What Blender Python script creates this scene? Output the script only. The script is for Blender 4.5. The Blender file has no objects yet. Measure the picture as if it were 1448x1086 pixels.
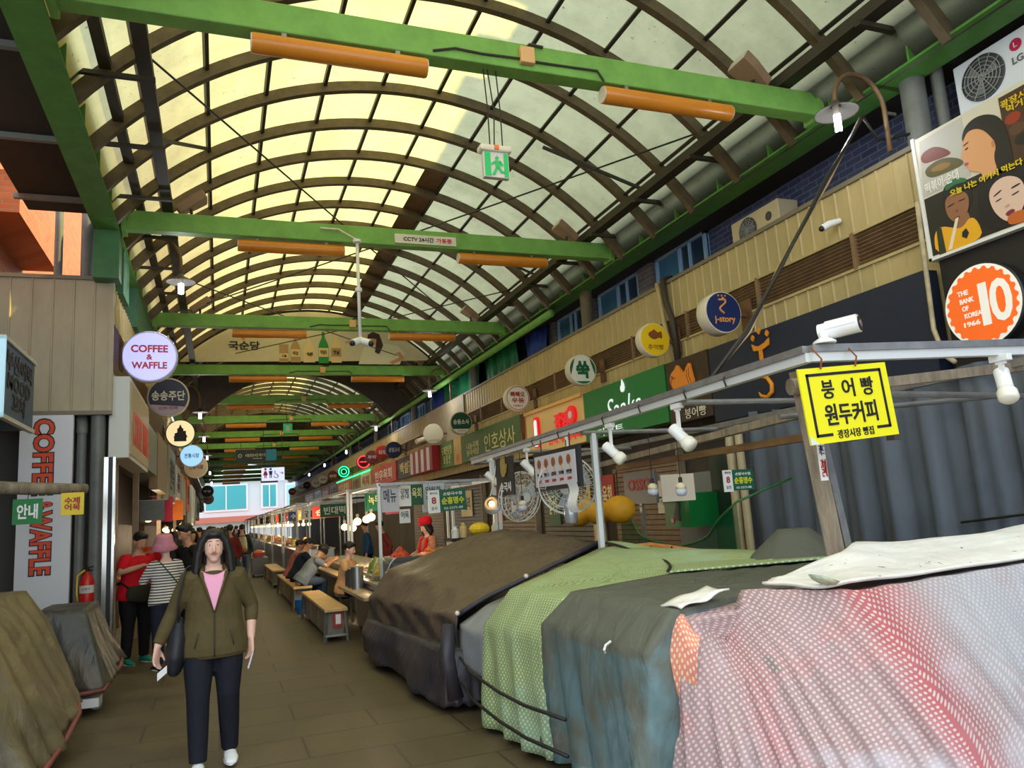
import bpy, bmesh, math, random
from mathutils import Matrix, Vector
PI = math.pi
SC = bpy.context.scene
COL = SC.collection
rnd = random.Random(7)

# ------------------------------------------------------------------ camera
cd = bpy.data.cameras.new('camera')
cam = bpy.data.objects.new('camera', cd)
COL.objects.link(cam)
CAM_H = 1.65
YAW, PITCH, ROLL = math.radians(21.17), math.radians(9.29), math.radians(-3.70)
_f = Vector((math.sin(YAW)*math.cos(PITCH), math.cos(YAW)*math.cos(PITCH), math.sin(PITCH)))
_r = Vector((math.cos(YAW), -math.sin(YAW), 0))
_u = _r.cross(_f)
_r2 = math.cos(ROLL)*_r + math.sin(ROLL)*_u
_u2 = -math.sin(ROLL)*_r + math.cos(ROLL)*_u
mw = Matrix(((_r2.x, _u2.x, -_f.x, 0), (_r2.y, _u2.y, -_f.y, 0), (_r2.z, _u2.z, -_f.z, CAM_H), (0, 0, 0, 1)))
cam.matrix_world = mw
cd.sensor_width = 36.0
cd.lens = 36.0*1085.78/1448
cd.clip_end = 400
SC.camera = cam

# ------------------------------------------------------------------ sky, sun, exposure
W = bpy.data.worlds.new('sky'); SC.world = W; W.use_nodes = True
bg = W.node_tree.nodes['Background']
bg.inputs[0].default_value = (0.83, 0.92, 1.0, 1)
bg.inputs[1].default_value = 1.6
sl = bpy.data.lights.new('sun', 'SUN'); sl.energy = 7.5; sl.angle = 0.012; sl.color = (1.0, 0.77, 0.22)
sun = bpy.data.objects.new('sun', sl); COL.objects.link(sun)
SUN_DIR = Vector((-1.0, 0.12, -1.55))
sun.rotation_euler = SUN_DIR.to_track_quat('-Z', 'Y').to_euler()
vs = SC.view_settings
vs.view_transform = 'Standard'; vs.look = 'None'; vs.gamma = 1; vs.use_curve_mapping = False
vs.exposure = 0.80

# ------------------------------------------------------------------ helpers
def tag(o, label=None, cat=None, group=None, kind=None):
    if label: o['label'] = label
    if cat: o['category'] = cat
    if group: o['group'] = group
    if kind: o['kind'] = kind
    return o

def thing(name, label=None, cat=None, loc=(0, 0, 0), group=None, kind=None):
    o = bpy.data.objects.new(name, None); COL.objects.link(o)
    o.empty_display_size = 0.1
    o.location = loc
    return tag(o, label, cat, group, kind)

def origin_of(o):
    v = Vector((0, 0, 0))
    while o is not None:
        v += o.location; o = o.parent
    return v

def perp(t):
    a = Vector((0, 0, 1)) if abs(t.z) < 0.9 else Vector((1, 0, 0))
    s = t.cross(a).normalized()
    return s, s.cross(t).normalized()

class MB:
    def __init__(self):
        self.v, self.f, self.m, self.uv = [], [], [], {}
    def add(self, vs_, fs, mi=0):
        b = len(self.v)
        self.v += [tuple(x) for x in vs_]
        for f in fs:
            self.f.append(tuple(b+i for i in f)); self.m.append(mi)
        return self
    def box(self, c, s, M=None, mi=0):
        hx, hy, hz = s[0]/2, s[1]/2, s[2]/2
        vs_ = [Vector((x, y, z)) for x in (-hx, hx) for y in (-hy, hy) for z in (-hz, hz)]
        if M is not None: vs_ = [M.to_3x3() @ q for q in vs_]
        vs_ = [q+Vector(c) for q in vs_]
        return self.add(vs_, [(0, 1, 3, 2), (4, 6, 7, 5), (0, 4, 5, 1), (2, 3, 7, 6), (0, 2, 6, 4), (1, 5, 7, 3)], mi)
    def bb(self, x0, x1, y0, y1, z0, z1, mi=0):
        return self.box(((x0+x1)/2, (y0+y1)/2, (z0+z1)/2), (abs(x1-x0), abs(y1-y0), abs(z1-z0)), None, mi)
    def bar(self, p, q, w, h, up=(0, 0, 1), mi=0):
        p, q = Vector(p), Vector(q); t = (q-p).normalized(); up = Vector(up)
        s = t.cross(up)
        if s.length < 1e-4: s = t.cross(Vector((1, 0, 0)))
        s.normalize(); n = s.cross(t).normalized()
        vs_ = [a+s*(i*w/2)+n*(j*h/2) for a in (p, q) for i, j in ((-1, -1), (1, -1), (1, 1), (-1, 1))]
        return self.add(vs_, [(3, 2, 1, 0), (4, 5, 6, 7), (0, 1, 5, 4), (1, 2, 6, 5), (2, 3, 7, 6), (3, 0, 4, 7)], mi)
    def loft(self, rings, cap=True, closed=True, mi=0, loop=False):
        n = len(rings[0]); b = len(self.v)
        for r in rings: self.v += [tuple(x) for x in r]
        R = len(rings)
        for i in range(R if loop else R-1):
            i2 = (i+1) % R
            for j in range(n if closed else n-1):
                k = (j+1) % n
                self.f.append((b+i*n+j, b+i*n+k, b+i2*n+k, b+i2*n+j)); self.m.append(mi)
        if cap and not loop:
            self.f.append(tuple(b+j for j in reversed(range(n)))); self.m.append(mi)
            self.f.append(tuple(b+(R-1)*n+j for j in range(n))); self.m.append(mi)
        return self
    def tube(self, pts, r, n=8, cap=True, mi=0):
        pts = [Vector(p) for p in pts]; rings = []
        s = None
        for i, p in enumerate(pts):
            t = (pts[min(i+1, len(pts)-1)]-pts[max(i-1, 0)]).normalized()
            if s is None: s, u = perp(t)
            else:
                s = (s-t*s.dot(t)).normalized(); u = s.cross(t).normalized()
            rr = r[i] if isinstance(r, (list, tuple)) else r
            rings.append([p+(s*math.cos(2*PI*k/n)+u*math.sin(2*PI*k/n))*rr for k in range(n)])
        return self.loft(rings, cap, mi=mi)
    def eloft(self, pts, rx, ry, lat=(1, 0, 0), n=14, mi=0, dome=True):
        """ellipse rings across a spine; dome rounds both ends"""
        pts = [Vector(p) for p in pts]; L = Vector(lat)
        P, A, B = list(pts), list(rx), list(ry)
        fr = []
        for i, p in enumerate(P):
            t = (P[min(i+1, len(P)-1)]-P[max(i-1, 0)]).normalized()
            s = L-t*L.dot(t)
            if s.length < 1e-3: s = perp(t)[0]
            s.normalize(); fr.append((p, t, s, s.cross(t).normalized()))
        seq = []
        if dome:
            p, t, s, u = fr[0]; k = min(A[0], B[0])
            for a in (80, 55, 30): seq.append((p-t*k*math.sin(math.radians(a)), s, u, A[0]*math.cos(math.radians(a)), B[0]*math.cos(math.radians(a))))
        for (p, t, s, u), a, b in zip(fr, A, B): seq.append((p, s, u, a, b))
        if dome:
            p, t, s, u = fr[-1]; k = min(A[-1], B[-1])
            for a in (30, 55, 80): seq.append((p+t*k*math.sin(math.radians(a)), s, u, A[-1]*math.cos(math.radians(a)), B[-1]*math.cos(math.radians(a))))
        rings = [[p+s*(a*math.cos(2*PI*k/n))+u*(b*math.sin(2*PI*k/n)) for k in range(n)] for p, s, u, a, b in seq]
        return self.loft(rings, True, mi=mi)
    def lathe(self, prof, c=(0, 0, 0), M=None, n=20, cap=True, mi=0):
        c = Vector(c); rings = []
        for r, z in prof:
            ring = [Vector((r*math.cos(2*PI*k/n), r*math.sin(2*PI*k/n), z)) for k in range(n)]
            if M is not None: ring = [M.to_3x3() @ q for q in ring]
            rings.append([q+c for q in ring])
        return self.loft(rings, cap, mi=mi)
    def prism(self, poly, d, M, mi=0):
        """polygon in M's xy plane, from z=0 to z=d"""
        n = len(poly)
        a = [M @ Vector((x, y, 0)) for x, y in poly]; b = [M @ Vector((x, y, d)) for x, y in poly]
        return self.add(a+b, [tuple(reversed(range(n))), tuple(range(n, 2*n))]+[(i, (i+1) % n, n+(i+1) % n, n+i) for i in range(n)], mi)
    def ball(self, c, r, nu=12, nv=8, M=None, mi=0):
        if not isinstance(r, (list, tuple)): r = (r, r, r)
        prof = [(max(math.sin(PI*i/nv), 0.02), -math.cos(PI*i/nv)) for i in range(nv+1)]
        c = Vector(c); rings = []
        for a, z in prof:
            ring = [Vector((a*math.cos(2*PI*k/nu)*r[0], a*math.sin(2*PI*k/nu)*r[1], z*r[2])) for k in range(nu)]
            if M is not None: ring = [M.to_3x3() @ q for q in ring]
            rings.append([q+c for q in ring])
        return self.loft(rings, True, mi=mi)
    def build(self, name, mats, parent=None, smooth=False, bevel=0, fix=True):
        if not isinstance(mats, (list, tuple)): mats = [mats]
        off = origin_of(parent) if parent is not None else Vector((0, 0, 0))
        me = bpy.data.meshes.new(name)
        me.from_pydata([tuple(Vector(q)-off) for q in self.v], [], self.f)
        for m in mats: me.materials.append(m)
        if any(self.m): me.polygons.foreach_set('material_index', self.m)
        if self.uv:
            ul = me.uv_layers.new(name='uv')
            for p in me.polygons:
                for li in p.loop_indices:
                    ul.data[li].uv = self.uv.get(me.loops[li].vertex_index, (0, 0))
        if fix:
            bm = bmesh.new(); bm.from_mesh(me)
            bmesh.ops.recalc_face_normals(bm, faces=bm.faces)
            bm.to_mesh(me); bm.free()
        if smooth:
            me.polygons.foreach_set('use_smooth', [True]*len(me.polygons))
            if smooth == 'auto': me.set_sharp_from_angle(angle=math.radians(40))
        o = bpy.data.objects.new(name, me); COL.objects.link(o)
        if parent is not None: o.parent = parent
        if bevel:
            b = o.modifiers.new('bevel', 'BEVEL'); b.width = bevel; b.segments = 2; b.limit_method = 'ANGLE'
        return o

def children(o): return [c for c in o.children]

def copy_tree(o, loc=None, rotz=None, label=None, parent=None):
    c = o.copy(); COL.objects.link(c)
    if parent is not None: c.parent = parent
    if loc is not None: c.location = loc
    if rotz is not None: c.rotation_euler = (0, 0, rotz)
    if label: c['label'] = label
    for ch in children(o): copy_tree(ch, parent=c)
    return c

def recolour(o, name, m):
    """give the copy's part its own material, the mesh stays shared"""
    for ch in [o]+list(o.children_recursive):
        if ch.name.split('.')[0] == name and ch.material_slots:
            s = ch.material_slots[0]; s.link = 'OBJECT'; s.material = m

def frame(p, xdir, up=(0, 0, 1)):
    x = Vector(xdir).normalized(); u = Vector(up); n = x.cross(u).normalized(); u = n.cross(x).normalized()
    return Matrix(((x.x, u.x, n.x, p[0]), (x.y, u.y, n.y, p[1]), (x.z, u.z, n.z, p[2]), (0, 0, 0, 1)))
R_WALL = (0, -1, 0)      # text direction on the right wall (faces the alley)
L_WALL = (0, 1, 0)
FRONT = (1, 0, 0)        # faces the near end of the alley

_fonts = {}
def txt(s, M, w, h, mat, parent, bold=0.0, name='lettering', depth=0.004, shear=0.0, label=None):
    """lettering fitted into a w x h box centred on M's origin, raised by depth"""
    cu = bpy.data.curves.new('lettering', 'FONT'); cu.body = s; cu.size = 1.0
    cu.align_x = 'CENTER'; cu.space_line = 0.95
    cu.offset = bold; cu.extrude = 0.02; cu.resolution_u = 3; cu.shear = shear
    ob = bpy.data.objects.new('lettering', cu)
    me = bpy.data.meshes.new_from_object(ob)
    bpy.data.objects.remove(ob); bpy.data.curves.remove(cu)
    if not me.vertices: return None
    xs = [v.co.x for v in me.vertices]; ys = [v.co.y for v in me.vertices]
    cx, cy = (min(xs)+max(xs))/2, (min(ys)+max(ys))/2
    sx = w/max(max(xs)-min(xs), 1e-6); sy = h/max(max(ys)-min(ys), 1e-6)
    off = origin_of(parent)
    for v in me.vertices:
        q = M @ Vector(((v.co.x-cx)*sx, (v.co.y-cy)*sy, depth*(1 if v.co.z > 0 else -0.2)))
        v.co = q-off
    me.materials.clear(); me.materials.append(mat)
    o = bpy.data.objects.new(name, me); COL.objects.link(o); o.parent = parent
    if label: o['label'] = label
    return o

# ------------------------------------------------------------------ materials
def mat(name, col, rough=0.6, metal=0.0, var=0.0, scale=6.0, bump=0.0, bscale=40.0, col2=None, emit=0.0, spec=0.5, stretch=None):
    m = bpy.data.materials.new(name); m.use_nodes = True
    nt = m.node_tree; p = nt.nodes['Principled BSDF']
    c = tuple(col)+(1,)
    p.inputs['Roughness'].default_value = rough; p.inputs['Metallic'].default_value = metal
    p.inputs['Specular IOR Level'].default_value = spec
    p.inputs['Base Color'].default_value = c
    tc = nt.nodes.new('ShaderNodeTexCoord'); src = tc.outputs['Object']
    if stretch:
        mp = nt.nodes.new('ShaderNodeMapping'); mp.inputs['Scale'].default_value = stretch
        nt.links.new(src, mp.inputs[0]); src = mp.outputs[0]
    if var > 0 or col2:
        nz = nt.nodes.new('ShaderNodeTexNoise'); nz.inputs['Scale'].default_value = scale; nz.inputs['Detail'].default_value = 5; nz.inputs['Roughness'].default_value = 0.65
        nt.links.new(src, nz.inputs['Vector'])
        rp = nt.nodes.new('ShaderNodeValToRGB')
        a = col2 if col2 else tuple(x*(1-var) for x in col)
        b = col if col2 else tuple(min(1, x*(1+var)) for x in col)
        rp.color_ramp.elements[0].position = 0.32; rp.color_ramp.elements[0].color = tuple(a)+(1,)
        rp.color_ramp.elements[1].position = 0.68; rp.color_ramp.elements[1].color = tuple(b)+(1,)
        nt.links.new(nz.outputs['Fac'], rp.inputs[0]); nt.links.new(rp.outputs[0], p.inputs['Base Color'])
    if bump > 0:
        n2 = nt.nodes.new('ShaderNodeTexNoise'); n2.inputs['Scale'].default_value = bscale; n2.inputs['Detail'].default_value = 4
        nt.links.new(src, n2.inputs['Vector'])
        bp = nt.nodes.new('ShaderNodeBump'); bp.inputs['Strength'].default_value = bump; bp.inputs['Distance'].default_value = 0.02
        nt.links.new(n2.outputs['Fac'], bp.inputs['Height']); nt.links.new(bp.outputs[0], p.inputs['Normal'])
    if emit > 0:
        p.inputs['Emission Color'].default_value = c; p.inputs['Emission Strength'].default_value = emit
    return m

def srgb(r, g, b):
    f = lambda x: ((x/255+0.055)/1.055)**2.4 if x > 10 else x/255/12.92
    return (f(r), f(g), f(b))

M_ = {}
def mm(key, *a, **k):
    if key not in M_: M_[key] = mat(key, *a, **k)
    return M_[key]

GREEN = mat('green_paint', srgb(118, 168, 82), 0.5, var=0.14, scale=5, bump=0.08, bscale=25, spec=.3)
GREEN_D = mat('dark_green_paint', srgb(54, 112, 62), 0.5, var=0.2, scale=4)
RIB = mat('galvanised_rib', srgb(98, 84, 62), 0.55, 0.2, var=0.25, scale=7)
TRAY = mat('cable_tray', srgb(66, 60, 52), 0.6, 0.3, var=0.2, scale=3)
EAVE_G = mat('eave_shade_green', srgb(84, 138, 62), 0.5, var=0.16, scale=4, bump=0.08, bscale=25, spec=.3)  # darker copy of the beam green, shade under the eave put into its colour
AMBER = mat('amber_cover', srgb(206, 128, 34), 0.3, var=0.08, scale=3)
STEEL = mat('galvanised_steel', srgb(150, 150, 148), 0.4, 0.7, var=0.2, scale=8)
STEEL_P = mat('grey_pipe', srgb(112, 114, 110), 0.5, 0.1, var=0.15, scale=5)
WHITE = mat('white_enamel', srgb(232, 232, 230), 0.35)
OFFW = mat('off_white', srgb(214, 208, 196), 0.5, var=0.06)
BLACK = mat('black_plastic', srgb(24, 24, 26), 0.45)
CABLE = mat('black_cable', srgb(30, 28, 26), 0.6)
TIE = mat('tie_rod', srgb(58, 54, 48), 0.5, 0.4)
BEIGE = mat('beige_cladding', srgb(182, 162, 112), 0.55, 0.0, var=0.12, scale=2.5, stretch=(1, 1, .4))
BEIGE_L = mat('grey_beige_cladding', srgb(176, 164, 134), 0.5, 0.0, var=0.14, scale=2.5, stretch=(1, 1, .4))
LOUVRE = mat('brown_louvre', srgb(128, 100, 70), 0.6, var=0.2, scale=5)
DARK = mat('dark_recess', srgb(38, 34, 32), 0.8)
WOOD = mat('worn_wood', srgb(178, 140, 96), 0.6, var=0.3, scale=4, stretch=(1, 1, 8), bump=.1)
WOOD_G = mat('weathered_timber', srgb(140, 126, 108), 0.7, var=0.4, scale=6, stretch=(3, 3, .5), bump=.2)
PLY = mat('orange_plywood', srgb(206, 136, 72), 0.5, var=0.25, scale=5, stretch=(1, 1, 5))
RED = mat('red_enamel', srgb(200, 34, 30), 0.35)
SKIN = mat('skin', srgb(226, 180, 160), 0.5, var=0.04, scale=12)
SKIN_T = mat('tanned_skin', srgb(196, 146, 116), 0.5)
HAIR = mat('black_hair', srgb(26, 22, 20), 0.45, bump=.3, bscale=90)
CFL = mat('lit_lamp_tube', srgb(235, 245, 255), 0.3, emit=9.0)
WARM = mat('lit_warm_bulb', srgb(255, 206, 140), 0.3, emit=2.4)
def chaikin(p, it=2):
    for _ in range(it):
        q = []
        for i in range(len(p)):
            a, b = p[i], p[(i+1) % len(p)]
            q += [(a[0]*.75+b[0]*.25, a[1]*.75+b[1]*.25), (a[0]*.25+b[0]*.75, a[1]*.25+b[1]*.75)]
        p = q
    return p
def glass():
    m = bpy.data.materials.new('clear_glass'); m.use_nodes = True; nt = m.node_tree; nt.nodes.clear()
    o = nt.nodes.new('ShaderNodeOutputMaterial'); mx = nt.nodes.new('ShaderNodeMixShader')
    t = nt.nodes.new('ShaderNodeBsdfTransparent'); g = nt.nodes.new('ShaderNodeBsdfGlossy'); g.inputs['Roughness'].default_value = .05
    t.inputs[0].default_value = (.93, .95, .95, 1)
    mx.inputs[0].default_value = .12
    nt.links.new(t.outputs[0], mx.inputs[1]); nt.links.new(g.outputs[0], mx.inputs[2]); nt.links.new(mx.outputs[0], o.inputs[0])
    return m
GLASS = glass()
def lit(name, c, e): return mm('lit_'+name, c, .4, emit=e)
# ------------------------------------------------------------------ ground
def floor_mat():
    m = bpy.data.materials.new('worn_paving'); m.use_nodes = True; nt = m.node_tree; p = nt.nodes['Principled BSDF']
    L = nt.links.new; tc = nt.nodes.new('ShaderNodeTexCoord')
    br = nt.nodes.new('ShaderNodeTexBrick'); br.inputs['Scale'].default_value = 1.0
    br.inputs['Brick Width'].default_value = 1.2; br.inputs['Row Height'].default_value = .6
    br.inputs['Mortar Size'].default_value = .010; br.inputs['Mortar'].default_value = (.22, .22, .22, 1)
    br.inputs['Color1'].default_value = (1, 1, 1, 1); br.inputs['Color2'].default_value = (.88, .88, .88, 1)
    n1 = nt.nodes.new('ShaderNodeTexNoise'); n1.inputs['Scale'].default_value = 1.3; n1.inputs['Detail'].default_value = 8; n1.inputs['Roughness'].default_value = .7
    r1 = nt.nodes.new('ShaderNodeValToRGB'); r1.color_ramp.elements[0].position = .3; r1.color_ramp.elements[0].color = srgb(74, 62, 42)+(1,)
    r1.color_ramp.elements[1].position = .72; r1.color_ramp.elements[1].color = srgb(106, 94, 68)+(1,)
    n2 = nt.nodes.new('ShaderNodeTexNoise'); n2.inputs['Scale'].default_value = 38; n2.inputs['Detail'].default_value = 3
    r2 = nt.nodes.new('ShaderNodeValToRGB'); r2.color_ramp.elements[0].position = .72; r2.color_ramp.elements[0].color = (0, 0, 0, 1)
    r2.color_ramp.elements[1].position = .78; r2.color_ramp.elements[1].color = (1, 1, 1, 1)
    for n in (br, n1, n2): L(tc.outputs['Object'], n.inputs['Vector'])
    mx = nt.nodes.new('ShaderNodeMix'); mx.data_type = 'RGBA'; mx.blend_type = 'MULTIPLY'; mx.inputs[0].default_value = .75
    L(n1.outputs['Fac'], r1.inputs[0]); L(r1.outputs[0], mx.inputs[6]); L(br.outputs['Color'], mx.inputs[7])
    m2 = nt.nodes.new('ShaderNodeMix'); m2.data_type = 'RGBA'; m2.inputs[7].default_value = srgb(150, 142, 126)+(1,)
    L(n2.outputs['Fac'], r2.inputs[0]); L(r2.outputs[0], m2.inputs[0]); L(mx.outputs[2], m2.inputs[6])
    L(m2.outputs[2], p.inputs['Base Color'])
    rr = nt.nodes.new('ShaderNodeMapRange'); rr.inputs[3].default_value = .35; rr.inputs[4].default_value = .75
    L(n1.outputs['Fac'], rr.inputs[0]); L(rr.outputs[0], p.inputs['Roughness'])
    bp = nt.nodes.new('ShaderNodeBump'); bp.inputs['Strength'].default_value = .25; bp.inputs['Distance'].default_value = .01
    L(n2.outputs['Fac'], bp.inputs['Height']); L(bp.outputs[0], p.inputs['Normal'])
    return m
g = MB().bb(-16, 16, -14, 110, -.2, 0).build('ground', floor_mat()); tag(g, kind='structure')

# ------------------------------------------------------------------ arcade roof
CX, CZ, RR = 2.4, 2.65, 4.7
A0, A1, NSEG = 38.0, 141.0, 11
def arc(a, r=RR): return (CX+r*math.cos(math.radians(a)), CZ+r*math.sin(math.radians(a)))
def roof_mat():
    m = bpy.data.materials.new('translucent_roof_sheet'); m.use_nodes = True; nt = m.node_tree; nt.nodes.clear()
    L = nt.links.new; o = nt.nodes.new('ShaderNodeOutputMaterial'); mx = nt.nodes.new('ShaderNodeMixShader')
    d = nt.nodes.new('ShaderNodeBsdfDiffuse'); t = nt.nodes.new('ShaderNodeBsdfTranslucent')
    tc = nt.nodes.new('ShaderNodeTexCoord'); n = nt.nodes.new('ShaderNodeTexNoise'); n.inputs['Scale'].default_value = 1.6; n.inputs['Detail'].default_value = 8; n.inputs['Roughness'].default_value = .72
    r = nt.nodes.new('ShaderNodeValToRGB'); r.color_ramp.elements[0].position = .3; r.color_ramp.elements[0].color = (.265, .27, .165, 1)
    r.color_ramp.elements[1].position = .6; r.color_ramp.elements[1].color = (.36, .368, .225, 1)
    n2 = nt.nodes.new('ShaderNodeTexNoise'); n2.inputs['Scale'].default_value = 16; n2.inputs['Detail'].default_value = 2
    r2 = nt.nodes.new('ShaderNodeValToRGB'); r2.color_ramp.elements[0].position = .25; r2.color_ramp.elements[0].color = (.45, .43, .4, 1)
    r2.color_ramp.elements[1].position = .3; r2.color_ramp.elements[1].color = (1, 1, 1, 1)
    for q in (n, n2): L(tc.outputs['Object'], q.inputs['Vector'])
    ml = nt.nodes.new('ShaderNodeMix'); ml.data_type = 'RGBA'; ml.blend_type = 'MULTIPLY'; ml.inputs[0].default_value = 1
    L(n.outputs['Fac'], r.inputs[0]); L(n2.outputs['Fac'], r2.inputs[0]); L(r.outputs[0], ml.inputs[6]); L(r2.outputs[0], ml.inputs[7])
    L(ml.outputs[2], t.inputs[0]); d.inputs[0].default_value = (.3, .31, .27, 1)
    mx.inputs[0].default_value = .85
    L(d.outputs[0], mx.inputs[1]); L(t.outputs[0], mx.inputs[2]); L(mx.outputs[0], o.inputs[0])
    return m
ROOF = roof_mat()
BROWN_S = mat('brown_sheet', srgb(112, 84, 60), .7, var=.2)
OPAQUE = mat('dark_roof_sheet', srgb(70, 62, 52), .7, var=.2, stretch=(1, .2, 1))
roof = thing('ceiling', loc=(CX, 2.4, 5.6), kind='structure')
def roof_strip(name, y0, y1, mats, parent, r=RR+.07, brown=False, opaque_from=None):
    mb = MB(); ya = y0
    angs = [A0+(A1-A0)*i/(NSEG*4) for i in range(NSEG*4+1)]
    ys = [y0+(y1-y0)*k for k in (0, 1)]
    n = len(angs)
    vs_ = [(arc(a, r)[0], y, arc(a, r)[1]) for y in ys for a in angs]
    for i in range(n-1):
        mi = 1 if brown and 75.2 < (angs[i]+angs[i+1])/2 < 80 else 0
        mb.add([vs_[i], vs_[i+1], vs_[n+i+1], vs_[n+i]], [(0, 1, 2, 3)], mi)
    return mb.build(name, mats, parent, fix=False)
roof_strip('roof_sheet', 0.9, 11.4, [ROOF], roof)  # near end extended out of view to hold back sky light
roof_strip('roof_sheet', 11.4, 21.0, [ROOF, BROWN_S], roof, brown=True)
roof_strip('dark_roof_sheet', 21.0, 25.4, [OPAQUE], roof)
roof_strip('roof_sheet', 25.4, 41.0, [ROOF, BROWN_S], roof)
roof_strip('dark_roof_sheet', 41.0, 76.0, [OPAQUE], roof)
def rib(y):
    mb = MB(); rings = []
    for i in range(45):
        a = A0+(A1-A0)*i/44; 
        i0, o0 = arc(a, RR-.07), arc(a, RR+.06)
        rings.append([(i0[0], y-.045, i0[1]), (i0[0], y+.045, i0[1]), (o0[0], y+.045, o0[1]), (o0[0], y-.045, o0[1])])
    mb.loft(rings); mb.build('arch_rib', RIB, roof)
for k in range(-1, 58): rib(2.4+k)
for i in range(NSEG+1):
    a = A0+(A1-A0)*i/NSEG
    mb = MB(); x, z = arc(a, RR+.03); mb.bar((x, 2.4, z), (x, 60, z), .045, .05, up=(math.cos(math.radians(a)), 0, math.sin(math.radians(a)))); mb.build('glazing_bar', TIE, roof)

# eave beams with stiffeners
def eave(name, x0, x1, z0, z1, y0, y1, inner, label):
    t = thing(name, label, 'beam', (x0, y0, z0), kind='structure')
    mb = MB().bb(x0, x1, y0, y1, z0, z0+.025).bb(x0, x1, y0, y1, z1-.025, z1)
    xm = (x0+x1)/2; mb.bb(xm-.012, xm+.012, y0, y1, z0+.025, z1-.025)
    mb.build('eave_flange', EAVE_G, t)
    y = y0+.4; n = 0
    while y < min(y1, 45):
        MB().bb(min(xm, inner), max(xm, inner), y-.01, y+.01, z0+.025, z1-.025).build('stiffener', EAVE_G, t); y += 1.0
    return t
eave('eave_beam', -1.50, -1.20, 5.54, 5.86, 2.4, 76, -1.20, 'green steel eave beam along the left side of the arcade roof')
eave('eave_beam', 6.05, 6.42, 5.54, 5.90, 2.4, 76, 6.05, 'green steel eave beam with stiffeners along the right side of the roof')
t = MB().tube([(6.02, 13.2, 5.36), (6.02, 60, 5.30)], .075, 12).build('roof_pipe', GREEN, smooth=True)
tag(t, 'round green pipe running under the right eave beam', 'pipe', kind='structure')
# left soffit beyond the eave and its cross trims
sf = thing('soffit', loc=(-1.9, 4, 5.75), kind='structure')
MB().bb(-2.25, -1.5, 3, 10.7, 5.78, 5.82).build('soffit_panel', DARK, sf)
for y in (5.2, 6.9, 8.6, 10.2): MB().bb(-2.3, -1.5, y-.03, y+.03, 5.72, 5.78).build('soffit_trim', STEEL_P, sf)
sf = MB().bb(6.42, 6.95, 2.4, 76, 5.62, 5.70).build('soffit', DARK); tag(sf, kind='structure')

# cable trays along both eaves
def trays(xs, z, hw, brk, label, y1):
    for n, (x, w, h) in enumerate(xs):
        mb = MB().bb(x-w/2, x+w/2, 2.4, y1, z-h/2, z+h/2)
        o = mb.build('cable_tray', TRAY); tag(o, label[n], 'cable tray', kind='structure')
trays([(-.98, .10, .09), (-.64, .13, .09)], 5.95, 0, None, ['dark cable tray nearest the left eave beam', 'dark cable tray one step in from the left eave beam'], 40)
trays([(5.62, .16, .12), (5.95, .09, .09)], 5.95, 0, None, ['wide dark cable tray under the roof on the right', 'narrow pipe tray beside the right eave beam'], 40)
orn = ['first', 'second', 'third', 'fourth', 'fifth', 'sixth', 'seventh', 'eighth', 'ninth', 'tenth', 'eleventh', 'twelfth', 'thirteenth', 'fourteenth', 'fifteenth']
for i in range(8):
    y = 4.45+1.42*i
    o = MB().bb(-1.24, -.55, y-.025, y+.025, 5.80, 5.84).build('tray_bracket', TRAY); tag(o, orn[i]+' steel bracket from the near end under the left cable trays', 'bracket', 'tray brackets under the left cable trays')
    y = 4.82+1.38*i
    o = MB().bb(5.5, 6.45, y-.03, y+.03, 5.84, 5.89).build('tray_bracket', TRAY); tag(o, orn[i]+' steel bracket from the near end under the right cable trays', 'bracket', 'tray brackets under the right cable trays')

# ------------------------------------------------------------------ green cross beams with their tube lamps, boxes and floodlights
BEAM_Y = [6.0, 10.75, 15.95, 21.05, 26.1, 31.0, 36.1, 41.2, 46.3, 51.4, 56.5, 61.6, 66.7, 71.8]
def tube_lamp(x0, x1, y, z, label):
    t = thing('tube_lamp', label, 'lamp', ((x0+x1)/2, y, z), 'amber tube lamps under the cross beams')
    M = Matrix.Rotation(PI/2, 4, 'Y')
    MB().lathe([(.082, 0), (.085, .01), (.085, x1-x0-.01), (.082, x1-x0)], (x0, y, z), M, 16).build('amber_cover', AMBER, t, 'auto')
    for x in (x0-.004, x1+.004): MB().lathe([(.078, 0), (.078, .008)], (x-.004, y, z), M, 16).build('end_cap', OFFW, t)
    for x in (x0+.25, x1-.25): MB().bb(x-.02, x+.02, y-.03, y+.03, z+.07, z+.125).build('mounting_clip', STEEL, t)
def floodlight(x, y, z, rz, label):
    t = thing('floodlight', label, 'lamp', (0, 0, 0), 'floodlights above the cross beams')
    MB().tube([(0, 0, 0), (0, 0, .12)], .02).build('bracket', TIE, t)
    M = Matrix.Rotation(math.radians(-35), 4, 'Y')
    b = MB(); b.loft([[M @ Vector((x_, y_*k, z_)) for y_, z_ in ((-.13, -.06), (.13, -.06), (.13, .06), (-.13, .06))] for x_, k in ((-.2, .55), (.05, 1), (.2, 1.1))])
    o = b.build('lamp_housing', mm('flood_body', srgb(150, 120, 96), .5, var=.1), t); o.location = (0, 0, .2)
    g = MB().box((.205, 0, 0), (.01, .25, .11)); g.v = [tuple(M @ Vector(q)) for q in g.v]
    o = g.build('lamp_glass', OFFW, t); o.location = (0, 0, .2)
    t.location = (x, y, z); t.rotation_euler = (0, 0, rz)
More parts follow.
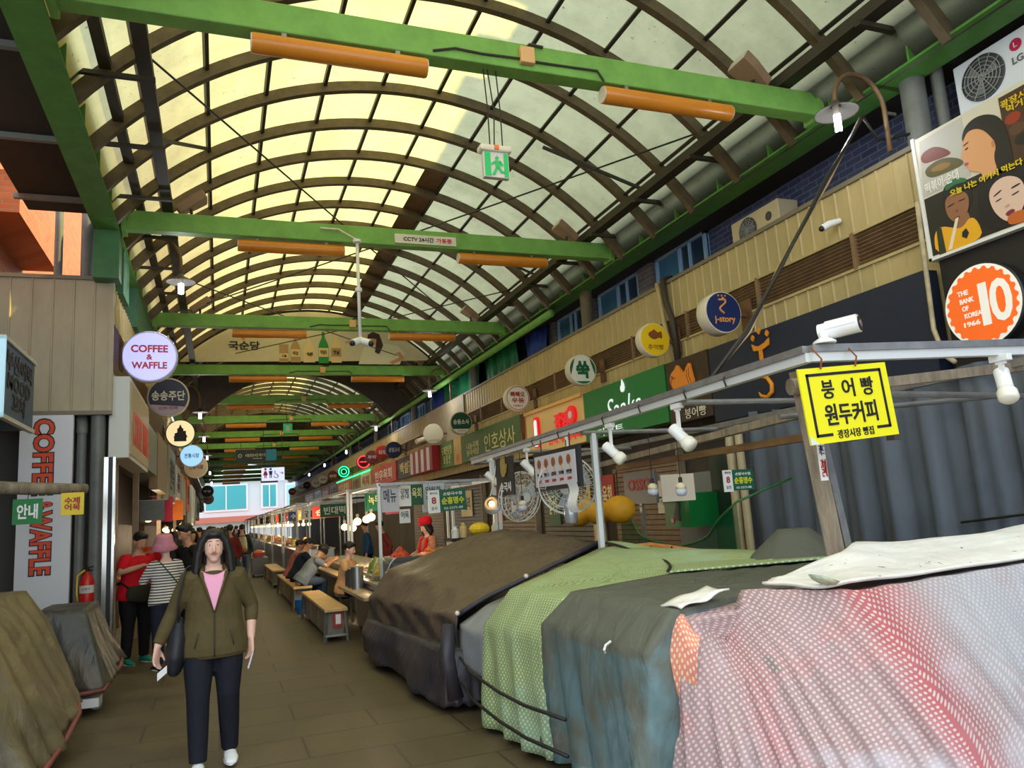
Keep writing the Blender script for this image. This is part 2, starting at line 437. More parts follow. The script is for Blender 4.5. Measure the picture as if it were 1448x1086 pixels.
for i, y in enumerate(BEAM_Y):
    nth = orn[i]
    t = thing('cross_beam', nth+' green steel cross beam from the near end of the arcade', 'beam', (2.4, y, 5.58), 'green cross beams', kind='structure')
    MB().bb(-1.2, 6.1, y-.09, y+.09, 5.60, 5.86).build('beam_box', GREEN, t, bevel=.012 if i < 4 else 0)
    if i < 6:
        for x in (-1.16, 6.02): MB().bb(x-.03, x+.03, y-.13, y+.13, 5.56, 5.9).build('end_plate', GREEN, t)
        # conduit and junction box
    if i < 8 and i != 1:
        jb = thing('junction_box', 'small peach junction box and conduit on the '+nth+' cross beam', 'box', (2.63, y-.12, 5.72), 'junction boxes on the cross beams')
        MB().bb(2.56, 2.70, y-.15, y-.09, 5.64, 5.80).build('box_body', mm('peach_box', srgb(222, 172, 120), .5), jb, bevel=.01)
        MB().tube([(1.75, y-.1, 5.64), (1.95, y-.11, 5.69), (2.2, y-.1, 5.685), (2.56, y-.11, 5.69)], .011, 6).build('conduit', TIE, jb)
        MB().tube([(2.70, y-.11, 5.68), (3.0, y-.1, 5.69), (3.35, y-.11, 5.69), (3.42, y-.1, 5.6)], .011, 6).build('conduit', TIE, jb)
        MB().tube([(2.63, y-.12, 5.8), (2.66, y-.12, 5.84), (2.8, y-.11, 5.84)], .014, 6).build('conduit', TIE, jb)
    yy = y-.05 if i == 0 else y
    tube_lamp(.25, 1.69, yy, 5.52-.03, 'left amber tube lamp under the '+nth+' green cross beam')
    tube_lamp(3.42, 4.87, yy, 5.52-.03, 'right amber tube lamp under the '+nth+' green cross beam')
    if i < 6:
        floodlight(5.30, y+.05, 5.86, PI, 'brown floodlight on the right end of the '+nth+' cross beam')
        if i > 0: floodlight(-.35, y+.05, 5.86, 0, 'brown floodlight on the left end of the '+nth+' cross beam')
# tie rods
rods = [((-.7, 7.2, 6.08), (5.5, 17.2, 6.08), 'long thin tie rod crossing under the roof from the near left'),
        ((5.5, 7.4, 6.08), (-.7, 16.6, 6.08), 'long thin tie rod crossing under the roof from the near right'),
        ((-.7, 14.2, 6.08), (4.6, 20.6, 6.08), 'thin tie rod crossing before the painted gable from the left'),
        ((5.5, 14.2, 6.08), (.4, 20.6, 6.08), 'thin tie rod crossing before the painted gable from the right')]
for p, q, l in rods:
    m_ = (Vector(p)+Vector(q))/2-Vector((0, 0, .03)); tag(MB().tube([p, m_, q], .012, 6).build('tie_rod', TIE), l, 'rod', 'tie rods under the roof')
for p, q, l in [((4.35, 9.4, 6.75), (5.6, 8.9, 6.02), 'short strut from the ribs to the right cable tray nearest the exit sign'),
                ((4.5, 13.4, 6.7), (5.6, 12.9, 6.02), 'short strut from the ribs to the right cable tray beyond the second beam'),
                ((-.15, 10.2, 6.6), (-.7, 8.8, 5.98), 'short strut from the ribs to the left cable tray')]:
    tag(MB().bar(p, q, .04, .04).build('roof_strut', TIE), l, 'strut', 'roof struts')

# exit sign under the first beam
EXG = lit('exit_green', srgb(20, 150, 76), .35)
t = thing('exit_sign', 'green and white running man exit sign hanging under the first cross beam', 'sign', (2.3, 6, 4.55))
MB().bb(2.18, 2.42, 5.97, 6.03, 4.55, 4.79).build('sign_box', OFFW, t, bevel=.006)
MB().bb(2.15, 2.45, 5.94, 6.06, 4.79, 4.85).build('housing', mm('sign_housing', srgb(226, 214, 196), .4), t, bevel=.02)
MB().bb(2.28, 2.32, 5.93, 5.945, 4.80, 4.84).build('indicator', mm('orange_tag', srgb(240, 120, 40), .5), t)
MB().bb(2.19, 2.245, 5.963, 5.97, 4.56, 4.78).build('green_field', EXG, t); MB().bb(2.37, 2.41, 5.963, 5.97, 4.56, 4.78).build('green_field', EXG, t)
Mx = frame((2.305, 5.962, 4.665), FRONT)
mb = MB()
for poly in ([(-.02, .065), (0, .085), (.02, .065), (0, .045)],
             [(-.02, .04), (.035, .04), (.025, -.02), (-.015, -.025)],
             [(-.02, .04), (-.055, .015), (-.05, -.005), (-.015, .02)], [(.03, .04), (.06, .0), (.048, -.01), (.02, .02)],
             [(-.015, -.02), (.01, -.02), (-.025, -.095), (-.055, -.095)], [(.0, -.02), (.025, -.02), (.045, -.055), (.085, -.05), (.085, -.07), (.03, -.075)]):
    mb.prism(poly, .003, Mx)
mb.build('running_figure', EXG, t)
for x in (2.26, 2.30, 2.38): MB().tube([(x, 6, 4.85), (x+(.02 if x == 2.3 else 0), 6, 5.2), (x-.02, 6, 5.6)], .006, 6).build('hanger', CABLE, t)

# cctv plate and camera mast under the second beam
t = thing('cctv_notice', 'narrow white CCTV notice plate on the second cross beam', 'sign', (2.9, 10.62, 5.68))
MB().bb(2.42, 3.36, 10.63, 10.655, 5.63, 5.77).build('plate', OFFW, t)
txt('CCTV 24시간', frame((2.78, 10.628, 5.70), FRONT), .46, .075, BLACK, t, .02)
txt('가동중', frame((3.17, 10.628, 5.70), FRONT), .24, .075, RED, t, .02)
t = thing('camera_mast', 'white drop pole with twin cameras hanging from the second cross beam', 'camera', (1.86, 10.6, 4.1))
MB().tube([(1.86, 10.6, 4.16), (1.86, 10.6, 5.62)], .024, 10).build('pole', WHITE, t, True)
MB().tube([(1.35, 10.64, 5.78), (1.6, 10.6, 5.76), (1.84, 10.58, 5.62)], .014, 6).build('conduit', OFFW, t)
MB().lathe([(.05, 0), (.05, .05)], (1.86, 10.6, 4.85), None, 12).lathe([(.06, 0), (.06, .04)], (1.86, 10.6, 5.58), None, 12).build('collar', WHITE, t)
for s in (-1, 1):
    o = MB().tube([(1.86, 10.6, 4.14), (1.86+s*.12, 10.52, 4.08)], [.05, .055], 10).build('camera', WHITE, t, 'auto')
    MB().ball((1.86+s*.13, 10.50, 4.07), .04).build('lens', BLACK, o, True)

# ------------------------------------------------------------------ painted gable between the third and fourth beams
GB = mat('painted_gable', srgb(206, 194, 166), .6, var=.05)
t = thing('gable_banner', 'painted drinks gable filling the arch above the fourth beam', 'billboard', (2.4, 20.9, 5.86), kind='thing')
poly = [arc(a, RR-.02) for a in [A0+(A1-A0)*i/40 for i in range(41)]]
poly = [p for p in poly if p[1] > 5.86]
poly = [(x-2.4, z-5.86) for x, z in poly]
MB().prism(poly, .03, frame((2.4, 20.93, 5.86), FRONT)).build('banner_board', GB, t)
txt('국순당', frame((.62, 20.895, 6.36), FRONT), .78, .24, BLACK, t, .03)
MB().lathe([(.05, 0), (.05, .006)], (.60, 20.897, 6.56), Matrix.Rotation(PI/2, 4, 'X'), 16).build('brand_dot', mm('orange_tag', srgb(240, 120, 40)), t)
def bottle(x, z, w, h, m, neck=.4, lab=None, text='', tm=BLACK):
    prof = [(-.5, 0), (.5, 0), (.5, .5), (.42, .62), (.16, .8), (.14, 1), (-.14, 1), (-.16, .8), (-.42, .62), (-.5, .5)]
    if neck == 0: prof = [(-.5, 0), (.5, 0), (.5, .98), (-.5, .98)]
    o = MB().prism([(a*w, b*h) for a, b in prof], .006, frame((x, 20.897, z), FRONT)).build('painted_bottle', m, t)
    if lab: MB().prism([(-w*.47, h*.2), (w*.47, h*.2), (w*.47, h*.48), (-w*.47, h*.48)], .004, frame((x, 20.889, z), FRONT)).build('painted_label', lab, o)
    if text: txt(text, frame((x, 20.883, z+h*.34), FRONT), w*.6, h*.14, tm, o, .02)
CREAM = mm('cream_print', srgb(224, 196, 146), .5); TAN = mm('tan_print', srgb(176, 140, 92), .5); GRN = mm('green_print', srgb(28, 136, 62), .5)
bottle(1.62, 5.92, .24, .5, TAN, 0, CREAM, '고을'); bottle(1.92, 5.92, .26, .74, TAN, 1, CREAM, '예담')
bottle(2.28, 5.92, .30, .68, CREAM, 1, None, '생'); bottle(2.66, 5.90, .27, .88, GRN, 1, CREAM, '막걸리'); bottle(3.00, 5.92, .28, .84, CREAM, 1, TAN, '옛날')
mb = MB().prism([(-.55, -.42), (.6, -.42), (.75, -.1), (.55, .12), (.1, .18), (-.4, .05)], .005, frame((4.15, 20.897, 6.3), FRONT)); mb.build('painted_dress', mm('pale_print', srgb(222, 214, 190), .6), t)
mb = MB().prism([(-.75, .22), (-.45, .28), (-.1, .3), (-.05, .22), (-.4, .2), (-.75, .16)], .006, frame((4.0, 20.896, 6.3), FRONT)).prism([(.5, -.1), (.62, -.05), (.75, -.25), (.4, -.42), (.3, -.36), (.6, -.22)], .006, frame((4.15, 20.894, 6.3), FRONT))
mb.prism([(.12*math.cos(k*PI/8), .16*math.sin(k*PI/8)) for k in range(16)], .008, frame((3.98, 20.894, 6.55), FRONT)); mb.build('painted_arms', mm('skin_print', srgb(206, 150, 110), .6), t)
mb = MB().prism([(-.15, -.05), (-.12, .2), (.02, .28), (.2, .22), (.3, -.1), (.18, -.35), (.06, -.3), (.12, .08), (-.08, .1)], .009, frame((4.0, 20.893, 6.52), FRONT)); mb.build('painted_hair', mm('hair_print', srgb(62, 34, 28), .6), t)
# second, open gable further in
t = MB(); rings = [[(arc(a, r)[0], y, arc(a, r)[1]) for r, y in ((RR-.02, 25.35), (RR-.02, 25.45), (3.75, 25.45), (3.75, 25.35))] for a in [A0+(A1-A0)*i/30 for i in range(31)]]
tag(t.loft(rings).build('gable_arch', OPAQUE), 'dark arched gable ring above the fifth cross beam', 'gable', kind='structure')

# ------------------------------------------------------------------ right wall
def corr(mb, x, y0, y1, z0, z1, nx, pitch=.19, d=.016, g=.03, axis='y'):
    """ribbed cladding: flat pans with narrow raised seams; nx = direction of the face normal"""
    pts = []; y = y0
    while y < y1-1e-6:
        e = min(y+pitch, y1)
        pts += [(y, 0), (max(y, e-g), 0), (max(y, e-g*.7), d), (max(y, e-g*.3), d)]; y = e
    pts.append((y1, 0))
    if axis == 'y': lo = [(x+nx*o, p, z0) for p, o in pts]; hi = [(x+nx*o, p, z1) for p, o in pts]
    else: lo = [(p, x+nx*o, z0) for p, o in pts]; hi = [(p, x+nx*o, z1) for p, o in pts]
    mb.loft([lo, hi], cap=False, closed=False); return mb
XR = 6.2
BRICK_N = None
def brick_mat(name, c1, c2, mortar, sc=1.0):
    m = bpy.data.materials.new(name); m.use_nodes = True; nt = m.node_tree; p = nt.nodes['Principled BSDF']; L = nt.links.new
    tc = nt.nodes.new('ShaderNodeTexCoord'); sp = nt.nodes.new('ShaderNodeSeparateXYZ'); cb = nt.nodes.new('ShaderNodeCombineXYZ'); ad = nt.nodes.new('ShaderNodeMath')
    L(tc.outputs['Object'], sp.inputs[0]); L(sp.outputs[0], ad.inputs[0]); L(sp.outputs[1], ad.inputs[1]); L(ad.outputs[0], cb.inputs[0]); L(sp.outputs[2], cb.inputs[1])
    br = nt.nodes.new('ShaderNodeTexBrick'); br.inputs['Scale'].default_value = 1/sc; br.inputs['Brick Width'].default_value = .24; br.inputs['Row Height'].default_value = .08; br.inputs['Mortar Size'].default_value = .008
    br.inputs['Color1'].default_value = c1+(1,); br.inputs['Color2'].default_value = c2+(1,); br.inputs['Mortar'].default_value = mortar+(1,)
    L(cb.outputs[0], br.inputs['Vector']); L(br.outputs[0], p.inputs['Base Color']); p.inputs['Roughness'].default_value = .75
    bp = nt.nodes.new('ShaderNodeBump'); bp.inputs['Strength'].default_value = .4; bp.inputs['Distance'].default_value = .01; L(br.outputs['Fac'], bp.inputs['Height']); bp.invert = True; L(bp.outputs[0], p.inputs['Normal'])
    return m
BRICK_BLUE = brick_mat('sky_tinted_brick', srgb(58, 66, 96), srgb(74, 82, 112), srgb(104, 112, 140))  # blue sky fill on the shaded wall is put into the brick colour
BRICK_RED = brick_mat('red_brick', srgb(168, 84, 50), srgb(188, 104, 66), srgb(150, 110, 88))
w = MB().bb(6.92, 16, 2.6, 78, 3.0, 6.3).build('wall_right', BRICK_BLUE); tag(w, kind='structure')
w = MB().bb(8.5, 16, 2.6, 78, 6.3, 15.4).build('wall_right', mm('pale_bounce_wall', srgb(222, 218, 208), .8)); tag(w, kind='structure')  # unseen upper storeys, set back and coloured pale to bounce light onto the roof
# rooftop masses that shade the arcade roof
for n, (x0, x1, y0, y1, z1) in enumerate([(8.6, 10, 6.2, 6.6, 16.6), (8.6, 10, 7.3, 7.7, 16.2), (8.6, 10, 8.2, 8.8, 16.0)]):
    o = MB().bb(x0, x1, y0, y1, 15.4, z1).build('rooftop_structure', BRICK_BLUE); tag(o, kind='structure')

o = MB().bb(10.5, 18, -12, 2.5, 0, 14).build('sun_block_building', BRICK_BLUE); tag(o, 'unseen brick building added across the side street to block the sun', 'building', kind='structure')  # added out of view to keep the sun off the near stalls
t = thing('wall_right', loc=(XR, 4.9, 3.0), kind='structure')
YA, YB = 4.92, 76
segs = [(YA, 14.0), (14.0, 23.2), (23.2, 40), (40, YB)]
for y0, y1 in segs:
    corr(MB(), XR, y0, y1, 4.27, 4.80, -1).build('upper_cladding', BEIGE, t)
    corr(MB(), XR, y0, y1, 2.75, 3.88, -1).build('lower_cladding', BEIGE, t)
MB().bb(XR-.03, XR+.10, YA, YB, 4.79, 4.84).build('coping', mm('coping', srgb(120, 110, 92), .5), t)
MB().bb(XR-.025, XR+.05, YA, YB, 4.245, 4.275).bb(XR-.025, XR+.05, YA, YB, 3.87, 3.90).build('louvre_rail', BEIGE, t)
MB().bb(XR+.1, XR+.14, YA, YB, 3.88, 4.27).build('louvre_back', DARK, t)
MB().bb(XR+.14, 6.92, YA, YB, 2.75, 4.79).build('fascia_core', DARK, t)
MB().bb(XR-.02, XR+.14, YA-.03, YA, 2.75, 4.82).build('end_trim', BEIGE, t)
M_l = Matrix.Rotation(math.radians(35), 4, 'Y')
for y0, y1 in ((YA, 23.2), (23.2, YB)):
    mb = MB()
    for k in range(9): mb.box((XR+.02, (y0+y1)/2, 3.92+k*.041), (.06, y1-y0, .008), M_l)
    mb.build('louvre_slats', LOUVRE, t)
y = YA+.95
while y < 40:
    MB().bb(XR-.03, XR+.05, y-.025, y+.025, 3.88, 4.27).build('louvre_mullion', LOUVRE, t); y += 1.55
# a plain patch of fascia around the blank round sign
MB().bb(XR-.05, XR-.02, 19.6, 23.6, 3.55, 4.82).build('plain_panel', mm('plain_beige', srgb(170, 156, 128), .6, var=.1), t)

# windows of the right building above the fascia
FR_B = mat('blue_white_frame', srgb(150, 186, 222), .4); PANE = mat('window_pane', srgb(70, 116, 150), .12, var=.15, scale=1.5); PANE_D = mat('dark_window_pane', srgb(44, 62, 84), .12, var=.2, scale=1.5)
wn = 0
for y0, y1 in ((9.25, 10.68), (11.25, 12.8), (13.42, 14.74), (15.2, 16.3), (24, 25.6), (26.4, 28), (28.8, 30.4), (31.2, 33)):
    wn += 1
    t = thing('window_%d' % wn, loc=(6.9, y0, 4.8), kind='structure')
    mb = MB()
    for a, b, c, d in ((y0, y0+.06, 4.8, 5.66), (y1-.06, y1, 4.8, 5.66), ((y0+y1)/2-.03, (y0+y1)/2+.03, 4.8, 5.66), (y0, y1, 5.58, 5.66), (y0, y1, 4.78, 4.86), (y0+.42, y0+.46, 4.8, 5.66)): mb.bb(6.84, 6.92, a, b, c, d)
    mb.build('window_frame', FR_B, t)
    MB().bb(6.88, 6.90, y0, (y0+y1)/2, 4.8, 5.66).build('pane', PANE_D, t); MB().bb(6.88, 6.90, (y0+y1)/2, y1, 4.8, 5.66).build('pane', PANE, t)
    MB().bb(6.78, 6.92, y0-.05, y1+.05, 5.66, 5.74).build('lintel', DARK, t)
BP = mat('grey_brick_pier', srgb(104, 96, 100), .7, var=.2)
for y0, y1 in ((10.75, 11.2), (12.95, 13.36), (14.8, 15.15)): tag(MB().bb(6.80, 6.93, y0, y1, 4.8, 5.7).build('wall_pier', brick_mat('pier_brick', srgb(96, 88, 96), srgb(112, 104, 110), srgb(130, 124, 128))), kind='structure')
# columns rising from the fascia to the eave
for n, y in enumerate((5.05, 12.35, 19.2, 26, 33, 40, 47)):
    o = MB().tube([(6.36, y, 4.75), (6.36, y, 5.6)], .115, 16).build('eave_column', STEEL_P if n != 1 else mm('brown_col', srgb(104, 92, 70), .6, var=.2), smooth='auto'); tag(o, orn[n]+' round column between the right fascia and the eave', 'column', 'columns on the right fascia', 'structure')
o = MB().tube([(6.52, 4.9, 4.75), (6.52, 4.9, 5.6)], .06, 12).build('drain_pipe', STEEL_P, smooth='auto'); tag(o, 'slim grey drain pipe beside the nearest right column', 'pipe')
# green and blue sheets hung in the gap
CLOTH_G = mat('green_sheet', srgb(20, 128, 84), .6, var=.12, scale=2, bump=.4, bscale=3)
def sheet(y0, y1, z0, z1, m, name, label, x=6.6):
    mb = MB(); n = 30
    rows = [[(x+.05*math.sin(7*(y0+(y1-y0)*i/n)+k)+.03*math.sin(17*i/n*3), y0+(y1-y0)*i/n, z) for i in range(n+1)] for k, z in enumerate((z0, (z0+z1)/2, z1))]
    mb.loft(rows, cap=False, closed=False); o = mb.build(name, m, smooth=True)
    s = o.modifiers.new('solid', 'SOLIDIFY'); s.thickness = .006
    tag(o, label, 'sheet')
sheet(16.5, 19.0, 4.8, 5.62, CLOTH_G, 'hanging_sheet', 'green sheet hung under the right eave, nearest of the two')
sheet(19.4, 22.9, 4.8, 5.62, CLOTH_G, 'hanging_sheet', 'green sheet hung behind the right gooseneck lamp further in')
sheet(15.0, 16.3, 4.8, 5.6, mm('blue_sheet', srgb(52, 84, 178), .5), 'hanging_sheet', 'blue sheet hung next to the green one under the eave', 6.7)
sheet(23.1, 24.6, 4.8, 5.6, mm('blue_sheet', srgb(52, 84, 178), .5), 'hanging_sheet', 'blue sheet beyond the green ones under the eave', 6.7)
# shopfront wall below the fascia
t = MB().bb(6.5, 6.9, 8.2, 78, 0, 2.75).build('wall_right', mm('shop_dark', srgb(70, 62, 54), .8, var=.3, scale=.8)); tag(t, kind='structure')
t = MB().bb(6.3, 6.9, 2.6, 8.2, 0, 4.8).build('wall_right', mm('shop_grey', srgb(90, 88, 88), .8)); tag(t, kind='structure')
# the street end: a pale building across the alley mouth
t = thing('street_building', 'white building with turquoise windows closing the far end of the alley', 'building', (1, 92, 0))
MB().bb(-14, 16, 92, 100, 0, 9).build('wall', mm('far_white', srgb(190, 198, 206), .6), t)
TQ = mm('turq', srgb(70, 160, 170), .2); TQ2 = mm('turq_pale', srgb(150, 206, 214), .2)
for x, w_, z, h, m in ((-6.5, 3.4, 3.4, 3.2, mm('far_blue', srgb(80, 140, 190), .2)), (-1.6, 4.6, 3.5, 3.0, TQ), (4.4, 1.8, 3.6, 2.8, TQ), (7, 2.6, 3.5, 2.8, TQ2), (10.4, 2.4, 3.5, 2.8, TQ2)):
    o = MB().bb(x, x+w_, 91.85, 92, z, z+h).build('window', mm('far_frame', srgb(214, 218, 222), .5), t)
    MB().bb(x+.2, x+w_-.2, 91.8, 91.85, z+.2, z+h-.2).build('pane', m, o)
    MB().bb(x+w_*.5-.06, x+w_*.5+.06, 91.74, 91.8, z+.2, z+h-.2).build('mullion', mm('far_frame', srgb(214, 218, 222)), o)
MB().bb(-14, 16, 91.2, 92, 2.3, 2.9).build('canopy', mm('far_red', srgb(170, 96, 86), .6), t)
MB().bb(-14, 16, 91.5, 92, 6.9, 7.3).build('cornice', mm('far_frame', srgb(214, 218, 222)), t)

# ------------------------------------------------------------------ left wall
XL, YF = -1.3, 10.85
t = thing('wall_left', loc=(XL, YF, 3.2), kind='structure')
corr(MB(), YF, -3.6, XL, 3.20, 4.95, -1, .235, axis='x').build('front_cladding', BEIGE_L, t)
for z in (4.93, 3.17): MB().bb(-3.6, XL+.02, YF-.03, YF+.1, z, z+.05).build('front_trim', mm('coping', srgb(120, 110, 92), .5), t)
MB().bb(XL-.03, XL+.02, YF-.02, YF+.06, 3.17, 4.98).build('corner_trim', BEIGE_L, t)
corr(MB(), XL, YF, 76, 4.42, 4.90, 1).build('upper_cladding', BEIGE, t)
corr(MB(), XL, YF, 76, 3.2, 3.75, 1).build('lower_cladding', BEIGE, t)
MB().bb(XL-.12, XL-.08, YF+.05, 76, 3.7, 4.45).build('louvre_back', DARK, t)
mb = MB()
for k in range(13): mb.box((XL-.02, (YF+76)/2+.06, 3.78+k*.05), (.06, 76-YF-.12, .01), Matrix.Rotation(math.radians(-35), 4, 'Y'))
mb.build('louvre_slats', LOUVRE, t)
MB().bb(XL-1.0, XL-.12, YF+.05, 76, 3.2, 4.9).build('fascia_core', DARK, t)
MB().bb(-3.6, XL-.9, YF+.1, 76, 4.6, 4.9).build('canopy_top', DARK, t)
o = MB().bb(-3.4, -2.6, YF+.3, 76, 0, 4.7).build('wall_left', mm('shop_dark_left', srgb(52, 46, 42), .8, var=.3, scale=1)); tag(o, kind='structure')
o = MB().bb(-2.6, XL, YF+.4, YF+.5, 0, 3.2).build('wall_left', mm('shop_jamb', srgb(80, 76, 72), .7)); tag(o, kind='structure')
o = MB().bb(-5, -3.0, 11.2, 40, 4.6, 9.5).build('wall_left', BRICK_RED); tag(o, kind='structure')
o = MB().bb(-5, -2.75, 3.0, 10.9, 0, 4.4).build('wall_left', mm('shop_jamb', srgb(80, 76, 72), .7)); tag(o, kind='structure')
t = thing('brick_bay', 'red brick bay projecting high on the left building', 'building', (-2.7, 9.6, 5.0), kind='structure')
MB().bb(-5, -2.75, 8.4, 10.2, 4.4, 9.5).build('bay_wall', BRICK_RED, t)
MB().bb(-3.0, -2.5, 11.4, 14.0, 6.0, 6.5).bb(-3.0, -2.55, 11.4, 14.0, 6.5, 6.6).build('bay_balcony', BRICK_RED, t)
for n, (x, y, r) in enumerate(((-1.62, 10.98, .075), (-1.95, 10.98, .05))):
    o = MB().tube([(x, y, 4.9), (x, y, 5.9)], r, 14).build('eave_column', STEEL_P, smooth='auto'); tag(o, ('thicker', 'thinner')[n]+' grey pipe column above the left cladding', 'column', kind='structure')
o = MB().bb(-1.5, -1.2, 10.6, 10.9, 4.9, 5.6).build('eave_column', GREEN_D); tag(o, 'dark green column head where the second beam meets the left wall', 'column', kind='structure')
for n, (y0, y1) in enumerate(((11.3, 12.0), (13.2, 16.6), (18, 22))):
    o = MB().bb(-1.45, -1.22, y0, y1, 4.9, 5.54).build('eave_infill', mm('teal_panel', srgb(62, 116, 90), .6, var=.15)); tag(o, kind='structure')
# ------------------------------------------------------------------ round blade signs
RX = Matrix.Rotation(PI/2, 4, 'X')
def disc_sign(x, y, z, r, side, rim, face, label, group, thick=.13, back=None):
    t = thing('round_sign', label, 'sign', (x, y, z), group)
    MB().lathe([(r*.97, 0), (r, .012), (r, thick-.012), (r*.97, thick)], (x, y+thick, z), RX, 36).build('sign_case', rim, t, 'auto')
    f = MB().lathe([(r*.93, 0), (r*.93, .006)], (x, y+.001, z), RX, 36).build('sign_face', face, t, 'auto')
    wx = XR-.03 if side == 'R' else XL+.02
    s = 1 if side == 'R' else -1
    MB().bar((x+s*r*.9, y+thick*.5, z), (wx, y+thick*.5, z), .04, .05).bb(wx-.012, wx+.012, y, y+thick, z-.2, z+.2).build('wall_bracket', mm('rusty_bracket', srgb(112, 80, 52), .7, .2, var=.3), t)
    return t
def onface(t, dx, dz, d=.012):
    o = origin_of(t); return frame((o.x+dx, o.y-d+.004, o.z+dz), FRONT)
RS = 'round signs on the right fascia'; LS = 'round signs on the left fascia'
CASE = mat('sign_case_white', srgb(216, 206, 184), .45, var=.08); NAVY = mat('navy_face', srgb(22, 40, 92), .4); GOLD = mat('copper_print', srgb(224, 150, 84), .45)
t = disc_sign(5.75, 7.56, 3.86, .265, 'R', CASE, NAVY, 'round navy sign with j-story lettering on the right fascia', RS, .2)
txt('j-story', onface(t, .005, -.10), .30, .10, GOLD, t, .02)
mb = MB(); M0 = onface(t, -.01, .08)
pts = [(.045*math.sin(a*1.0)*(1 if a < 6 else .6), .10-.03*a) for a in [k*.35 for k in range(20)]]
mb.tube([M0 @ Vector((p, q, .004)) for p, q in pts], .012, 6)
mb.prism([(-.06, .085), (.06, .085), (.05, .065), (-.05, .065)], .004, M0)
for dx in (-.05, 0, .05): mb.prism([(dx, .14), (dx+.014, .125), (dx, .11), (dx-.014, .125)], .004, M0)
mb.build('emblem', GOLD, t, True)
YEL = mat('yellow_face', srgb(240, 200, 24), .4); BRN = mat('brown_print', srgb(138, 74, 32), .5)
FISH = [(-.12, .0), (-.1, .05), (-.04, .07), (-.02, .1), (.02, .07), (.06, .04), (.12, .075), (.13, .0), (.12, -.06), (.07, -.03), (.0, -.07), (-.07, -.05)]
t = disc_sign(5.75, 9.16, 3.89, .245, 'R', CASE, YEL, 'round yellow sign with a brown fish on the right fascia', RS, .14)
MB().prism(chaikin([(x*.9, y*.9) for x, y in FISH], 1), .005, onface(t, 0, .06)).build('fish_mark', BRN, t); txt('추억빵', onface(t, 0, -.11), .25, .075, BRN, t)
DG = mat('deep_green_face', srgb(20, 98, 60), .4); WF = mat('white_face', srgb(232, 228, 212), .4)
t = disc_sign(5.75, 11.5, 3.91, .265, 'R', CASE, WF, 'round white and green sign with one bold syllable on the right fascia', RS, .16)
mb = MB(); M0 = onface(t, 0, 0, .006); R_ = .24
mb.prism([(R_*math.cos(a), R_*math.sin(a)) for a in [math.radians(125+i*7) for i in range(12)]], .004, M0)
mb.build('green_segment', DG, t)
MB().prism([(R_*math.cos(a), R_*math.sin(a)) for a in [math.radians(-22+i*7) for i in range(12)]], .004, M0).build('green_segment', DG, t)
MB().prism([(R_*math.cos(a), R_*math.sin(a)) for a in [math.radians(235+i*7) for i in range(11)]], .004, M0).build('green_segment', DG, t)
txt('쑥', onface(t, 0, .0), .25, .30, DG, t, .05)
MAR = mat('maroon_print', srgb(170, 40, 40), .5)
t = disc_sign(5.75, 14.57, 3.91, .275, 'R', CASE, WF, 'round cream sign with maroon letters above the cream shop board', RS, .16)
txt('빠빠오', onface(t, 0, .08), .32, .12, MAR, t, .03); txt('우동', onface(t, 0, -.05), .28, .1, MAR, t, .03); txt('FAMILY', onface(t, 0, -.16), .22, .04, MAR, t)
MB().loft([[onface(t, 0, 0) @ Vector((rr*math.cos(2*PI*k/32), rr*math.sin(2*PI*k/32), zz)) for k in range(32)] for rr, zz in ((.235, 0), (.235, .004), (.248, .004), (.248, 0))], cap=False, loop=True).build('printed_ring', MAR, t)
t = disc_sign(5.75, 18.6, 3.91, .29, 'R', CASE, mm('green_case', srgb(14, 76, 50), .4), 'round dark green sign with four white syllables on the right fascia', RS, .16)
txt('승용소사', onface(t, 0, .03), .42, .13, WF, t, .02)
MB().prism([(.265*math.cos(a), .265*math.sin(a)) for a in [math.radians(215+i*11) for i in range(11)]], .004, onface(t, 0, 0, .006)).build('white_segment', WF, t); txt('전화문의', onface(t, 0, -.2, .016), .2, .04, MAR, t)
t = disc_sign(5.75, 21.33, 3.95, .29, 'R', CASE, mm('blank_face', srgb(206, 196, 170), .5), 'round blank cream sign with a pipe lamp beside it', RS, .10)
txt('스페셜', onface(t, 0, -.19), .3, .05, mm('faded_print', srgb(140, 130, 110)), t)
MB().tube([(5.45, 21.3, 3.8), (5.2, 21.2, 3.72)], .07, 12).build('pipe_lamp', CASE, t, 'auto')
far_d = [(26.75, 4.0, .29, NAVY, WF, '상임고시', 'round navy sign at the front of the stepped cluster'), (28.76, 4.1, .26, mm('red_face', srgb(170, 36, 34), .4), WF, '김밥', 'round red sign just behind the navy one'),
         (30.95, 4.1, .27, mm('dkred_face', srgb(120, 26, 30), .4), WF, '주막', 'round dark red sign second behind the navy one'),
         (42.45, 4.07, .28, mm('dkred_face', srgb(120, 26, 30)), WF, '반찬', 'round dark red sign beyond the green neon ring'), (46.74, 4.13, .24, WF, NAVY, '정육', 'round white sign first beyond the dark red one'),
         (50.36, 4.12, .28, WF, NAVY, '수산', 'round white sign second beyond the dark red one'), (55.89, 4.27, .26, mm('blk_face', srgb(40, 30, 32)), MAR, '회', 'round black sign among the farthest on the right'),
         (59.9, 4.27, .28, WF, NAVY, '떡', 'round white sign beyond the round black one'), (67.8, 4.36, .3, mm('red_face', srgb(170, 36, 34)), WF, '전', 'farthest round red sign on the right fascia')]
for y, z, r, f, tm, s, l in far_d:
    t = disc_sign(5.75, y, z, r, 'R', CASE if f is WF else f, f, l, RS, .16); txt(s, onface(t, 0, 0), r*1.3, r*.55, tm, t, .02)
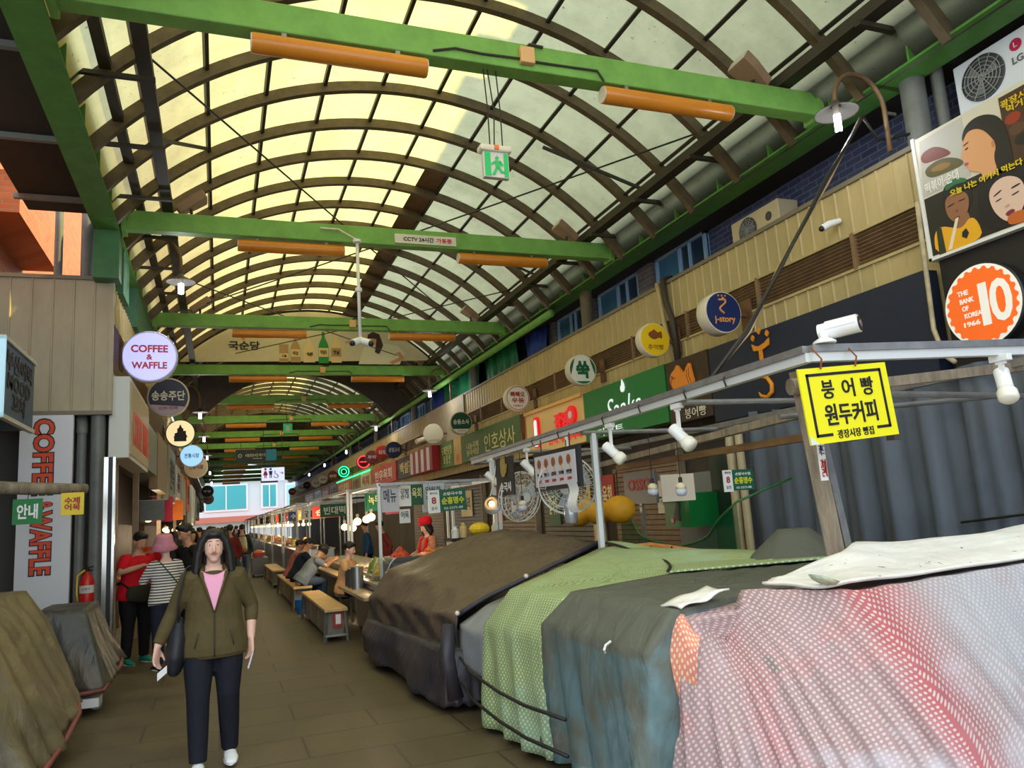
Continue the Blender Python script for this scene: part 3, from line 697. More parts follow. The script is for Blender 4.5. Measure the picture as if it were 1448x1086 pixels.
for y, z, c, l in ((32.94, 4.07, srgb(255, 40, 50), 'red'), (38.6, 4.04, srgb(30, 220, 120), 'green')):
    t = disc_sign(5.75, y, z, .29, 'R', mm('ring_case', srgb(46, 30, 32)), mm('ring_face', srgb(60, 30, 30)), 'round sign ringed in glowing %s neon on the right fascia' % l, RS, .14)
    e = lit('neon_'+l, c, 3.0)
    MB().tube([onface(t, 0, 0) @ Vector((.25*math.cos(2*PI*k/24), .25*math.sin(2*PI*k/24), .02)) for k in range(25)], .022, 8).build('neon_ring', e, t, True)
    if l == 'red': MB().bar(onface(t, -.15, 0) @ Vector((0, 0, .02)), onface(t, .15, 0) @ Vector((0, 0, .02)), .04, .03).build('neon_bar', e, t)
    else: MB().tube([onface(t, 0, 0) @ Vector((.13*math.cos(2*PI*k/16), .13*math.sin(2*PI*k/16), .02)) for k in range(17)], .016, 8).build('neon_ring', e, t, True)
# left round signs
ORP = mat('orange_print', srgb(228, 78, 38), .5)
t = disc_sign(-.92, 11.75, 4.12, .37, 'L', mm('lav_case', srgb(206, 206, 230), .4), lit('lavender', srgb(176, 176, 252), .62), 'glowing lavender COFFEE & WAFFLE disc on the left fascia', LS, .14)
txt('COFFEE', onface(t, 0, .11), .48, .11, ORP, t, .035); txt('&', onface(t, 0, -.01), .08, .08, ORP, t, .03); txt('WAFFLE', onface(t, 0, -.13), .46, .10, ORP, t, .035)
t = disc_sign(-.9, 15.73, 4.17, .37, 'L', CASE, mm('night_face', srgb(30, 26, 62), .4), 'round navy sign with white syllables behind the lavender disc', LS, .14)
txt('송송주단', onface(t, 0, .03), .58, .19, WF, t, .02)
MB().prism([(.34*math.cos(a), .34*math.sin(a)) for a in [math.radians(204+i*11.2) for i in range(12)]], .004, onface(t, 0, 0, .006)).build('lilac_segment', mm('lilac', srgb(190, 174, 196), .5), t); txt('신부·한복', onface(t, 0, -.21, .016), .34, .06, mm('magenta_print', srgb(180, 30, 90)), t)
t = disc_sign(-.9, 20.6, 4.04, .345, 'L', mm('green_case', srgb(14, 76, 50), .4), lit('cream', srgb(244, 220, 170), .5), 'round cream sign with a dark building silhouette on the left fascia', LS, .2)
sil = [(-.14, -.2), (.14, -.2), (.14, -.1), (.17, -.1), (.13, -.02), (.13, .06), (.07, .06), (.07, .12), (.04, .13), (0, .23), (-.04, .13), (-.07, .12), (-.07, .02), (-.13, .0), (-.13, -.06), (-.16, -.1), (-.14, -.1)]
MB().prism(sil, .005, onface(t, 0, 0)).build('building_mark', mm('soot', srgb(44, 40, 40)), t)
for y, x, z, r, c, l in ((26.5, -.82, 4.0, .36, lit('pale_blue', srgb(150, 200, 240), .6), 'round pale blue sign fourth along the left fascia'), (30, -.78, 3.9, .4, mm('tan_face', srgb(190, 166, 130), .5), 'round tan sign fifth along the left fascia'),
                      (52, -.7, 4.0, .38, mm('blk_face', srgb(40, 30, 32)), 'round black sign far along the left fascia'), (57, -.7, 3.7, .36, mm('rose_face', srgb(176, 140, 128), .5), 'round rose sign below and beyond the far black one')):
    t = disc_sign(x, y, z, r, 'L', CASE, c, l, LS, .16); txt('전통시장' if c.name != 'blk_face' else '주방', onface(t, 0, 0), r*1.2, r*.4, mm('soot', srgb(44, 40, 40)) if c.name != 'blk_face' else WF, t, .02)

# ------------------------------------------------------------------ sign boards along the right wall
XB = 6.02
def board(y0, y1, z0, z1, m, label, group='sign boards along the right wall', d=.15, name='signboard', x=XB):
    t = thing(name, label, 'sign', (x+d/2, (y0+y1)/2, z0), group)
    MB().bb(x, x+d, y0, y1, z0, z1).build('board', m, t)
    return t
def rp(y, z, d=.004): return frame((XB-d, y, z), R_WALL)
NB = mat('night_blue_board', srgb(20, 32, 54), .5, var=.08)
OG = mat('orange_gold', srgb(230, 146, 28), .5)
t = board(4.95, 8.33, 2.6, 3.57, NB, 'long night blue sign board with an orange crowned emblem')
M0 = rp(7.28, 3.1)
mb = MB()
for x, z in ((-.12, .40), (0, .46), (.14, .40)): mb.prism([(x, z+.04), (x+.032, z), (x, z-.04), (x-.032, z)], .02, M0)
mb.prism([(-.15, .33), (-.10, .30), (-.02, .28), (.08, .30), (.16, .34), (.15, .26), (.06, .23), (.02, .23), (.03, -.02), (-.03, -.02), (-.03, .23), (-.12, .24)], .02, M0)
mb.build('crown_letter', OG, t)
MB().tube([M0 @ Vector((p, q, .01)) for p, q in ((.10, .07), (.0, .11), (-.09, .06), (-.1, -.02), (-.03, -.08), (.06, -.12), (.12, -.2), (.11, -.29), (.02, -.34), (-.08, -.31), (-.12, -.26))], [.012, .02, .026, .026, .024, .024, .026, .026, .024, .02, .01], 8).build('script_letter', OG, t, True)
t = board(8.36, 9.38, 2.7, 3.58, mm('dark_timber_board', srgb(62, 46, 32), .6, var=.3, scale=4), 'dark brown sign board with an orange fish shaped bread')
FISHB = [(-.30, .02), (-.26, .13), (-.14, .18), (-.09, .24), (-.02, .17), (.06, .08), (.14, .16), (.22, .22), (.24, .08), (.29, -.08), (.18, -.16), (.06, -.16), (.0, -.24), (-.1, -.2), (-.22, -.13)]
o = MB().prism(chaikin(FISHB, 1), .04, rp(8.95, 3.27)).build('fish_bread', mm('fish_orange', srgb(238, 140, 40), .45, var=.06), t, bevel=.006)
mb = MB(); M1 = rp(8.95, 3.27, .045)
mb.tube([M1 @ Vector((-.18+.08*math.cos(a), -.02+.08*math.sin(a), 0)) for a in [math.radians(60+i*20) for i in range(11)]], .006, 6)
mb.tube([M1 @ Vector((p, q, 0)) for p, q in ((.15, .12), (.14, .02), (.19, -.1))], .005, 6).tube([M1 @ Vector((p, q, 0)) for p, q in ((.2, .14), (.19, .02), (.24, -.08))], .005, 6)
mb.ball(M1 @ Vector((-.22, .08, 0)), .016); mb.build('fish_lines', mm('bread_line', srgb(120, 60, 24)), o)
txt('붕어빵', rp(8.75, 2.80), .5, .14, WF, t)
t = board(9.42, 12.10, 2.75, 3.59, mm('leaf_green_board', srgb(10, 122, 52), .45, var=.04), 'wide bright green sign board reading Saaks')
NW = lit('white_letter', srgb(235, 245, 250), .35)
txt('Saaks', rp(10.70, 3.16, .01), 1.12, .36, NW, t, -.008, shear=.25)
mb = MB().prism([(0, .14), (.05, .06), (.065, 0), (.04, -.05), (0, -.065), (-.04, -.05), (-.06, 0), (-.04, .04), (-.02, .05)], .02, rp(10.66, 3.45)); mb.build('flame_mark', NW, t)
txt('디저트', rp(11.2, 2.84), .9, .13, NW, t)
t = board(12.13, 14.87, 2.75, 3.56, mm('cream_board', srgb(240, 208, 140), .45), 'cream sign board with raised red letters and a red bottle shape')
REDL = lit('red_letter', srgb(226, 24, 30), .25)
txt('광명', rp(13.0, 3.24, .01), .62, .3, REDL, t, .04, depth=.05)
MB().lathe([(.17, 0), (.17, .06)], (XB-.01, 12.55, 3.28), Matrix.Rotation(-PI/2, 4, 'Y'), 24).build('red_disc', REDL, t, 'auto')
MB().lathe([(.07, 0), (.07, .07)], (XB-.01, 12.55, 3.28), Matrix.Rotation(-PI/2, 4, 'Y'), 20).build('white_dot', WHITE, t, 'auto')
txt('한국 수제어묵', rp(13.0, 2.92, .01), 1.5, .16, REDL, t, .03)
o = MB().prism([(-.12, -.3), (.12, -.3), (.12, .2)]+[(.12*math.cos(a), .2+.12*math.sin(a)) for a in [math.radians(20*i) for i in range(1, 9)]]+[(-.12, .2)], .05, rp(14.25, 3.15)).build('bottle_shape', REDL, t)
MB().prism([(-.07, -.28), (.07, -.28), (.07, .2), (.04, .25), (-.04, .25), (-.07, .2)], .06, rp(14.25, 3.15)).build('bottle_light', lit('white_letter', srgb(235, 245, 250), .35), o)
MB().bb(XB-.05, XB+.15, 12.13, 14.87, 3.56, 3.62).build('board_cap', mm('cap_cream', srgb(236, 190, 110), .5), t)
OLV = mat('olive_green_board', srgb(64, 100, 34), .5, var=.1); PALE = mat('pale_yellow_print', srgb(232, 222, 160), .5)
t = board(15.2, 19.55, 2.95, 3.66, OLV, 'olive green sign board with large pale syllables')
txt('인호상사', rp(16.6, 3.27), 2.1, .42, PALE, t, .0); txt('나눔국제\n동아식당', rp(18.6, 3.25), 1.0, .34, PALE, t)
t = board(14.9, 15.18, 2.95, 3.66, mm('straw_board', srgb(206, 170, 110), .6, var=.2, stretch=(1, 6, .4)), 'narrow straw coloured panel at the end of the olive board')
for k in range(4): MB().tube([(XB-.01, 14.95+k*.06, 3.64), (XB-.012, 14.93+k*.065, 3.3), (XB-.01, 15.0+k*.03, 3.0)], .01, 5).build('straw_line', mm('bread_line', srgb(120, 60, 24)), t)
t = board(19.6, 20.3, 2.95, 3.66, mm('straw_board', srgb(206, 170, 110)), 'narrow straw coloured panel between the two green boards'); txt('국수', rp(19.95, 3.1), .35, .25, ORP, t)
t = board(20.35, 21.7, 2.95, 3.66, mm('moss_board', srgb(78, 120, 40), .5), 'short moss green board before the striped awning'); txt('도매전문점\n포 장 인', rp(21.0, 3.3), 1.0, .5, PALE, t)
# striped red box awning
t = thing('striped_awning', 'red box awning with white stripes on the right wall', 'awning', (5.9, 23, 3.0))
MB().bb(5.8, 6.15, 21.8, 24.7, 2.95, 3.66).build('awning_box', mm('awning_red', srgb(170, 24, 30), .5), t)
for k in range(4): MB().bb(5.785, 5.80, 22.1+k*.7, 22.4+k*.7, 2.97, 3.64).build('white_stripe', WHITE, t)
rb = [(24.8, 27.5, mm('umber_board', srgb(58, 46, 46), .5, var=.2), PALE, '백설집', 'umber board with pale brush letters right after the striped awning'),
      (27.8, 32.6, mm('vermilion_board', srgb(186, 70, 40), .5, var=.25, scale=2), WF, '한우육회', 'long vermilion board beyond the umber one'),
      (32.9, 35.4, mm('cream_pic', srgb(200, 196, 150), .5, var=.2), MAR, '육회', 'cream board edged by a green light strip'), (35.5, 38.0, mm('olive_pic', srgb(120, 140, 70), .5, var=.3), MAR, '자매집', 'pale olive board edged by a green light strip'),
      (38.2, 43.0, mm('orange_pic', srgb(206, 96, 44), .5, var=.25, scale=3), PALE, '빈대떡', 'orange board in the row after the green light strip'), (43.3, 46, mm('grey_pic', srgb(150, 140, 130), .5, var=.2), BLACK, '순대', 'grey board in the far part of the right row'),
      (46.3, 50, mm('orange_pic', srgb(206, 96, 44)), WF, '김밥', 'orange board in the far part of the right row'), (50.4, 54, mm('white_pic', srgb(220, 220, 224), .5), NAVY, '수산', 'white board in the far part of the right row'), (54.4, 60, mm('salmon_pic', srgb(216, 130, 110), .5), WF, '떡집', 'salmon board at the far end of the right row')]
for y0, y1, m, tm, s, l in rb:
    t = board(y0, y1, 2.98, 3.7, m, l); txt(s, rp((y0+y1)/2, 3.33), (y1-y0)*.7, .4, tm, t, .02)
    if 'light strip' in l: MB().bb(XB-.03, XB, y0, y1, 3.7, 3.74).build('light_strip', lit('neon_green', srgb(30, 220, 120), 3), t)

# ------------------------------------------------------------------ poster, black panel and orange lightbox by the corner
XP = 6.02
t = thing('food_poster', 'large food poster of three people eating, at the near end of the right wall', 'poster', (XP+.03, 4.1, 3.64))
MB().bb(XP, XP+.08, 3.3, 4.86, 3.64, 4.78).build('poster_board', mm('poster_cream', srgb(214, 206, 186), .4), t)
MB().bb(XP-.012, XP+.085, 4.85, 4.88, 3.62, 4.80).bb(XP-.012, XP+.085, 3.3, 4.88, 3.62, 3.645).build('poster_frame', WHITE, t)
def pp(name, pts, m, d):
    if any(q in name for q in ('hair', 'face', 'dish', 'feature', 'food', 'shirt', 'cap')): pts = chaikin(pts)
    o = MB().prism(pts, .0016, frame((XP-d, 4.86, 3.64), R_WALL)).build(name, m, t); return o
def S(*c): return mm('print_%d_%d_%d' % c, srgb(*c), .45)
pp('printed_scene', [(.06, 1.1), (.5, 1.12), (.5, .58), (.02, .58)], S(190, 186, 178), .001)
pp('printed_scene', [(.02, .56), (1.5, .56), (1.5, .02), (.02, .02)], S(34, 30, 28), .001)
pp('printed_dish', [(.05, .98), (.2, 1.0), (.33, .9), (.36, .84), (.2, .86), (.06, .88)], S(120, 40, 24), .003)
pp('printed_dish', [(.06, .83), (.25, .86), (.42, .78), (.47, .70), (.30, .70), (.1, .72)], S(92, 84, 40), .003)
pp('printed_dish', [(.10, .79), (.24, .82), (.36, .76), (.26, .73)], S(150, 110, 50), .0045)
txt('떡볶이·순대', frame((XP-.004, 4.86-.22, 3.64+.645), R_WALL), .34, .10, S(240, 236, 226), t, .02)
pp('printed_scene', [(.84, 1.1), (1.5, 1.1), (1.5, .5), (.84, .5)], S(70, 44, 28), .003)
for k, (x, z, c) in enumerate(((.93, .88, (150, 50, 26)), (.95, .78, (90, 60, 40)), (.98, .68, (30, 26, 24)), (1.2, .8, (160, 90, 40)))):
    pp('printed_dish', [(x+.07*math.cos(a*PI/5), z+.05*math.sin(a*PI/5)) for a in range(10)], S(*c), .0045)
txt('광장시장\n먹거리', frame((XP-.006, 4.86-1.0, 3.64+1.0), R_WALL), .3, .12, S(226, 190, 40), t, .02)
SK1, SK2, SK3 = S(222, 160, 110), S(150, 100, 70), S(226, 190, 170)
pp('printed_hair', [(.46, .88), (.50, 1.0), (.6, 1.05), (.72, 1.03), (.83, .95), (.87, .80), (.88, .6), (.87, .49), (.73, .47), (.70, .62)], S(30, 24, 22), .006)
pp('printed_face', [(.54, .97), (.47, .88), (.47, .83), (.435, .77), (.465, .745), (.46, .71), (.49, .67), (.49, .62), (.55, .59), (.60, .56), (.60, .50), (.74, .50), (.72, .64), (.76, .72), (.74, .8), (.66, .93)], SK1, .0076)
for p_, c in (([(.475, .86), (.53, .875), (.535, .865), (.48, .85)], (40, 26, 22)), ([(.485, .82), (.52, .83), (.52, .815), (.49, .808)], (30, 20, 18)), ([(.455, .705), (.5, .70), (.5, .68), (.47, .675)], (190, 70, 80)), ([(.72, .77), (.75, .79), (.755, .73), (.73, .71)], (200, 130, 84))):
    pp('printed_feature', p_, S(*c), .0092)
pp('printed_hair', [(.19, .5), (.24, .6), (.35, .61), (.46, .56), (.49, .42), (.46, .3), (.2, .36)], S(24, 22, 22), .003)
pp('printed_cap', [(.24, .58), (.34, .63), (.45, .58), (.46, .54), (.34, .57), (.25, .54)], S(40, 110, 66), .0045)
pp('printed_face', [(.22, .46), (.28, .50), (.40, .49), (.45, .42), (.44, .33), (.40, .26), (.33, .22), (.26, .26), (.22, .34)], SK2, .006)
pp('printed_neck', [(.28, .26), (.42, .28), (.44, .16), (.3, .14)], SK2, .0046)
pp('printed_shirt', [(.06, .2), (.14, .26), (.26, .2), (.34, .16), (.44, .24), (.50, .16), (.52, .0), (.06, .0)], S(236, 172, 30), .0062)
pp('printed_noodles', [(.30, .27), (.33, .27), (.22, .02), (.18, .02)], S(236, 220, 190), .0078)
pp('printed_strap', [(.10, .25), (.15, .24), (.16, .0), (.09, .0)], S(44, 52, 34), .0078)
pp('printed_mark', [(.34, .13), (.38, .15), (.40, .1), (.37, .06), (.33, .09)], S(26, 26, 34), .0078)
for p_, c in (([(.24, .40), (.31, .41), (.31, .40), (.24, .39)], (40, 26, 22)), ([(.35, .41), (.42, .41), (.42, .40), (.35, .40)], (40, 26, 22)), ([(.30, .34), (.34, .34), (.33, .32), (.31, .32)], (120, 74, 52)), ([(.28, .28), (.35, .28), (.33, .255), (.30, .255)], (110, 50, 44))):
    pp('printed_feature', p_, S(*c), .0076)
pp('printed_hair', [(.52, .42), (.6, .5), (.75, .52), (.95, .5), (1.1, .4), (1.12, .02), (.5, .02)], S(18, 16, 18), .006)
pp('printed_face', [(.62, .36), (.70, .44), (.82, .44), (.92, .36), (.93, .22), (.88, .12), (.80, .05), (.72, .08), (.64, .2)], SK3, .0076)
for p_, c in (([(.66, .32), (.74, .35), (.74, .335), (.67, .31)], (40, 26, 22)), ([(.82, .33), (.90, .34), (.90, .325), (.82, .315)], (40, 26, 22)), ([(.67, .27), (.73, .28), (.73, .27), (.68, .26)], (50, 36, 34)), ([(.81, .27), (.88, .28), (.88, .268), (.82, .258)], (50, 36, 34)), ([(.74, .2), (.78, .21), (.79, .19), (.75, .18)], (200, 150, 130)), ([(.73, .14), (.80, .16), (.83, .13), (.76, .10)], (120, 40, 60))):
    pp('printed_feature', p_, S(*c), .0092)
pp('printed_food', [(.74, .1), (.82, .13), (.95, .1), (.95, .02), (.76, .02)], S(196, 100, 36), .0108)
txt('오늘 나는 여기서 먹는다', frame((XP-.0125, 4.86-.62, 3.64+.50), R_WALL), .66, .06, S(232, 206, 40), t, .02)
t = thing('black_panel', 'black wall panel under the food poster', 'panel', (XP+.1, 4.1, 2.5)); MB().bb(XP+.06, XP+.2, 3.3, 4.84, 2.5, 3.62).build('panel_sheet', mm('black_board', srgb(26, 24, 24), .5), t)
t = thing('coin_sign', 'round orange lightbox styled as a Korean coin under the food poster', 'sign', (XP, 4.42, 3.09))
MY = Matrix.Rotation(-PI/2, 4, 'Y')
MB().lathe([(.35, 0), (.36, .01), (.36, .10), (.35, .11)], (XP+.06, 4.42, 3.09), MY, 48).build('sign_case', BLACK, t, 'auto')
MB().lathe([(.345, 0), (.345, .005)], (XP-.05, 4.42, 3.09), MY, 48).build('white_face', lit('coin_white', srgb(226, 220, 210), .25), t, 'auto')
ring = []
for k in range(96):
    a = 2*PI*k/96; r = .325 if (k % 2) else .305
    r = .325 if (k//1) % 4 in (0, 1) else .303
    ring.append((r*math.cos(a), r*math.sin(a)))
MB().prism(ring, .004, frame((XP-.056, 4.42, 3.09), R_WALL)).build('orange_face', lit('coin_orange', srgb(226, 98, 30), .3), t)
CW = lit('coin_white', srgb(226, 220, 210), .25)
for k, (s, w_, z) in enumerate((('THE', .10, .14), ('BANK', .13, .07), ('OF', .06, .005), ('KOREA', .16, -.06), ('1966', .15, -.135))):
    txt(s, frame((XP-.061, 4.42+.20-w_/2-.012*k+(.03 if k == 4 else 0), 3.09+z), R_WALL), w_, .043, CW, t, .02)
txt('1', frame((XP-.061, 4.42-.03, 3.09+.0), R_WALL), .075, .36, CW, t, .0); txt('0', frame((XP-.061, 4.42-.175, 3.09+.0), R_WALL), .19, .36, CW, t, .02)
# plastic-wrapped hose down the corner
tag(MB().tube([(6.0, 4.9, 4.2), (5.99, 4.91, 3.7), (5.97, 4.9, 3.4), (5.97, 4.91, 3.0), (5.96, 4.84, 2.75), (5.9, 4.7, 2.66)], .022, 8).build('wrapped_hose', mm('hose_wrap', srgb(176, 160, 126), .5, var=.3), smooth=True), 'pale wrapped hose running down beside the black panel', 'hose')

# ------------------------------------------------------------------ gooseneck lamps
def gooseneck(x, y, z, s, reach, top, label, lamp_z, power=0):
    """wall foot at x,y,z; s = direction towards the alley"""
    t = thing('gooseneck_lamp', label, 'lamp', (x, y, z), 'gooseneck lamps along the eaves')
    r = reach/2; cx = x+s*r; zc = top-r
    pts = [(x, y, z), (x, y, zc)]+[(cx-s*r*math.cos(a), y, zc+r*math.sin(a)) for a in [PI*k/12 for k in range(1, 12)]]+[(x+s*reach, y, zc), (x+s*reach, y, lamp_z+.10)]
    pipe = mm('bronze_pipe', srgb(124, 98, 70), .45, .3, var=.15)
    MB().tube(pts, .024, 10).build('neck', pipe, t, True)
    MB().bar((x, y, z+.15), (x-s*.14, y, z+.15), .02, .03).bar((x, y, z+.4), (x-s*.14, y, z+.4), .02, .03).build('wall_clamp', STEEL, t)
    lx = x+s*reach
    MB().lathe([(.03, .10), (.05, .06), (.20, -.02), (.205, -.03), (.19, -.02), (.05, .045)], (lx, y, lamp_z), None, 28, cap=False).build('shade', mm('shade_grey', srgb(92, 88, 84), .4, .4), t, True)
    MB().lathe([(.03, .08), (.032, -.04), (.028, -.05)], (lx, y, lamp_z), None, 12).build('socket', OFFW, t, 'auto')
    b = MB()
    for k in range(4): b.tube([(lx+.025*math.cos(k*PI/2), y+.025*math.sin(k*PI/2), lamp_z-.05), (lx+.025*math.cos(k*PI/2), y+.025*math.sin(k*PI/2), lamp_z-.20)], .014, 8)
    b.build('lamp_tube', CFL, t, True)
    if power:
        l = bpy.data.lights.new('lamp_light', 'POINT'); l.energy = power; l.color = (.94, .97, 1); l.shadow_soft_size = .06
        lo = bpy.data.objects.new('lamp_light', l); COL.objects.link(lo); lo.location = (lx, y, lamp_z-.26)
    return t
gooseneck(6.12, 5.2, 4.86, -1, .62, 5.62, 'gooseneck lamp over the near end of the right fascia', 5.2, 6)
gooseneck(-1.24, 11.8, 5.12, 1, .72, 5.92, 'gooseneck lamp above the left corner cladding', 5.27, 10)
gooseneck(6.1, 20.6, 4.8, -1, .6, 5.7, 'gooseneck lamp beside the green sheets on the right', 5.1, 14)
gooseneck(6.1, 28.6, 4.8, -1, .6, 5.7, 'second gooseneck lamp along the right fascia', 5.1, 14)
for n, y in enumerate((36, 44, 52)): gooseneck(6.1, y, 4.8, -1, .6, 5.7, 'far gooseneck lamp on the right, %s beyond the second' % ('next', 'second', 'third')[n], 4.9)
for n, y in enumerate((22.5, 28.5, 36, 46, 56)): gooseneck(-1.24, y, 4.9, 1, .75, 5.6, '%s gooseneck lamp along the left fascia beyond the corner' % orn[n+1], 4.85, 14 if n < 3 else 0)

# ------------------------------------------------------------------ air conditioners
def aircon(x, y, z, w_, h_, d_, label, lg):
    t = thing('air_conditioner', label, 'air conditioner', (x, y, z), 'outdoor air conditioners')
    wm = mm('ac_white', srgb(224, 228, 236), .4) if lg else mm('ac_cream', srgb(206, 188, 152), .5)
    MB().bb(x, x+d_, y-w_, y, z, z+h_).build('case', wm, t, bevel=.015)
    fr = Matrix.Rotation(-PI/2, 4, 'Y'); cy = y-w_*.36; cz = z+h_*.5; R = h_*.42
    MB().lathe([(R, 0), (R, .012), (R*.96, .014), (R*.96, .004)], (x, cy, cz), fr, 32).build('fan_recess', mm('fan_dark', srgb(70, 72, 74), .5), t, 'auto')
    g = MB()
    for k in range(1, 6): g.tube([(x-.02, cy+R*k/6*math.cos(a), cz+R*k/6*math.sin(a)) for a in [2*PI*i/24 for i in range(25)]], .004, 4)
    for k in range(12): g.bar((x-.02, cy, cz), (x-.02, cy+R*math.cos(PI*k/6), cz+R*math.sin(PI*k/6)), .006, .006)
    g.build('fan_grille', mm('grille', srgb(150, 150, 150), .5), t)
    b = MB()
    for k in range(3): a = 2*PI*k/3; b.prism([(0, 0), (R*.8*math.cos(a), R*.8*math.sin(a)), (R*.75*math.cos(a+.6), R*.75*math.sin(a+.6))], .004, frame((x-.014, cy, cz), R_WALL))
    b.build('fan_blade', mm('blade', srgb(110, 112, 114), .5), t)
    if lg:
        MB().lathe([(.055, 0), (.055, .004)], (x-.001, y-w_*.78, z+h_*.74), fr, 24).build('round_mark', mm('magenta_mark', srgb(190, 30, 84), .4), t)
        txt('LG', frame((x-.004, y-w_*.78, z+h_*.47), R_WALL), .10, .065, mm('grey_print', srgb(100, 104, 112)), t, .02)
        txt('L', frame((x-.007, y-w_*.78, z+h_*.74), R_WALL), .03, .045, WHITE, t)
    else:
        MB().lathe([(.06, 0), (.06, .004)], (x-.001, y-w_*.8, z+h_*.6), fr, 24).build('round_mark', mm('fan_dark', srgb(70, 72, 74)), t)
    for dy in (.08, w_-.08): MB().bb(x-.02, x+d_+.06, y-dy-.02, y-dy+.02, z-.05, z).build('support', mm('fan_dark', srgb(70, 72, 74)), t)
aircon(6.5, 4.72, 5.0, .78, .50, .32, 'white air conditioner with a magenta mark above the food poster', True)
aircon(6.55, 8.25, 4.88, .95, .42, .32, 'cream air conditioner half sunk behind the right fascia', False)
o = MB().bb(6.45, 6.95, 3.6, 5.1, 4.93, 4.96).build('shelf_plate', TRAY); tag(o, kind='structure')

# small bullet camera on the fascia, slanted cable bundle, hoses
t = thing('bullet_camera', 'small white bullet camera on the upper fascia between louvres', 'camera', (6.1, 6.0, 4.42))
MB().tube([(6.18, 6.0, 4.46), (6.05, 6.02, 4.42), (5.98, 6.05, 4.38)], [.03, .04, .04], 10).build('camera_body', WHITE, t, 'auto'); MB().ball((5.97, 6.055, 4.375), .03).build('lens', BLACK, t, True)
t = thing('cable_bundle', 'bundle of cables slanting from the gooseneck lamp down to the stall frame', 'cable', (4.5, 5, 2.6))
for k, (d, r, m) in enumerate(((0, .016, CABLE), (.03, .012, mm('tan_cable', srgb(170, 140, 100), .5)), (-.025, .01, TIE))):
    MB().tube([(5.62, 5.02+d, 5.06), (5.0+d, 4.95, 4.32), (4.35, 4.9+d, 3.5), (3.85+d, 4.8, 2.9), (3.3, 4.75+d, 2.40)], r, 6).build('cable', m, t, True)
tag(MB().tube([(5.62, 5.02, 5.06), (6.1, 5.3, 5.02), (6.3, 5.0, 4.98)], .014, 6).build('arm_cable', CABLE, smooth=True), 'thick black cable from the lamp neck to the corner column', 'cable')
for n, (pts, r, m, l) in enumerate((([(6.3, 9.6, 4.86), (6.14, 9.58, 4.84), (6.12, 9.5, 4.6), (6.12, 9.45, 4.2), (6.12, 9.35, 3.85), (6.12, 9.3, 3.6)], .035, mm('pale_hose', srgb(188, 166, 120), .5), 'pale hose draped down the fascia beside the yellow fish sign'),
                                   ([(6.3, 9.42, 4.9), (6.13, 9.4, 4.86), (6.11, 9.34, 4.5), (6.11, 9.22, 4.2), (6.11, 9.18, 3.6)], .045, mm('dark_hose', srgb(64, 54, 42), .6), 'dark duct draped down the fascia beside the pale hose'))):
    tag(MB().tube(pts, r, 10).build('fascia_hose', m, smooth=True), l, 'hose', 'hoses on the right fascia')

# ------------------------------------------------------------------ left wall signs
t = thing('lightbox_sign', 'long beige COFFEE WAFFLE box sign on the left shopfront', 'sign', (-1.2, 12.3, 2.6))
MB().bb(-1.32, -1.08, 10.92, 13.75, 2.62, 3.68).build('sign_box', mm('box_white', srgb(206, 208, 200), .4), t, bevel=.01)
MB().bb(-1.08, -1.07, 11.0, 13.7, 2.68, 3.62).build('sign_face', mm('box_beige', srgb(186, 168, 138), .5), t)
txt('COFFEE', frame((-1.066, 11.85, 3.05), L_WALL), 1.25, .46, ORP, t, .02); txt('WAFFLE', frame((-1.066, 13.1, 3.05), L_WALL), .95, .46, ORP, t, .02)
t = thing('vertical_sign', 'tall white panel with COFFEE & WAFFLE running downward on the left corner', 'sign', (-1.97, 10.8, .8))
MB().bb(-2.26, -1.69, 10.76, 10.84, .75, 3.16).build('panel', mm('panel_white', srgb(226, 228, 236), .45), t)
for s, z, h in (('COFFEE', 2.65, .95), ('&', 2.06, .12), ('WAFFLE', 1.62, .78)):
    txt(s, frame((-2.0, 10.757, z), (0, 0, -1), (1, 0, 0)), h, .24, BLACK, t, .075, depth=.003); txt(s, frame((-2.0, 10.753, z), (0, 0, -1), (1, 0, 0)), h*.96, .215, ORP, t, .03, depth=.004)
t = thing('shop_lightbox', 'dark blue sign box with cut out letters on the far left shop', 'sign', (-1.95, 8.9, 2.83))
MB().bb(-2.75, -1.9, 8.3, 9.6, 2.83, 3.56).build('sign_box', mm('steel_blue_box', srgb(62, 84, 112), .5), t)
MB().bb(-2.74, -1.88, 8.28, 8.31, 2.81, 3.58).build('end_face', lit('ice_blue', srgb(170, 206, 220), .35), t)
txt('부산어묵\nMOOD\n꼬치', frame((-1.895, 8.95, 3.2), L_WALL), 1.1, .58, mm('soot', srgb(44, 40, 40)), t, .03)
MB().bb(-1.93, -1.88, 8.28, 9.62, 2.80, 2.84).build('edge_trim', OFFW, t); MB().bb(-1.93, -1.88, 8.28, 9.62, 3.55, 3.59).build('edge_trim', OFFW, t)
t = thing('roller_shutter', 'grey roller shutter on the far left shop', 'shutter', (-2.74, 7, 0), kind='structure')
mb = MB()
for k in range(24): mb.bb(-2.75, -2.72, 4.5, 10.6, .05+k*.1, .14+k*.1)
mb.build('shutter_slats', mm('shutter_grey', srgb(136, 134, 130), .5, .2), t); MB().bb(-2.75, -2.66, 10.4, 10.6, 0, 2.5).build('shutter_rail', BLACK, t)
MB().bb(-2.72, -2.715, 8.2, 9.6, 1.2, 1.5).build('blue_stripe', mm('stripe_blue', srgb(96, 130, 150)), t); MB().bb(-2.72, -2.715, 8.2, 9.6, 1.55, 1.75).build('orange_stripe', mm('stripe_orange', srgb(190, 110, 90)), t)
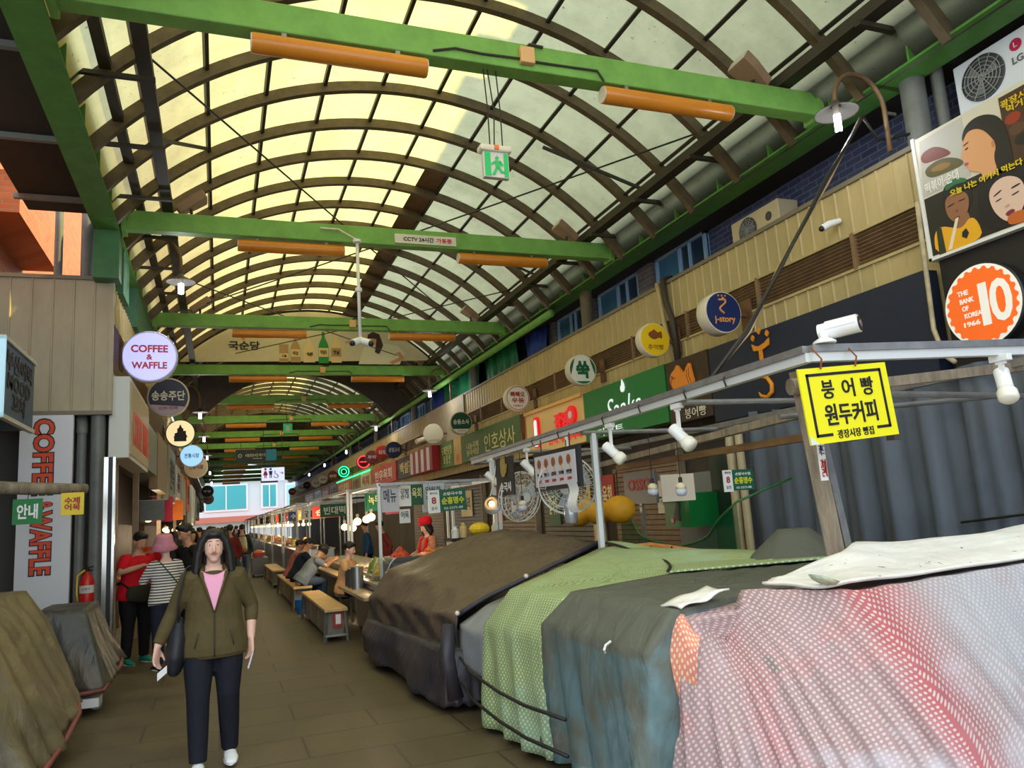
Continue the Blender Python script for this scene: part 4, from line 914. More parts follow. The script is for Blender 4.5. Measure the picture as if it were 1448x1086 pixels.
# pipes and pole at the left corner
for n, (x, r, l) in enumerate(((-1.62, .055, 'thin grey drain pipe with an elbow beside the COFFEE panel'), (-1.44, .085, 'thick grey pipe between the COFFEE panel and the shopfront'))):
    o = MB().tube([(x, 10.95, 0), (x, 10.95, 3.2 if n else 3.0)], r, 16); 
    if not n: o.tube([(x, 10.95, 2.95), (x, 10.95, 3.05), (x-.02, 11.05, 3.15)], .066, 14)
    tag(o.build('drain_pipe', STEEL_P, smooth='auto'), l, 'pipe', 'pipes at the left corner')
t = thing('shopfront_post', 'polished steel and black door post at the left shop corner', 'post', (-1.25, 10.8, 0))
MB().bb(-1.34, -1.29, 10.74, 10.82, 0, 2.62).build('steel_strip', mm('polished', srgb(206, 206, 200), .2, .8), t); MB().bb(-1.29, -1.24, 10.75, 10.82, 0, 2.62).build('black_strip', BLACK, t); MB().bb(-1.24, -1.21, 10.74, 10.82, 0, 2.62).build('steel_strip', mm('polished', srgb(206, 206, 200)), t)
t = thing('fire_extinguisher', 'red fire extinguisher hung on the grey pipe', 'fire extinguisher', (-1.5, 10.78, .8))
MB().lathe([(.05, 0), (.078, .02), (.08, .06), (.08, .30), (.06, .36), (.03, .39), (.03, .42)], (-1.5, 10.78, .82), None, 18).build('cylinder', RED, t, True)
MB().lathe([(.082, .17), (.082, .26)], (-1.5, 10.78, .82), None, 18, cap=False).build('label_band', OFFW, t)
txt('소화기', frame((-1.5, 10.694, 1.04), FRONT), .09, .035, BLACK, t)
MB().tube([(-1.5, 10.78, 1.24), (-1.5, 10.78, 1.28)], .022, 8).bar((-1.5, 10.78, 1.28), (-1.43, 10.72, 1.30), .02, .012).bar((-1.5, 10.78, 1.27), (-1.44, 10.72, 1.25), .02, .01).build('valve_handle', BLACK, t)
MB().bb(-1.47, -1.44, 10.8, 10.9, 1.1, 1.16).build('hook', STEEL, t)
MB().tube([(-1.52, 10.76, 1.26), (-1.6, 10.74, 1.2), (-1.6, 10.72, 1.0), (-1.585, 10.72, .9)], .012, 6).build('hose', mm('yellow_hose', srgb(226, 180, 40), .4), t, True)
# ------------------------------------------------------------------ cloth covers
def cloth_mat(name, col, dots=None, stains=(), rough=.75, sp=.045, dot_r=.26, wrinkle=.5, wsc=5.0, var=.1, dust=None, wear=None):
    """woven tarp: optional printed dots laid out along the cloth (its own uv), plus soft stains"""
    m = bpy.data.materials.new(name); m.use_nodes = True; nt = m.node_tree; p = nt.nodes['Principled BSDF']; L = nt.links.new
    p.inputs['Roughness'].default_value = rough
    tc = nt.nodes.new('ShaderNodeTexCoord')
    def noise(s, det=5, vec='Object'):
        n = nt.nodes.new('ShaderNodeTexNoise'); n.inputs['Scale'].default_value = s; n.inputs['Detail'].default_value = det; n.inputs['Roughness'].default_value = .62
        L(tc.outputs[vec], n.inputs['Vector']); return n.outputs['Fac']
    def ramp(src, a, b, c0=(0, 0, 0), c1=(1, 1, 1)):
        r = nt.nodes.new('ShaderNodeValToRGB'); r.color_ramp.elements[0].position = a; r.color_ramp.elements[1].position = b
        r.color_ramp.elements[0].color = tuple(c0)+(1,); r.color_ramp.elements[1].color = tuple(c1)+(1,); L(src, r.inputs[0]); return r.outputs[0]
    def mix(f, a, b):
        x = nt.nodes.new('ShaderNodeMix'); x.data_type = 'RGBA'
        if isinstance(f, float): x.inputs[0].default_value = f
        else: L(f, x.inputs[0])
        for s, v in ((6, a), (7, b)):
            if isinstance(v, tuple): x.inputs[s].default_value = v+(1,)
            else: L(v, x.inputs[s])
        return x.outputs[2]
    c = ramp(noise(2.2), .3, .7, tuple(q*(1-var) for q in col), tuple(min(1, q*(1+var)) for q in col))
    for k, (sc, lo, hi, sc_col) in enumerate(stains):
        mp = nt.nodes.new('ShaderNodeMapping'); mp.inputs['Location'].default_value = (3.1*k+1.7, 5.3*k, 2.2*k); L(tc.outputs['Object'], mp.inputs[0])
        n = nt.nodes.new('ShaderNodeTexNoise'); n.inputs['Scale'].default_value = sc; n.inputs['Detail'].default_value = 5; n.inputs['Roughness'].default_value = .6; L(mp.outputs[0], n.inputs['Vector'])
        c = mix(ramp(n.outputs['Fac'], lo, hi), c, tuple(sc_col))
    if wear:
        for nm_, wc in wear:
            at_ = nt.nodes.new('ShaderNodeAttribute'); at_.attribute_name = nm_
            m3 = nt.nodes.new('ShaderNodeMath'); m3.operation = 'MULTIPLY'; L(at_.outputs['Fac'], m3.inputs[0]); L(ramp(noise(2.6), .25, .5), m3.inputs[1])
            c = mix(m3.outputs[0], c, tuple(wc))
    if dust:
        ge = nt.nodes.new('ShaderNodeNewGeometry'); sz = nt.nodes.new('ShaderNodeSeparateXYZ'); L(ge.outputs['Normal'], sz.inputs[0])
        ad = nt.nodes.new('ShaderNodeMath'); ad.operation = 'MULTIPLY_ADD'; L(noise(1.7), ad.inputs[0]); ad.inputs[1].default_value = 1.5; L(sz.outputs[2], ad.inputs[2])
        c = mix(ramp(ad.outputs[0], .75, 1.6), c, tuple(dust))
    if dots:
        uv = nt.nodes.new('ShaderNodeMapping'); uv.inputs['Scale'].default_value = (1/sp, 1/sp, 1); uv.inputs['Rotation'].default_value = (0, 0, PI/4); L(tc.outputs['UV'], uv.inputs[0])
        fr = nt.nodes.new('ShaderNodeVectorMath'); fr.operation = 'FRACTION'; L(uv.outputs[0], fr.inputs[0])
        sb = nt.nodes.new('ShaderNodeVectorMath'); sb.operation = 'SUBTRACT'; sb.inputs[1].default_value = (.5, .5, 0); L(fr.outputs[0], sb.inputs[0])
        ln = nt.nodes.new('ShaderNodeVectorMath'); ln.operation = 'LENGTH'; L(sb.outputs[0], ln.inputs[0])
        f = ramp(ln.outputs['Value'], dot_r, dot_r+.08, (1, 1, 1), (0, 0, 0))
        mu = nt.nodes.new('ShaderNodeMath'); mu.operation = 'MULTIPLY'; mu.inputs[1].default_value = .8; L(f, mu.inputs[0])
        c = mix(mu.outputs[0], c, tuple(dots))
    L(c, p.inputs['Base Color'])
    wv = nt.nodes.new('ShaderNodeMapping'); wv.inputs['Scale'].default_value = (1, 1, .35); L(tc.outputs['Object'], wv.inputs[0])
    n = nt.nodes.new('ShaderNodeTexNoise'); n.inputs['Scale'].default_value = wsc; n.inputs['Detail'].default_value = 6; n.inputs['Distortion'].default_value = .6; L(wv.outputs[0], n.inputs['Vector'])
    bp = nt.nodes.new('ShaderNodeBump'); bp.inputs['Strength'].default_value = wrinkle; bp.inputs['Distance'].default_value = .05; L(n.outputs['Fac'], bp.inputs['Height']); L(bp.outputs[0], p.inputs['Normal'])
    return m

def sample_poly(pts, n):
    """n points per edge along a closed polygon, first point repeated at the end; also the edge index"""
    out = []
    K = len(pts)
    for i in range(K):
        a, b = Vector(pts[i]), Vector(pts[(i+1) % K])
        for k in range(n): out.append(a.lerp(b, k/n))
    out.append(Vector(pts[0])); return out

def smooth_closed(ring, it):
    r = ring[:-1]; n = len(r)
    for _ in range(it): r = [(r[i-1]+r[i]*2+r[(i+1) % n])/4 for i in range(n)]
    return r+[r[0].copy()]

def cover(name, rings, m, parent, wear=None, n=26, rows=(9,), amp=(.05, .0), freq=9, seed=1, rnd_it=2, jag=.0, sag=0.0):
    """rings from hem to crown, each a closed polygon with the same corners; folds deepen towards the hem.
    amp = fold depth at hem and crown"""
    R = random.Random(seed); K = len(rings[0])
    S_ = [smooth_closed(sample_poly(r, n), rnd_it) for r in rings]
    if len(rows) == 1: rows = list(rows)*(len(rings)-1)
    all_r = []; tt = []
    tot = sum(rows)
    acc = 0
    for i in range(len(S_)-1):
        for k in range(rows[i]):
            f = k/rows[i]; all_r.append([a.lerp(b, f) for a, b in zip(S_[i], S_[i+1])]); tt.append(acc/tot); acc += 1
    all_r.append(S_[-1]); tt.append(1.0)
    N = K*n
    ph = [(R.uniform(0, 2*PI), R.uniform(.4, 1), R.randint(max(2, freq//2), freq*2)) for _ in range(6)]
    def f(s): return sum(a*(.55*math.sin(k*2*PI*s/N+p)+.9*(.64-abs(math.sin(k*PI*s/N+p)))) for p, a, k in ph)/2.0
    for ri, ring in enumerate(all_r):
        t = tt[ri]; A = amp[0]*(1-t)**1.3+amp[1]*t
        nn = []
        for j in range(len(ring)-1):
            d = ring[(j+1) % N]-ring[j-1]; nr = Vector((d.y, -d.x, 0))
            if nr.length > 1e-6: nr.normalize()
            nn.append(nr)
        for j in range(N):
            ring[j] += nn[j]*(A*(f(j+8*t)+.10*math.sin(j*1.3+ri*.4+seed)))
            if ri == 0 and jag: ring[j].z += jag*(.5*f(j*1.7)+.4*math.sin(j*.9+seed))
        ring[N] = ring[0].copy()
    # crown: shrink towards its middle line
    crown = all_r[-1]; c = sum(crown[:-1], Vector())/N
    for k in range(1, 6):
        q = 1-k/5.5
        all_r.append([c+(p-c)*q+Vector((0, 0, -sag*math.sin(PI*(1-q)*.5)+.006*math.sin(j*.7+k*2+seed))) for j, p in enumerate(crown)])
    mb = MB(); mb.loft(all_r, cap=False, closed=False)
    W_ = N+1
    vv = [0.0]*W_
    for i, r in enumerate(all_r):
        u = 0.0
        for j in range(W_):
            if j: u += (r[j]-r[j-1]).length
            if i: vv[j] += (r[j]-all_r[i-1][j]).length
            mb.uv[i*W_+j] = (u, sum(vv)/W_*.0+vv[j])
    mb.f.append(tuple((len(all_r)-1)*W_+j for j in range(N))); mb.m.append(0)
    o = mb.build(name, m, parent, smooth=True)
    for nm_, fn in (wear or {}).items():
        at = o.data.attributes.new(nm_, 'FLOAT', 'POINT')
        at.data.foreach_set('value', [fn((i % W_)/n, (i//W_)/(len(all_r)-1)) for i in range(len(o.data.vertices))])
    s = o.modifiers.new('solid', 'SOLIDIFY'); s.thickness = .006; s.offset = -1
    return o

PINK = cloth_mat('pink_dotted_tarp', srgb(166, 134, 134), srgb(206, 194, 188), [(1.1, .48, .62, srgb(196, 194, 204)), (1.6, .58, .7, srgb(188, 120, 120)), (2.3, .62, .75, srgb(186, 160, 130)), (5, .66, .72, srgb(140, 124, 120)), (1.2, .64, .72, srgb(120, 112, 112))], sp=.027, dot_r=.25, wear=(('bleached', srgb(170, 170, 174)), ('unfaded', srgb(176, 86, 90))))
PINK2 = cloth_mat('orange_dotted_tarp', srgb(222, 140, 112), srgb(244, 220, 196), [(3, .55, .7, srgb(200, 120, 120))], sp=.027, dot_r=.24)
GREENT = cloth_mat('green_mesh_tarp', srgb(140, 160, 104), srgb(212, 222, 182), [(1.3, .5, .66, srgb(150, 182, 156)), (2.6, .6, .75, srgb(140, 140, 84))], sp=.030, dot_r=.25)
TEAL = cloth_mat('teal_tarp', srgb(90, 114, 116), None, [(2.4, .52, .7, srgb(112, 136, 138)), (4, .64, .74, srgb(66, 84, 84))], wrinkle=.8, dust=srgb(92, 94, 82))
DUN = cloth_mat('brown_black_tarp', srgb(66, 58, 56), None, [(2.2, .6, .7, srgb(84, 76, 66))], rough=.55, wrinkle=.8, dust=srgb(96, 80, 62))
NAVYT = cloth_mat('blue_black_tarp', srgb(48, 46, 56), None, [(1.5, .5, .65, srgb(66, 58, 56))], rough=.5, wrinkle=.6)
KHAKI = cloth_mat('khaki_tarp', srgb(108, 94, 66), None, [(1.2, .48, .66, srgb(84, 74, 54))], rough=.42, wrinkle=1.0, wsc=3.5)
CHAR = cloth_mat('charcoal_tarp', srgb(66, 64, 58), None, [(1.4, .5, .64, srgb(98, 86, 66))], rough=.4, wrinkle=.6)
SILVER = cloth_mat('silver_sheet', srgb(142, 146, 150), None, [(2.2, .54, .68, srgb(96, 98, 100))], rough=.4, wrinkle=.25)
WTARP = cloth_mat('white_tarp', srgb(232, 228, 218), None, [(3, .62, .72, srgb(206, 200, 186)), (14, .66, .70, srgb(104, 86, 76))], wrinkle=.4)
CURT = cloth_mat('grey_curtain_sheet', srgb(86, 94, 106), None, [(.9, .5, .66, srgb(68, 76, 90))], rough=.55, wrinkle=.3, wsc=2)
TRIM_R = mat('red_brown_binding', srgb(124, 64, 54), .5, var=.2)

# pink dotted cover, nearest stall
t = thing('stall_cover', 'pink white-dotted cover over the nearest stall on the right', 'tarpaulin', (3.2, 3.0, 0), 'covered stalls on the right')
cover('tarp', [[(2.06, 3.74, .02), (2.10, 3.40, .02), (2.30, 3.05, .02), (2.55, 2.66, .02), (2.98, 2.24, .02), (3.9, 2.55, .02), (5.1, 2.70, .02), (5.1, 4.0, .02)],
               [(2.08, 3.72, .45), (2.14, 3.40, .45), (2.34, 3.14, .45), (2.55, 2.86, .45), (2.92, 2.46, .45), (3.9, 2.72, .45), (5.0, 2.84, .5), (5.0, 3.95, .5)],
               [(2.10, 3.70, .85), (2.18, 3.40, .84), (2.38, 3.30, .76), (2.55, 3.14, .90), (2.86, 2.74, .90), (3.9, 2.93, .92), (4.95, 3.02, .95), (4.95, 3.9, .95)],
               [(2.16, 3.66, 1.05), (2.24, 3.44, 1.05), (2.41, 3.46, .92), (2.54, 3.46, 1.165), (2.83, 2.94, 1.17), (3.9, 3.04, 1.18), (4.9, 3.12, 1.19), (4.9, 3.9, 1.19)]], PINK, t, wear={'unfaded': lambda e, v: .9*math.exp(-((e-4.0)/.20)**2)+.35*math.exp(-((e-2.2)/.25)**2), 'bleached': lambda e, v: max(0, min(1, (e-4.15)/.5))*(1 if e < 7 else 0)}, n=24, rows=(8, 9, 7), amp=(.06, .003), freq=26, seed=4, rnd_it=2)
# bunched fold at its street end
rows_ = []
for i in range(25):
    u = i/24; col_ = []
    for z, bulge, yy, w in ((1.07, -.06, 3.60, .14), (1.075, -.02, 3.55, .17), (1.04, .015, 3.53, .19), (.95, .035, 3.53, .20), (.84, .05, 3.53, .20), (.72, .045, 3.55, .17), (.62, .03, 3.58, .13)):
        a = (u-.5)*2
        col_.append(Vector((2.15-bulge+.10*max(0, -a)*0+.16*max(0, .5-abs(a+.9))*0+.14*(u if a < 0 else u)*.8-.04, yy+w*(-a)*.8, z-.10*abs(a)**2*(1 if z > 1 else .3)+.012*math.sin(u*16+z*9))))
    rows_.append(col_)
mb = MB().loft(rows_, cap=False, closed=False)
for i in range(25):
    for j in range(7): mb.uv[i*7+j] = (i*.016, j*.08)
o = mb.build('bunched_fold', PINK2, t, True); o['label'] = 'orange tinted bunched fold'
sd = o.modifiers.new('sub', 'SUBSURF'); sd.levels = 1; sd.render_levels = 1
# white sheet heaped on top
t2 = thing('top_sheet', 'stained white sheet heaped on top of the pink dotted cover', 'tarpaulin', (3.6, 3.2, 1.2))
rows_ = []
for i in range(33):
    u = i/32
    def cur(P): 
        f = u*(len(P)-1); k = min(int(f), len(P)-2); return Vector(P[k]).lerp(Vector(P[k+1]), f-k)
    e0 = cur([(2.66, 3.42, 1.185), (2.70, 3.12, 1.19), (2.88, 2.99, 1.20), (3.4, 3.02, 1.205), (4.2, 3.07, 1.215), (5.0, 3.15, 1.22)])
    e1 = cur([(2.72, 3.44, 1.20), (2.98, 3.32, 1.22), (3.2, 3.28, 1.235), (3.6, 3.28, 1.255), (4.3, 3.25, 1.27), (5.0, 3.3, 1.28)])
    e2 = cur([(2.8, 3.46, 1.20), (3.25, 3.50, 1.30), (3.42, 3.54, 1.335), (3.8, 3.5, 1.325), (4.4, 3.46, 1.335), (5.0, 3.46, 1.36)])
    e3 = cur([(2.9, 3.5, 1.19), (3.3, 3.7, 1.19), (3.5, 3.8, 1.19), (4.0, 3.8, 1.19), (4.5, 3.8, 1.19), (5.0, 3.8, 1.19)])
    col_ = []
    for a, b, n in ((e0, e1, 5), (e1, e2, 6), (e2, e3, 5)):
        for k in range(n): col_.append(a.lerp(b, k/n)+Vector((0, 0, .010*math.sin(u*19+k*1.3)*math.sin(k*.9+u*5))))
    col_.append(e3); rows_.append(col_)
mb = MB().loft(rows_, cap=False, closed=False); o = mb.build('sheet', WTARP, t2, True); s = o.modifiers.new('solid', 'SOLIDIFY'); s.thickness = .008
MB().tube([c[0]+Vector((0, 0, .004)) for c in rows_], .009, 6).build('rolled_hem', WTARP, t2, True)
o = tag(MB().lathe([(.01, .0), (.055, .012), (.072, .03), (.066, .03), (.03, .012)], (2.72, 3.05, 1.20), Matrix.Rotation(.35, 4, 'Y'), 20, cap=False).build('patterned_bowl', mat('patterned_glaze', srgb(206, 200, 150), .3, col2=srgb(110, 160, 170), scale=25), smooth=True), 'small oval dish with a blue and yellow pattern at the edge of the white sheet', 'bowl')
for n, (x, y) in enumerate(((3.55, 3.0), (3.30, 2.98))): pass
o = MB().loft([[Vector((2.20+.30*i/10, 3.50+.20*k/6+.01*math.sin(i), 1.095+.065*i/10+.008*math.sin(i*.9+k*.7))) for k in range(7)] for i in range(11)], cap=False, closed=False).build('white_flap', WTARP, smooth=True)
tag(o, 'small white cloth flap tucked between the teal and pink covers', 'cloth'); s = o.modifiers.new('solid', 'SOLIDIFY'); s.thickness = .01

# teal cover
t = thing('stall_cover', 'faded teal cover between the pink and the green dotted ones', 'tarpaulin', (3, 4.3, 0), 'covered stalls on the right')
cover('tarp', [[(1.96, 4.96, .12), (1.94, 3.5, .12), (4.4, 3.9, .12), (4.4, 5.6, .12)],
               [(1.96, 4.92, .55), (1.95, 3.5, .55), (4.35, 3.9, .55), (4.35, 5.5, .55)],
               [(1.97, 4.88, .90), (1.97, 3.5, .90), (4.3, 3.95, .95), (4.3, 5.4, .95)],
               [(2.16, 4.80, 1.09), (2.16, 3.5, 1.09), (4.2, 4.0, 1.16), (4.2, 5.2, 1.16)]], TEAL, t, n=34, rows=(7, 6, 4), amp=(.075, .006), freq=22, seed=9, rnd_it=2)
mb = MB(); rings = []
for k in range(9):
    a = k/8; rings.append([Vector((4.15+.45*(1-a*.7)*math.cos(q), 4.9+.4*(1-a*.75)*math.sin(q), 1.10+.27*a)) for q in [2*PI*i/16+.4 for i in range(16)]])
o = MB().loft(rings).build('tied_peak', TEAL, t, True)
MB().tube([(1.97, 3.86, .92), (1.94, 3.87, .90), (1.925, 3.86, .88), (1.94, 3.88, .86)], .007, 6).build('knot', mm('white_cord', srgb(220, 220, 214)), t)

# green dotted cover
t = thing('stall_cover', 'pale green dotted cover next to the dark brown one', 'tarpaulin', (2.8, 5.5, 0), 'covered stalls on the right')
cover('tarp', [[(1.90, 5.98, .04), (1.95, 4.82, .06), (4.7, 4.6, .1), (4.6, 6.6, .1)],
               [(1.92, 5.98, .45), (1.94, 4.82, .45), (4.6, 4.6, .5), (4.5, 6.6, .5)],
               [(1.95, 6.05, .76), (1.96, 4.82, .82), (4.5, 4.7, .9), (4.2, 6.55, .9)],
               [(2.12, 5.85, 1.03), (2.14, 4.82, 1.05), (4.2, 4.75, 1.20), (3.30, 6.48, 1.26)]], GREENT, t, n=34, rows=(7, 6, 5), amp=(.05, .004), freq=12, seed=15, rnd_it=1, sag=.03)
# second flap of the green cover rolling over the back
mb = MB(); rr_ = []
for i in range(25):
    u = i/24
    a = Vector((3.34, 6.48, 1.29)).lerp(Vector((3.0, 4.9, 1.145)), u)+Vector((.25*math.sin(PI*u), .0, -.05*math.sin(PI*u)))
    b = Vector((3.5, 6.6, 1.27)).lerp(Vector((4.1, 4.3, 1.19)), u)+Vector((.25*math.sin(PI*u), 0, -.07*math.sin(PI*u)))
    rr_.append([a.lerp(b, k/10)+Vector((0, 0, (.03*math.sin(PI*k/10)+.006*math.sin(i*.9+k))*(1-u))) for k in range(11)])
mb.loft(rr_, cap=False, closed=False)
for i in range(25):
    for k in range(11): mb.uv[i*11+k] = (i*.085, k*.11)
o = mb.build('folded_flap', GREENT, t, True); s = o.modifiers.new('solid', 'SOLIDIFY'); s.thickness = .012
MB().tube([p[0]+Vector((0, 0, .004)) for p in rr_], .012, 6).build('gap_shade_line', CABLE, t, True)  # dark tube drawn for the shaded gap along the fold
for n, z in enumerate((.42, .22)):
    tag(MB().tube([(1.86, 6.4, z+.05), (1.83, 6.0, z), (1.84, 5.4, z-.03), (1.84, 4.9, z-.02), (1.86, 4.3, z+.02)], .012, 6).build('tie_rope', CABLE, smooth=True), ('upper', 'lower')[n]+' black rope stretched round the green dotted cover', 'rope', 'ropes round the green cover')

# dark brown cover with its lower shelf and the silver sheet
t = thing('stall_cover', 'dark brown-black cover sloping over the stall farthest back of the covered ones', 'tarpaulin', (2.5, 8.2, 0), 'covered stalls on the right')
def roofcloth(lines, m, name, parent, nu=40, nv=8, wob=.012, seed=0, sol=.01):
    """surface through a few profile lines (each a list of points), smooth between them"""
    def cur(P, u):
        f = u*(len(P)-1); k = min(int(f), len(P)-2); return Vector(P[k]).lerp(Vector(P[k+1]), f-k)
    rows = []
    for i in range(nu+1):
        u = i/nu; col = []
        for a in range(len(lines)-1):
            for k in range(nv if a < len(lines)-2 else nv+1):
                w = k/nv; p = cur(lines[a], u).lerp(cur(lines[a+1], u), w)
                col.append(p+Vector((wob*.5*math.sin(i*.7+k+a*3+seed), 0, wob*math.sin(i*.55+seed)*math.sin((a*nv+k)*.5+i*.2))))
        rows.append(col)
    mb = MB().loft(rows, cap=False, closed=False); n = len(rows[0])
    for i in range(nu+1):
        for k in range(n): mb.uv[i*n+k] = (i*.07, k*.07)
    o = mb.build(name, m, parent, True); s = o.modifiers.new('solid', 'SOLIDIFY'); s.thickness = sol
    return o
far_p = [(1.68, 9.72, .40), (1.71, 9.70, .72), (1.95, 9.68, 1.02), (2.42, 9.66, 1.16), (3.04, 9.64, 1.36), (3.45, 9.4, 1.42), (3.9, 9.4, 1.0)]
mid_p = [(1.80, 8.2, .42), (1.82, 8.2, .74), (2.05, 8.2, .98), (2.5, 8.2, 1.12), (3.0, 8.2, 1.30), (3.4, 8.2, 1.38), (3.9, 8.3, 1.0)]
near_p = [(1.93, 6.72, .40), (1.94, 6.72, .76), (2.2, 6.72, .88), (2.6, 6.70, 1.02), (3.0, 6.68, 1.16), (3.36, 6.66, 1.29), (3.9, 6.7, 1.0)]
lines = [[far_p[i], mid_p[i], near_p[i]] for i in range(7)]
roofcloth(lines, DUN, 'upper_tarp', t, wob=.02, seed=3)
roofcloth([[(1.66, 9.74, .1), far_p[0]], [(2.9, 9.74, .1), (2.2, 9.74, .8)], [(3.6, 9.74, .1), far_p[4]]][0:1]+[[(3.6, 9.72, .1), far_p[4]]], DUN, 'end_flap', t, nu=6)
MB().tube([Vector(p)+Vector((0, -.02, .012)) for p in near_p[1:6]], .022, 8).build('rolled_edge', NAVYT, t, True)
for p in (near_p[1], near_p[3], near_p[5]): MB().ball(Vector(p)+Vector((0, -.03, .03)), .022).build('clip', OFFW, t, True)
cover('shelf_tarp', [[(1.60, 9.85, .10), (1.72, 6.55, .06), (2.3, 6.5, .06), (2.3, 9.85, .10)], [(1.60, 9.82, .30), (1.74, 6.55, .30), (2.3, 6.5, .30), (2.3, 9.82, .30)],
                     [(1.68, 9.78, .46), (1.80, 6.60, .50), (2.3, 6.55, .52), (2.3, 9.8, .52)]], NAVYT, t, n=30, rows=(6, 5), amp=(.045, .01), freq=12, seed=22, rnd_it=2, jag=.03)
MB().tube([(1.84, 6.62, .72), (1.80, 6.60, .45), (1.86, 6.60, .12)], [.05, .07, .09], 10).build('gathered_corner', NAVYT, t, True)
MB().bb(1.9, 3.6, 6.9, 9.5, .05, .62).build('stall_body', mm('stall_steel', srgb(92, 92, 94), .5, .4), t)
for x, y in ((1.85, 6.9), (1.85, 9.4)): MB().lathe([(.05, -.02), (.05, .02)], (x, y, .05), RX, 12).build('caster', BLACK, t)
t = thing('silver_sheet', 'grey silver sheet sloping between the dark brown and the green covers', 'tarpaulin', (2.6, 6.3, .7))
roofcloth([[(1.93, 6.66, .36), (1.95, 6.1, .36)], [(1.95, 6.66, .70), (1.97, 6.05, .66)], [(2.2, 6.66, .84), (2.12, 6.05, .84)], [(2.8, 6.62, 1.05), (2.5, 6.2, .98)], [(3.32, 6.6, 1.25), (3.2, 6.35, 1.15)]], SILVER, 'sheet', t, nu=10, wob=.006)
t = thing('plywood_sheet', 'bent orange plywood sheet standing behind the green dotted cover', 'board', (3.8, 6.6, .9))
roofcloth([[(3.66, 7.1, .9), (3.85, 6.55, .9), (3.95, 5.8, .9)], [(3.66, 7.1, 1.22), (3.85, 6.55, 1.26), (3.95, 5.8, 1.20)]], PLY, 'sheet', t, nu=16, wob=.002, sol=.012)
for y, x in ((6.9, 3.72), (6.5, 3.85), (6.2, 3.89)): MB().prism([(-.012, 0), (.012, 0), (.006, -.09), (-.006, -.09)], .004, frame((x-.03, y, 1.23), R_WALL)).build('slot', DARK, t)

# khaki and charcoal covered carts on the left
t = thing('cart_cover', 'large khaki cover over the cart at the left edge', 'tarpaulin', (-1.9, 7.2, 0), 'covered carts on the left')
cover('tarp', [[(-2.7, 6.1, .05), (-1.12, 6.35, .06), (-1.06, 7.25, .28), (-1.3, 8.3, .4), (-2.7, 8.45, .3)],
               [(-2.66, 6.3, .5), (-1.32, 6.6, .5), (-1.20, 7.6, .55), (-1.35, 8.25, .6), (-2.66, 8.4, .5)],
               [(-2.62, 6.7, .95), (-1.62, 7.1, .95), (-1.42, 7.9, .95), (-1.45, 8.2, .95), (-2.62, 8.35, .95)],
               [(-2.6, 7.4, 1.24), (-1.9, 7.5, 1.24), (-1.62, 8.1, 1.22), (-1.62, 8.18, 1.21), (-2.6, 8.3, 1.22)]], KHAKI, t, n=26, rows=(8, 7, 5), amp=(.11, .02), freq=12, seed=31, rnd_it=2)
MB().tube([(-1.14, 6.33, .07), (-1.07, 6.8, .17), (-1.04, 7.25, .28), (-1.14, 7.8, .34), (-1.28, 8.25, .40)], .02, 8).build('bound_hem', TRIM_R, t, True)
t = thing('cart_cover', 'charcoal cover over the small cart by the left drain pipes', 'tarpaulin', (-1.25, 8.9, 0), 'covered carts on the left')
cover('tarp', [[(-1.7, 8.45, .22), (-1.02, 8.5, .22), (-.93, 8.95, .36), (-.98, 9.6, .36), (-1.7, 9.7, .3)],
               [(-1.68, 8.6, .6), (-1.12, 8.65, .6), (-1.06, 9.0, .62), (-1.08, 9.5, .62), (-1.68, 9.6, .6)],
               [(-1.64, 8.75, .97), (-1.24, 8.8, .97), (-1.20, 9.0, .97), (-1.20, 9.4, .98), (-1.64, 9.5, .98)]], CHAR, t, n=22, rows=(8, 6), amp=(.055, .008), freq=7, seed=40, rnd_it=1)
MB().tube([(-1.45, 8.46, .21), (-1.02, 8.5, .22), (-.93, 8.95, .36), (-.97, 9.5, .36)], .02, 8).build('bound_hem', TRIM_R, t, True)
MB().bb(-1.6, -1.12, 8.75, 9.4, .1, .5).build('cart_body', mm('dark_cart', srgb(50, 54, 62), .5), t)
MB().bb(-1.3, -1.06, 8.5, 8.75, .08, .16).build('white_base', WHITE, t)
for x, y in ((-1.12, 8.8), (-1.5, 8.8)): MB().lathe([(.05, -.02), (.055, 0), (.05, .02)], (x, y, .055), RX, 14).build('caster', STEEL, t)

# ------------------------------------------------------------------ stall frame over the covered stalls
t = thing('stall_canopy', 'white and grey steel frame standing over the covered stalls', 'frame', (3.2, 3.3, 1.1))
WRAIL = mat('white_rail', srgb(214, 216, 214), .4, .2)
A_, B_, C_, D_ = (2.99, 3.24, 2.36), (3.42, 10.6, 2.36), (5.2, 3.02, 2.40), (4.7, 10.4, 2.34)
def rail(p, q):
    MB().bar(p, q, .05, .05).build('white_rail', WRAIL, t); MB().bar(Vector(p)+Vector((0, 0, .045)), Vector(q)+Vector((0, 0, .045)), .08, .04).build('grey_rail', STEEL, t)
rail(A_, B_); rail(A_, C_)
MB().bar((4.7, 3.1, 2.36), D_, .05, .05).build('back_rail', STEEL, t)
for y, x0, x1, z in ((4.6, 3.07, 4.72, 2.32), (6.5, 3.18, 5.2, 2.32), (8.3, 3.28, 4.7, 2.30), (10.5, 3.4, 4.7, 2.34)): MB().tube([(x0, y, z), (x1, y-.05, z)], .022, 8).build('cross_tube', STEEL, t)
MB().tube([(3.1, 3.45, 2.20), (4.9, 3.4, 2.16)], .02, 8).tube([(3.3, 3.9, 2.12), (5.2, 3.7, 2.22)], .018, 8).build('cross_tube', STEEL, t)
MB().bar((3.30, 6.5, 2.32), (3.30, 6.5, 1.2), .045, .045).build('post', WRAIL, t)
MB().bar((3.40, 9.7, 2.32), (3.40, 9.7, 1.38), .045, .045).build('post', WRAIL, t)
MB().bar((3.40, 3.72, 2.34), (3.54, 3.72, 1.2), .045, .05).build('post', STEEL, t)
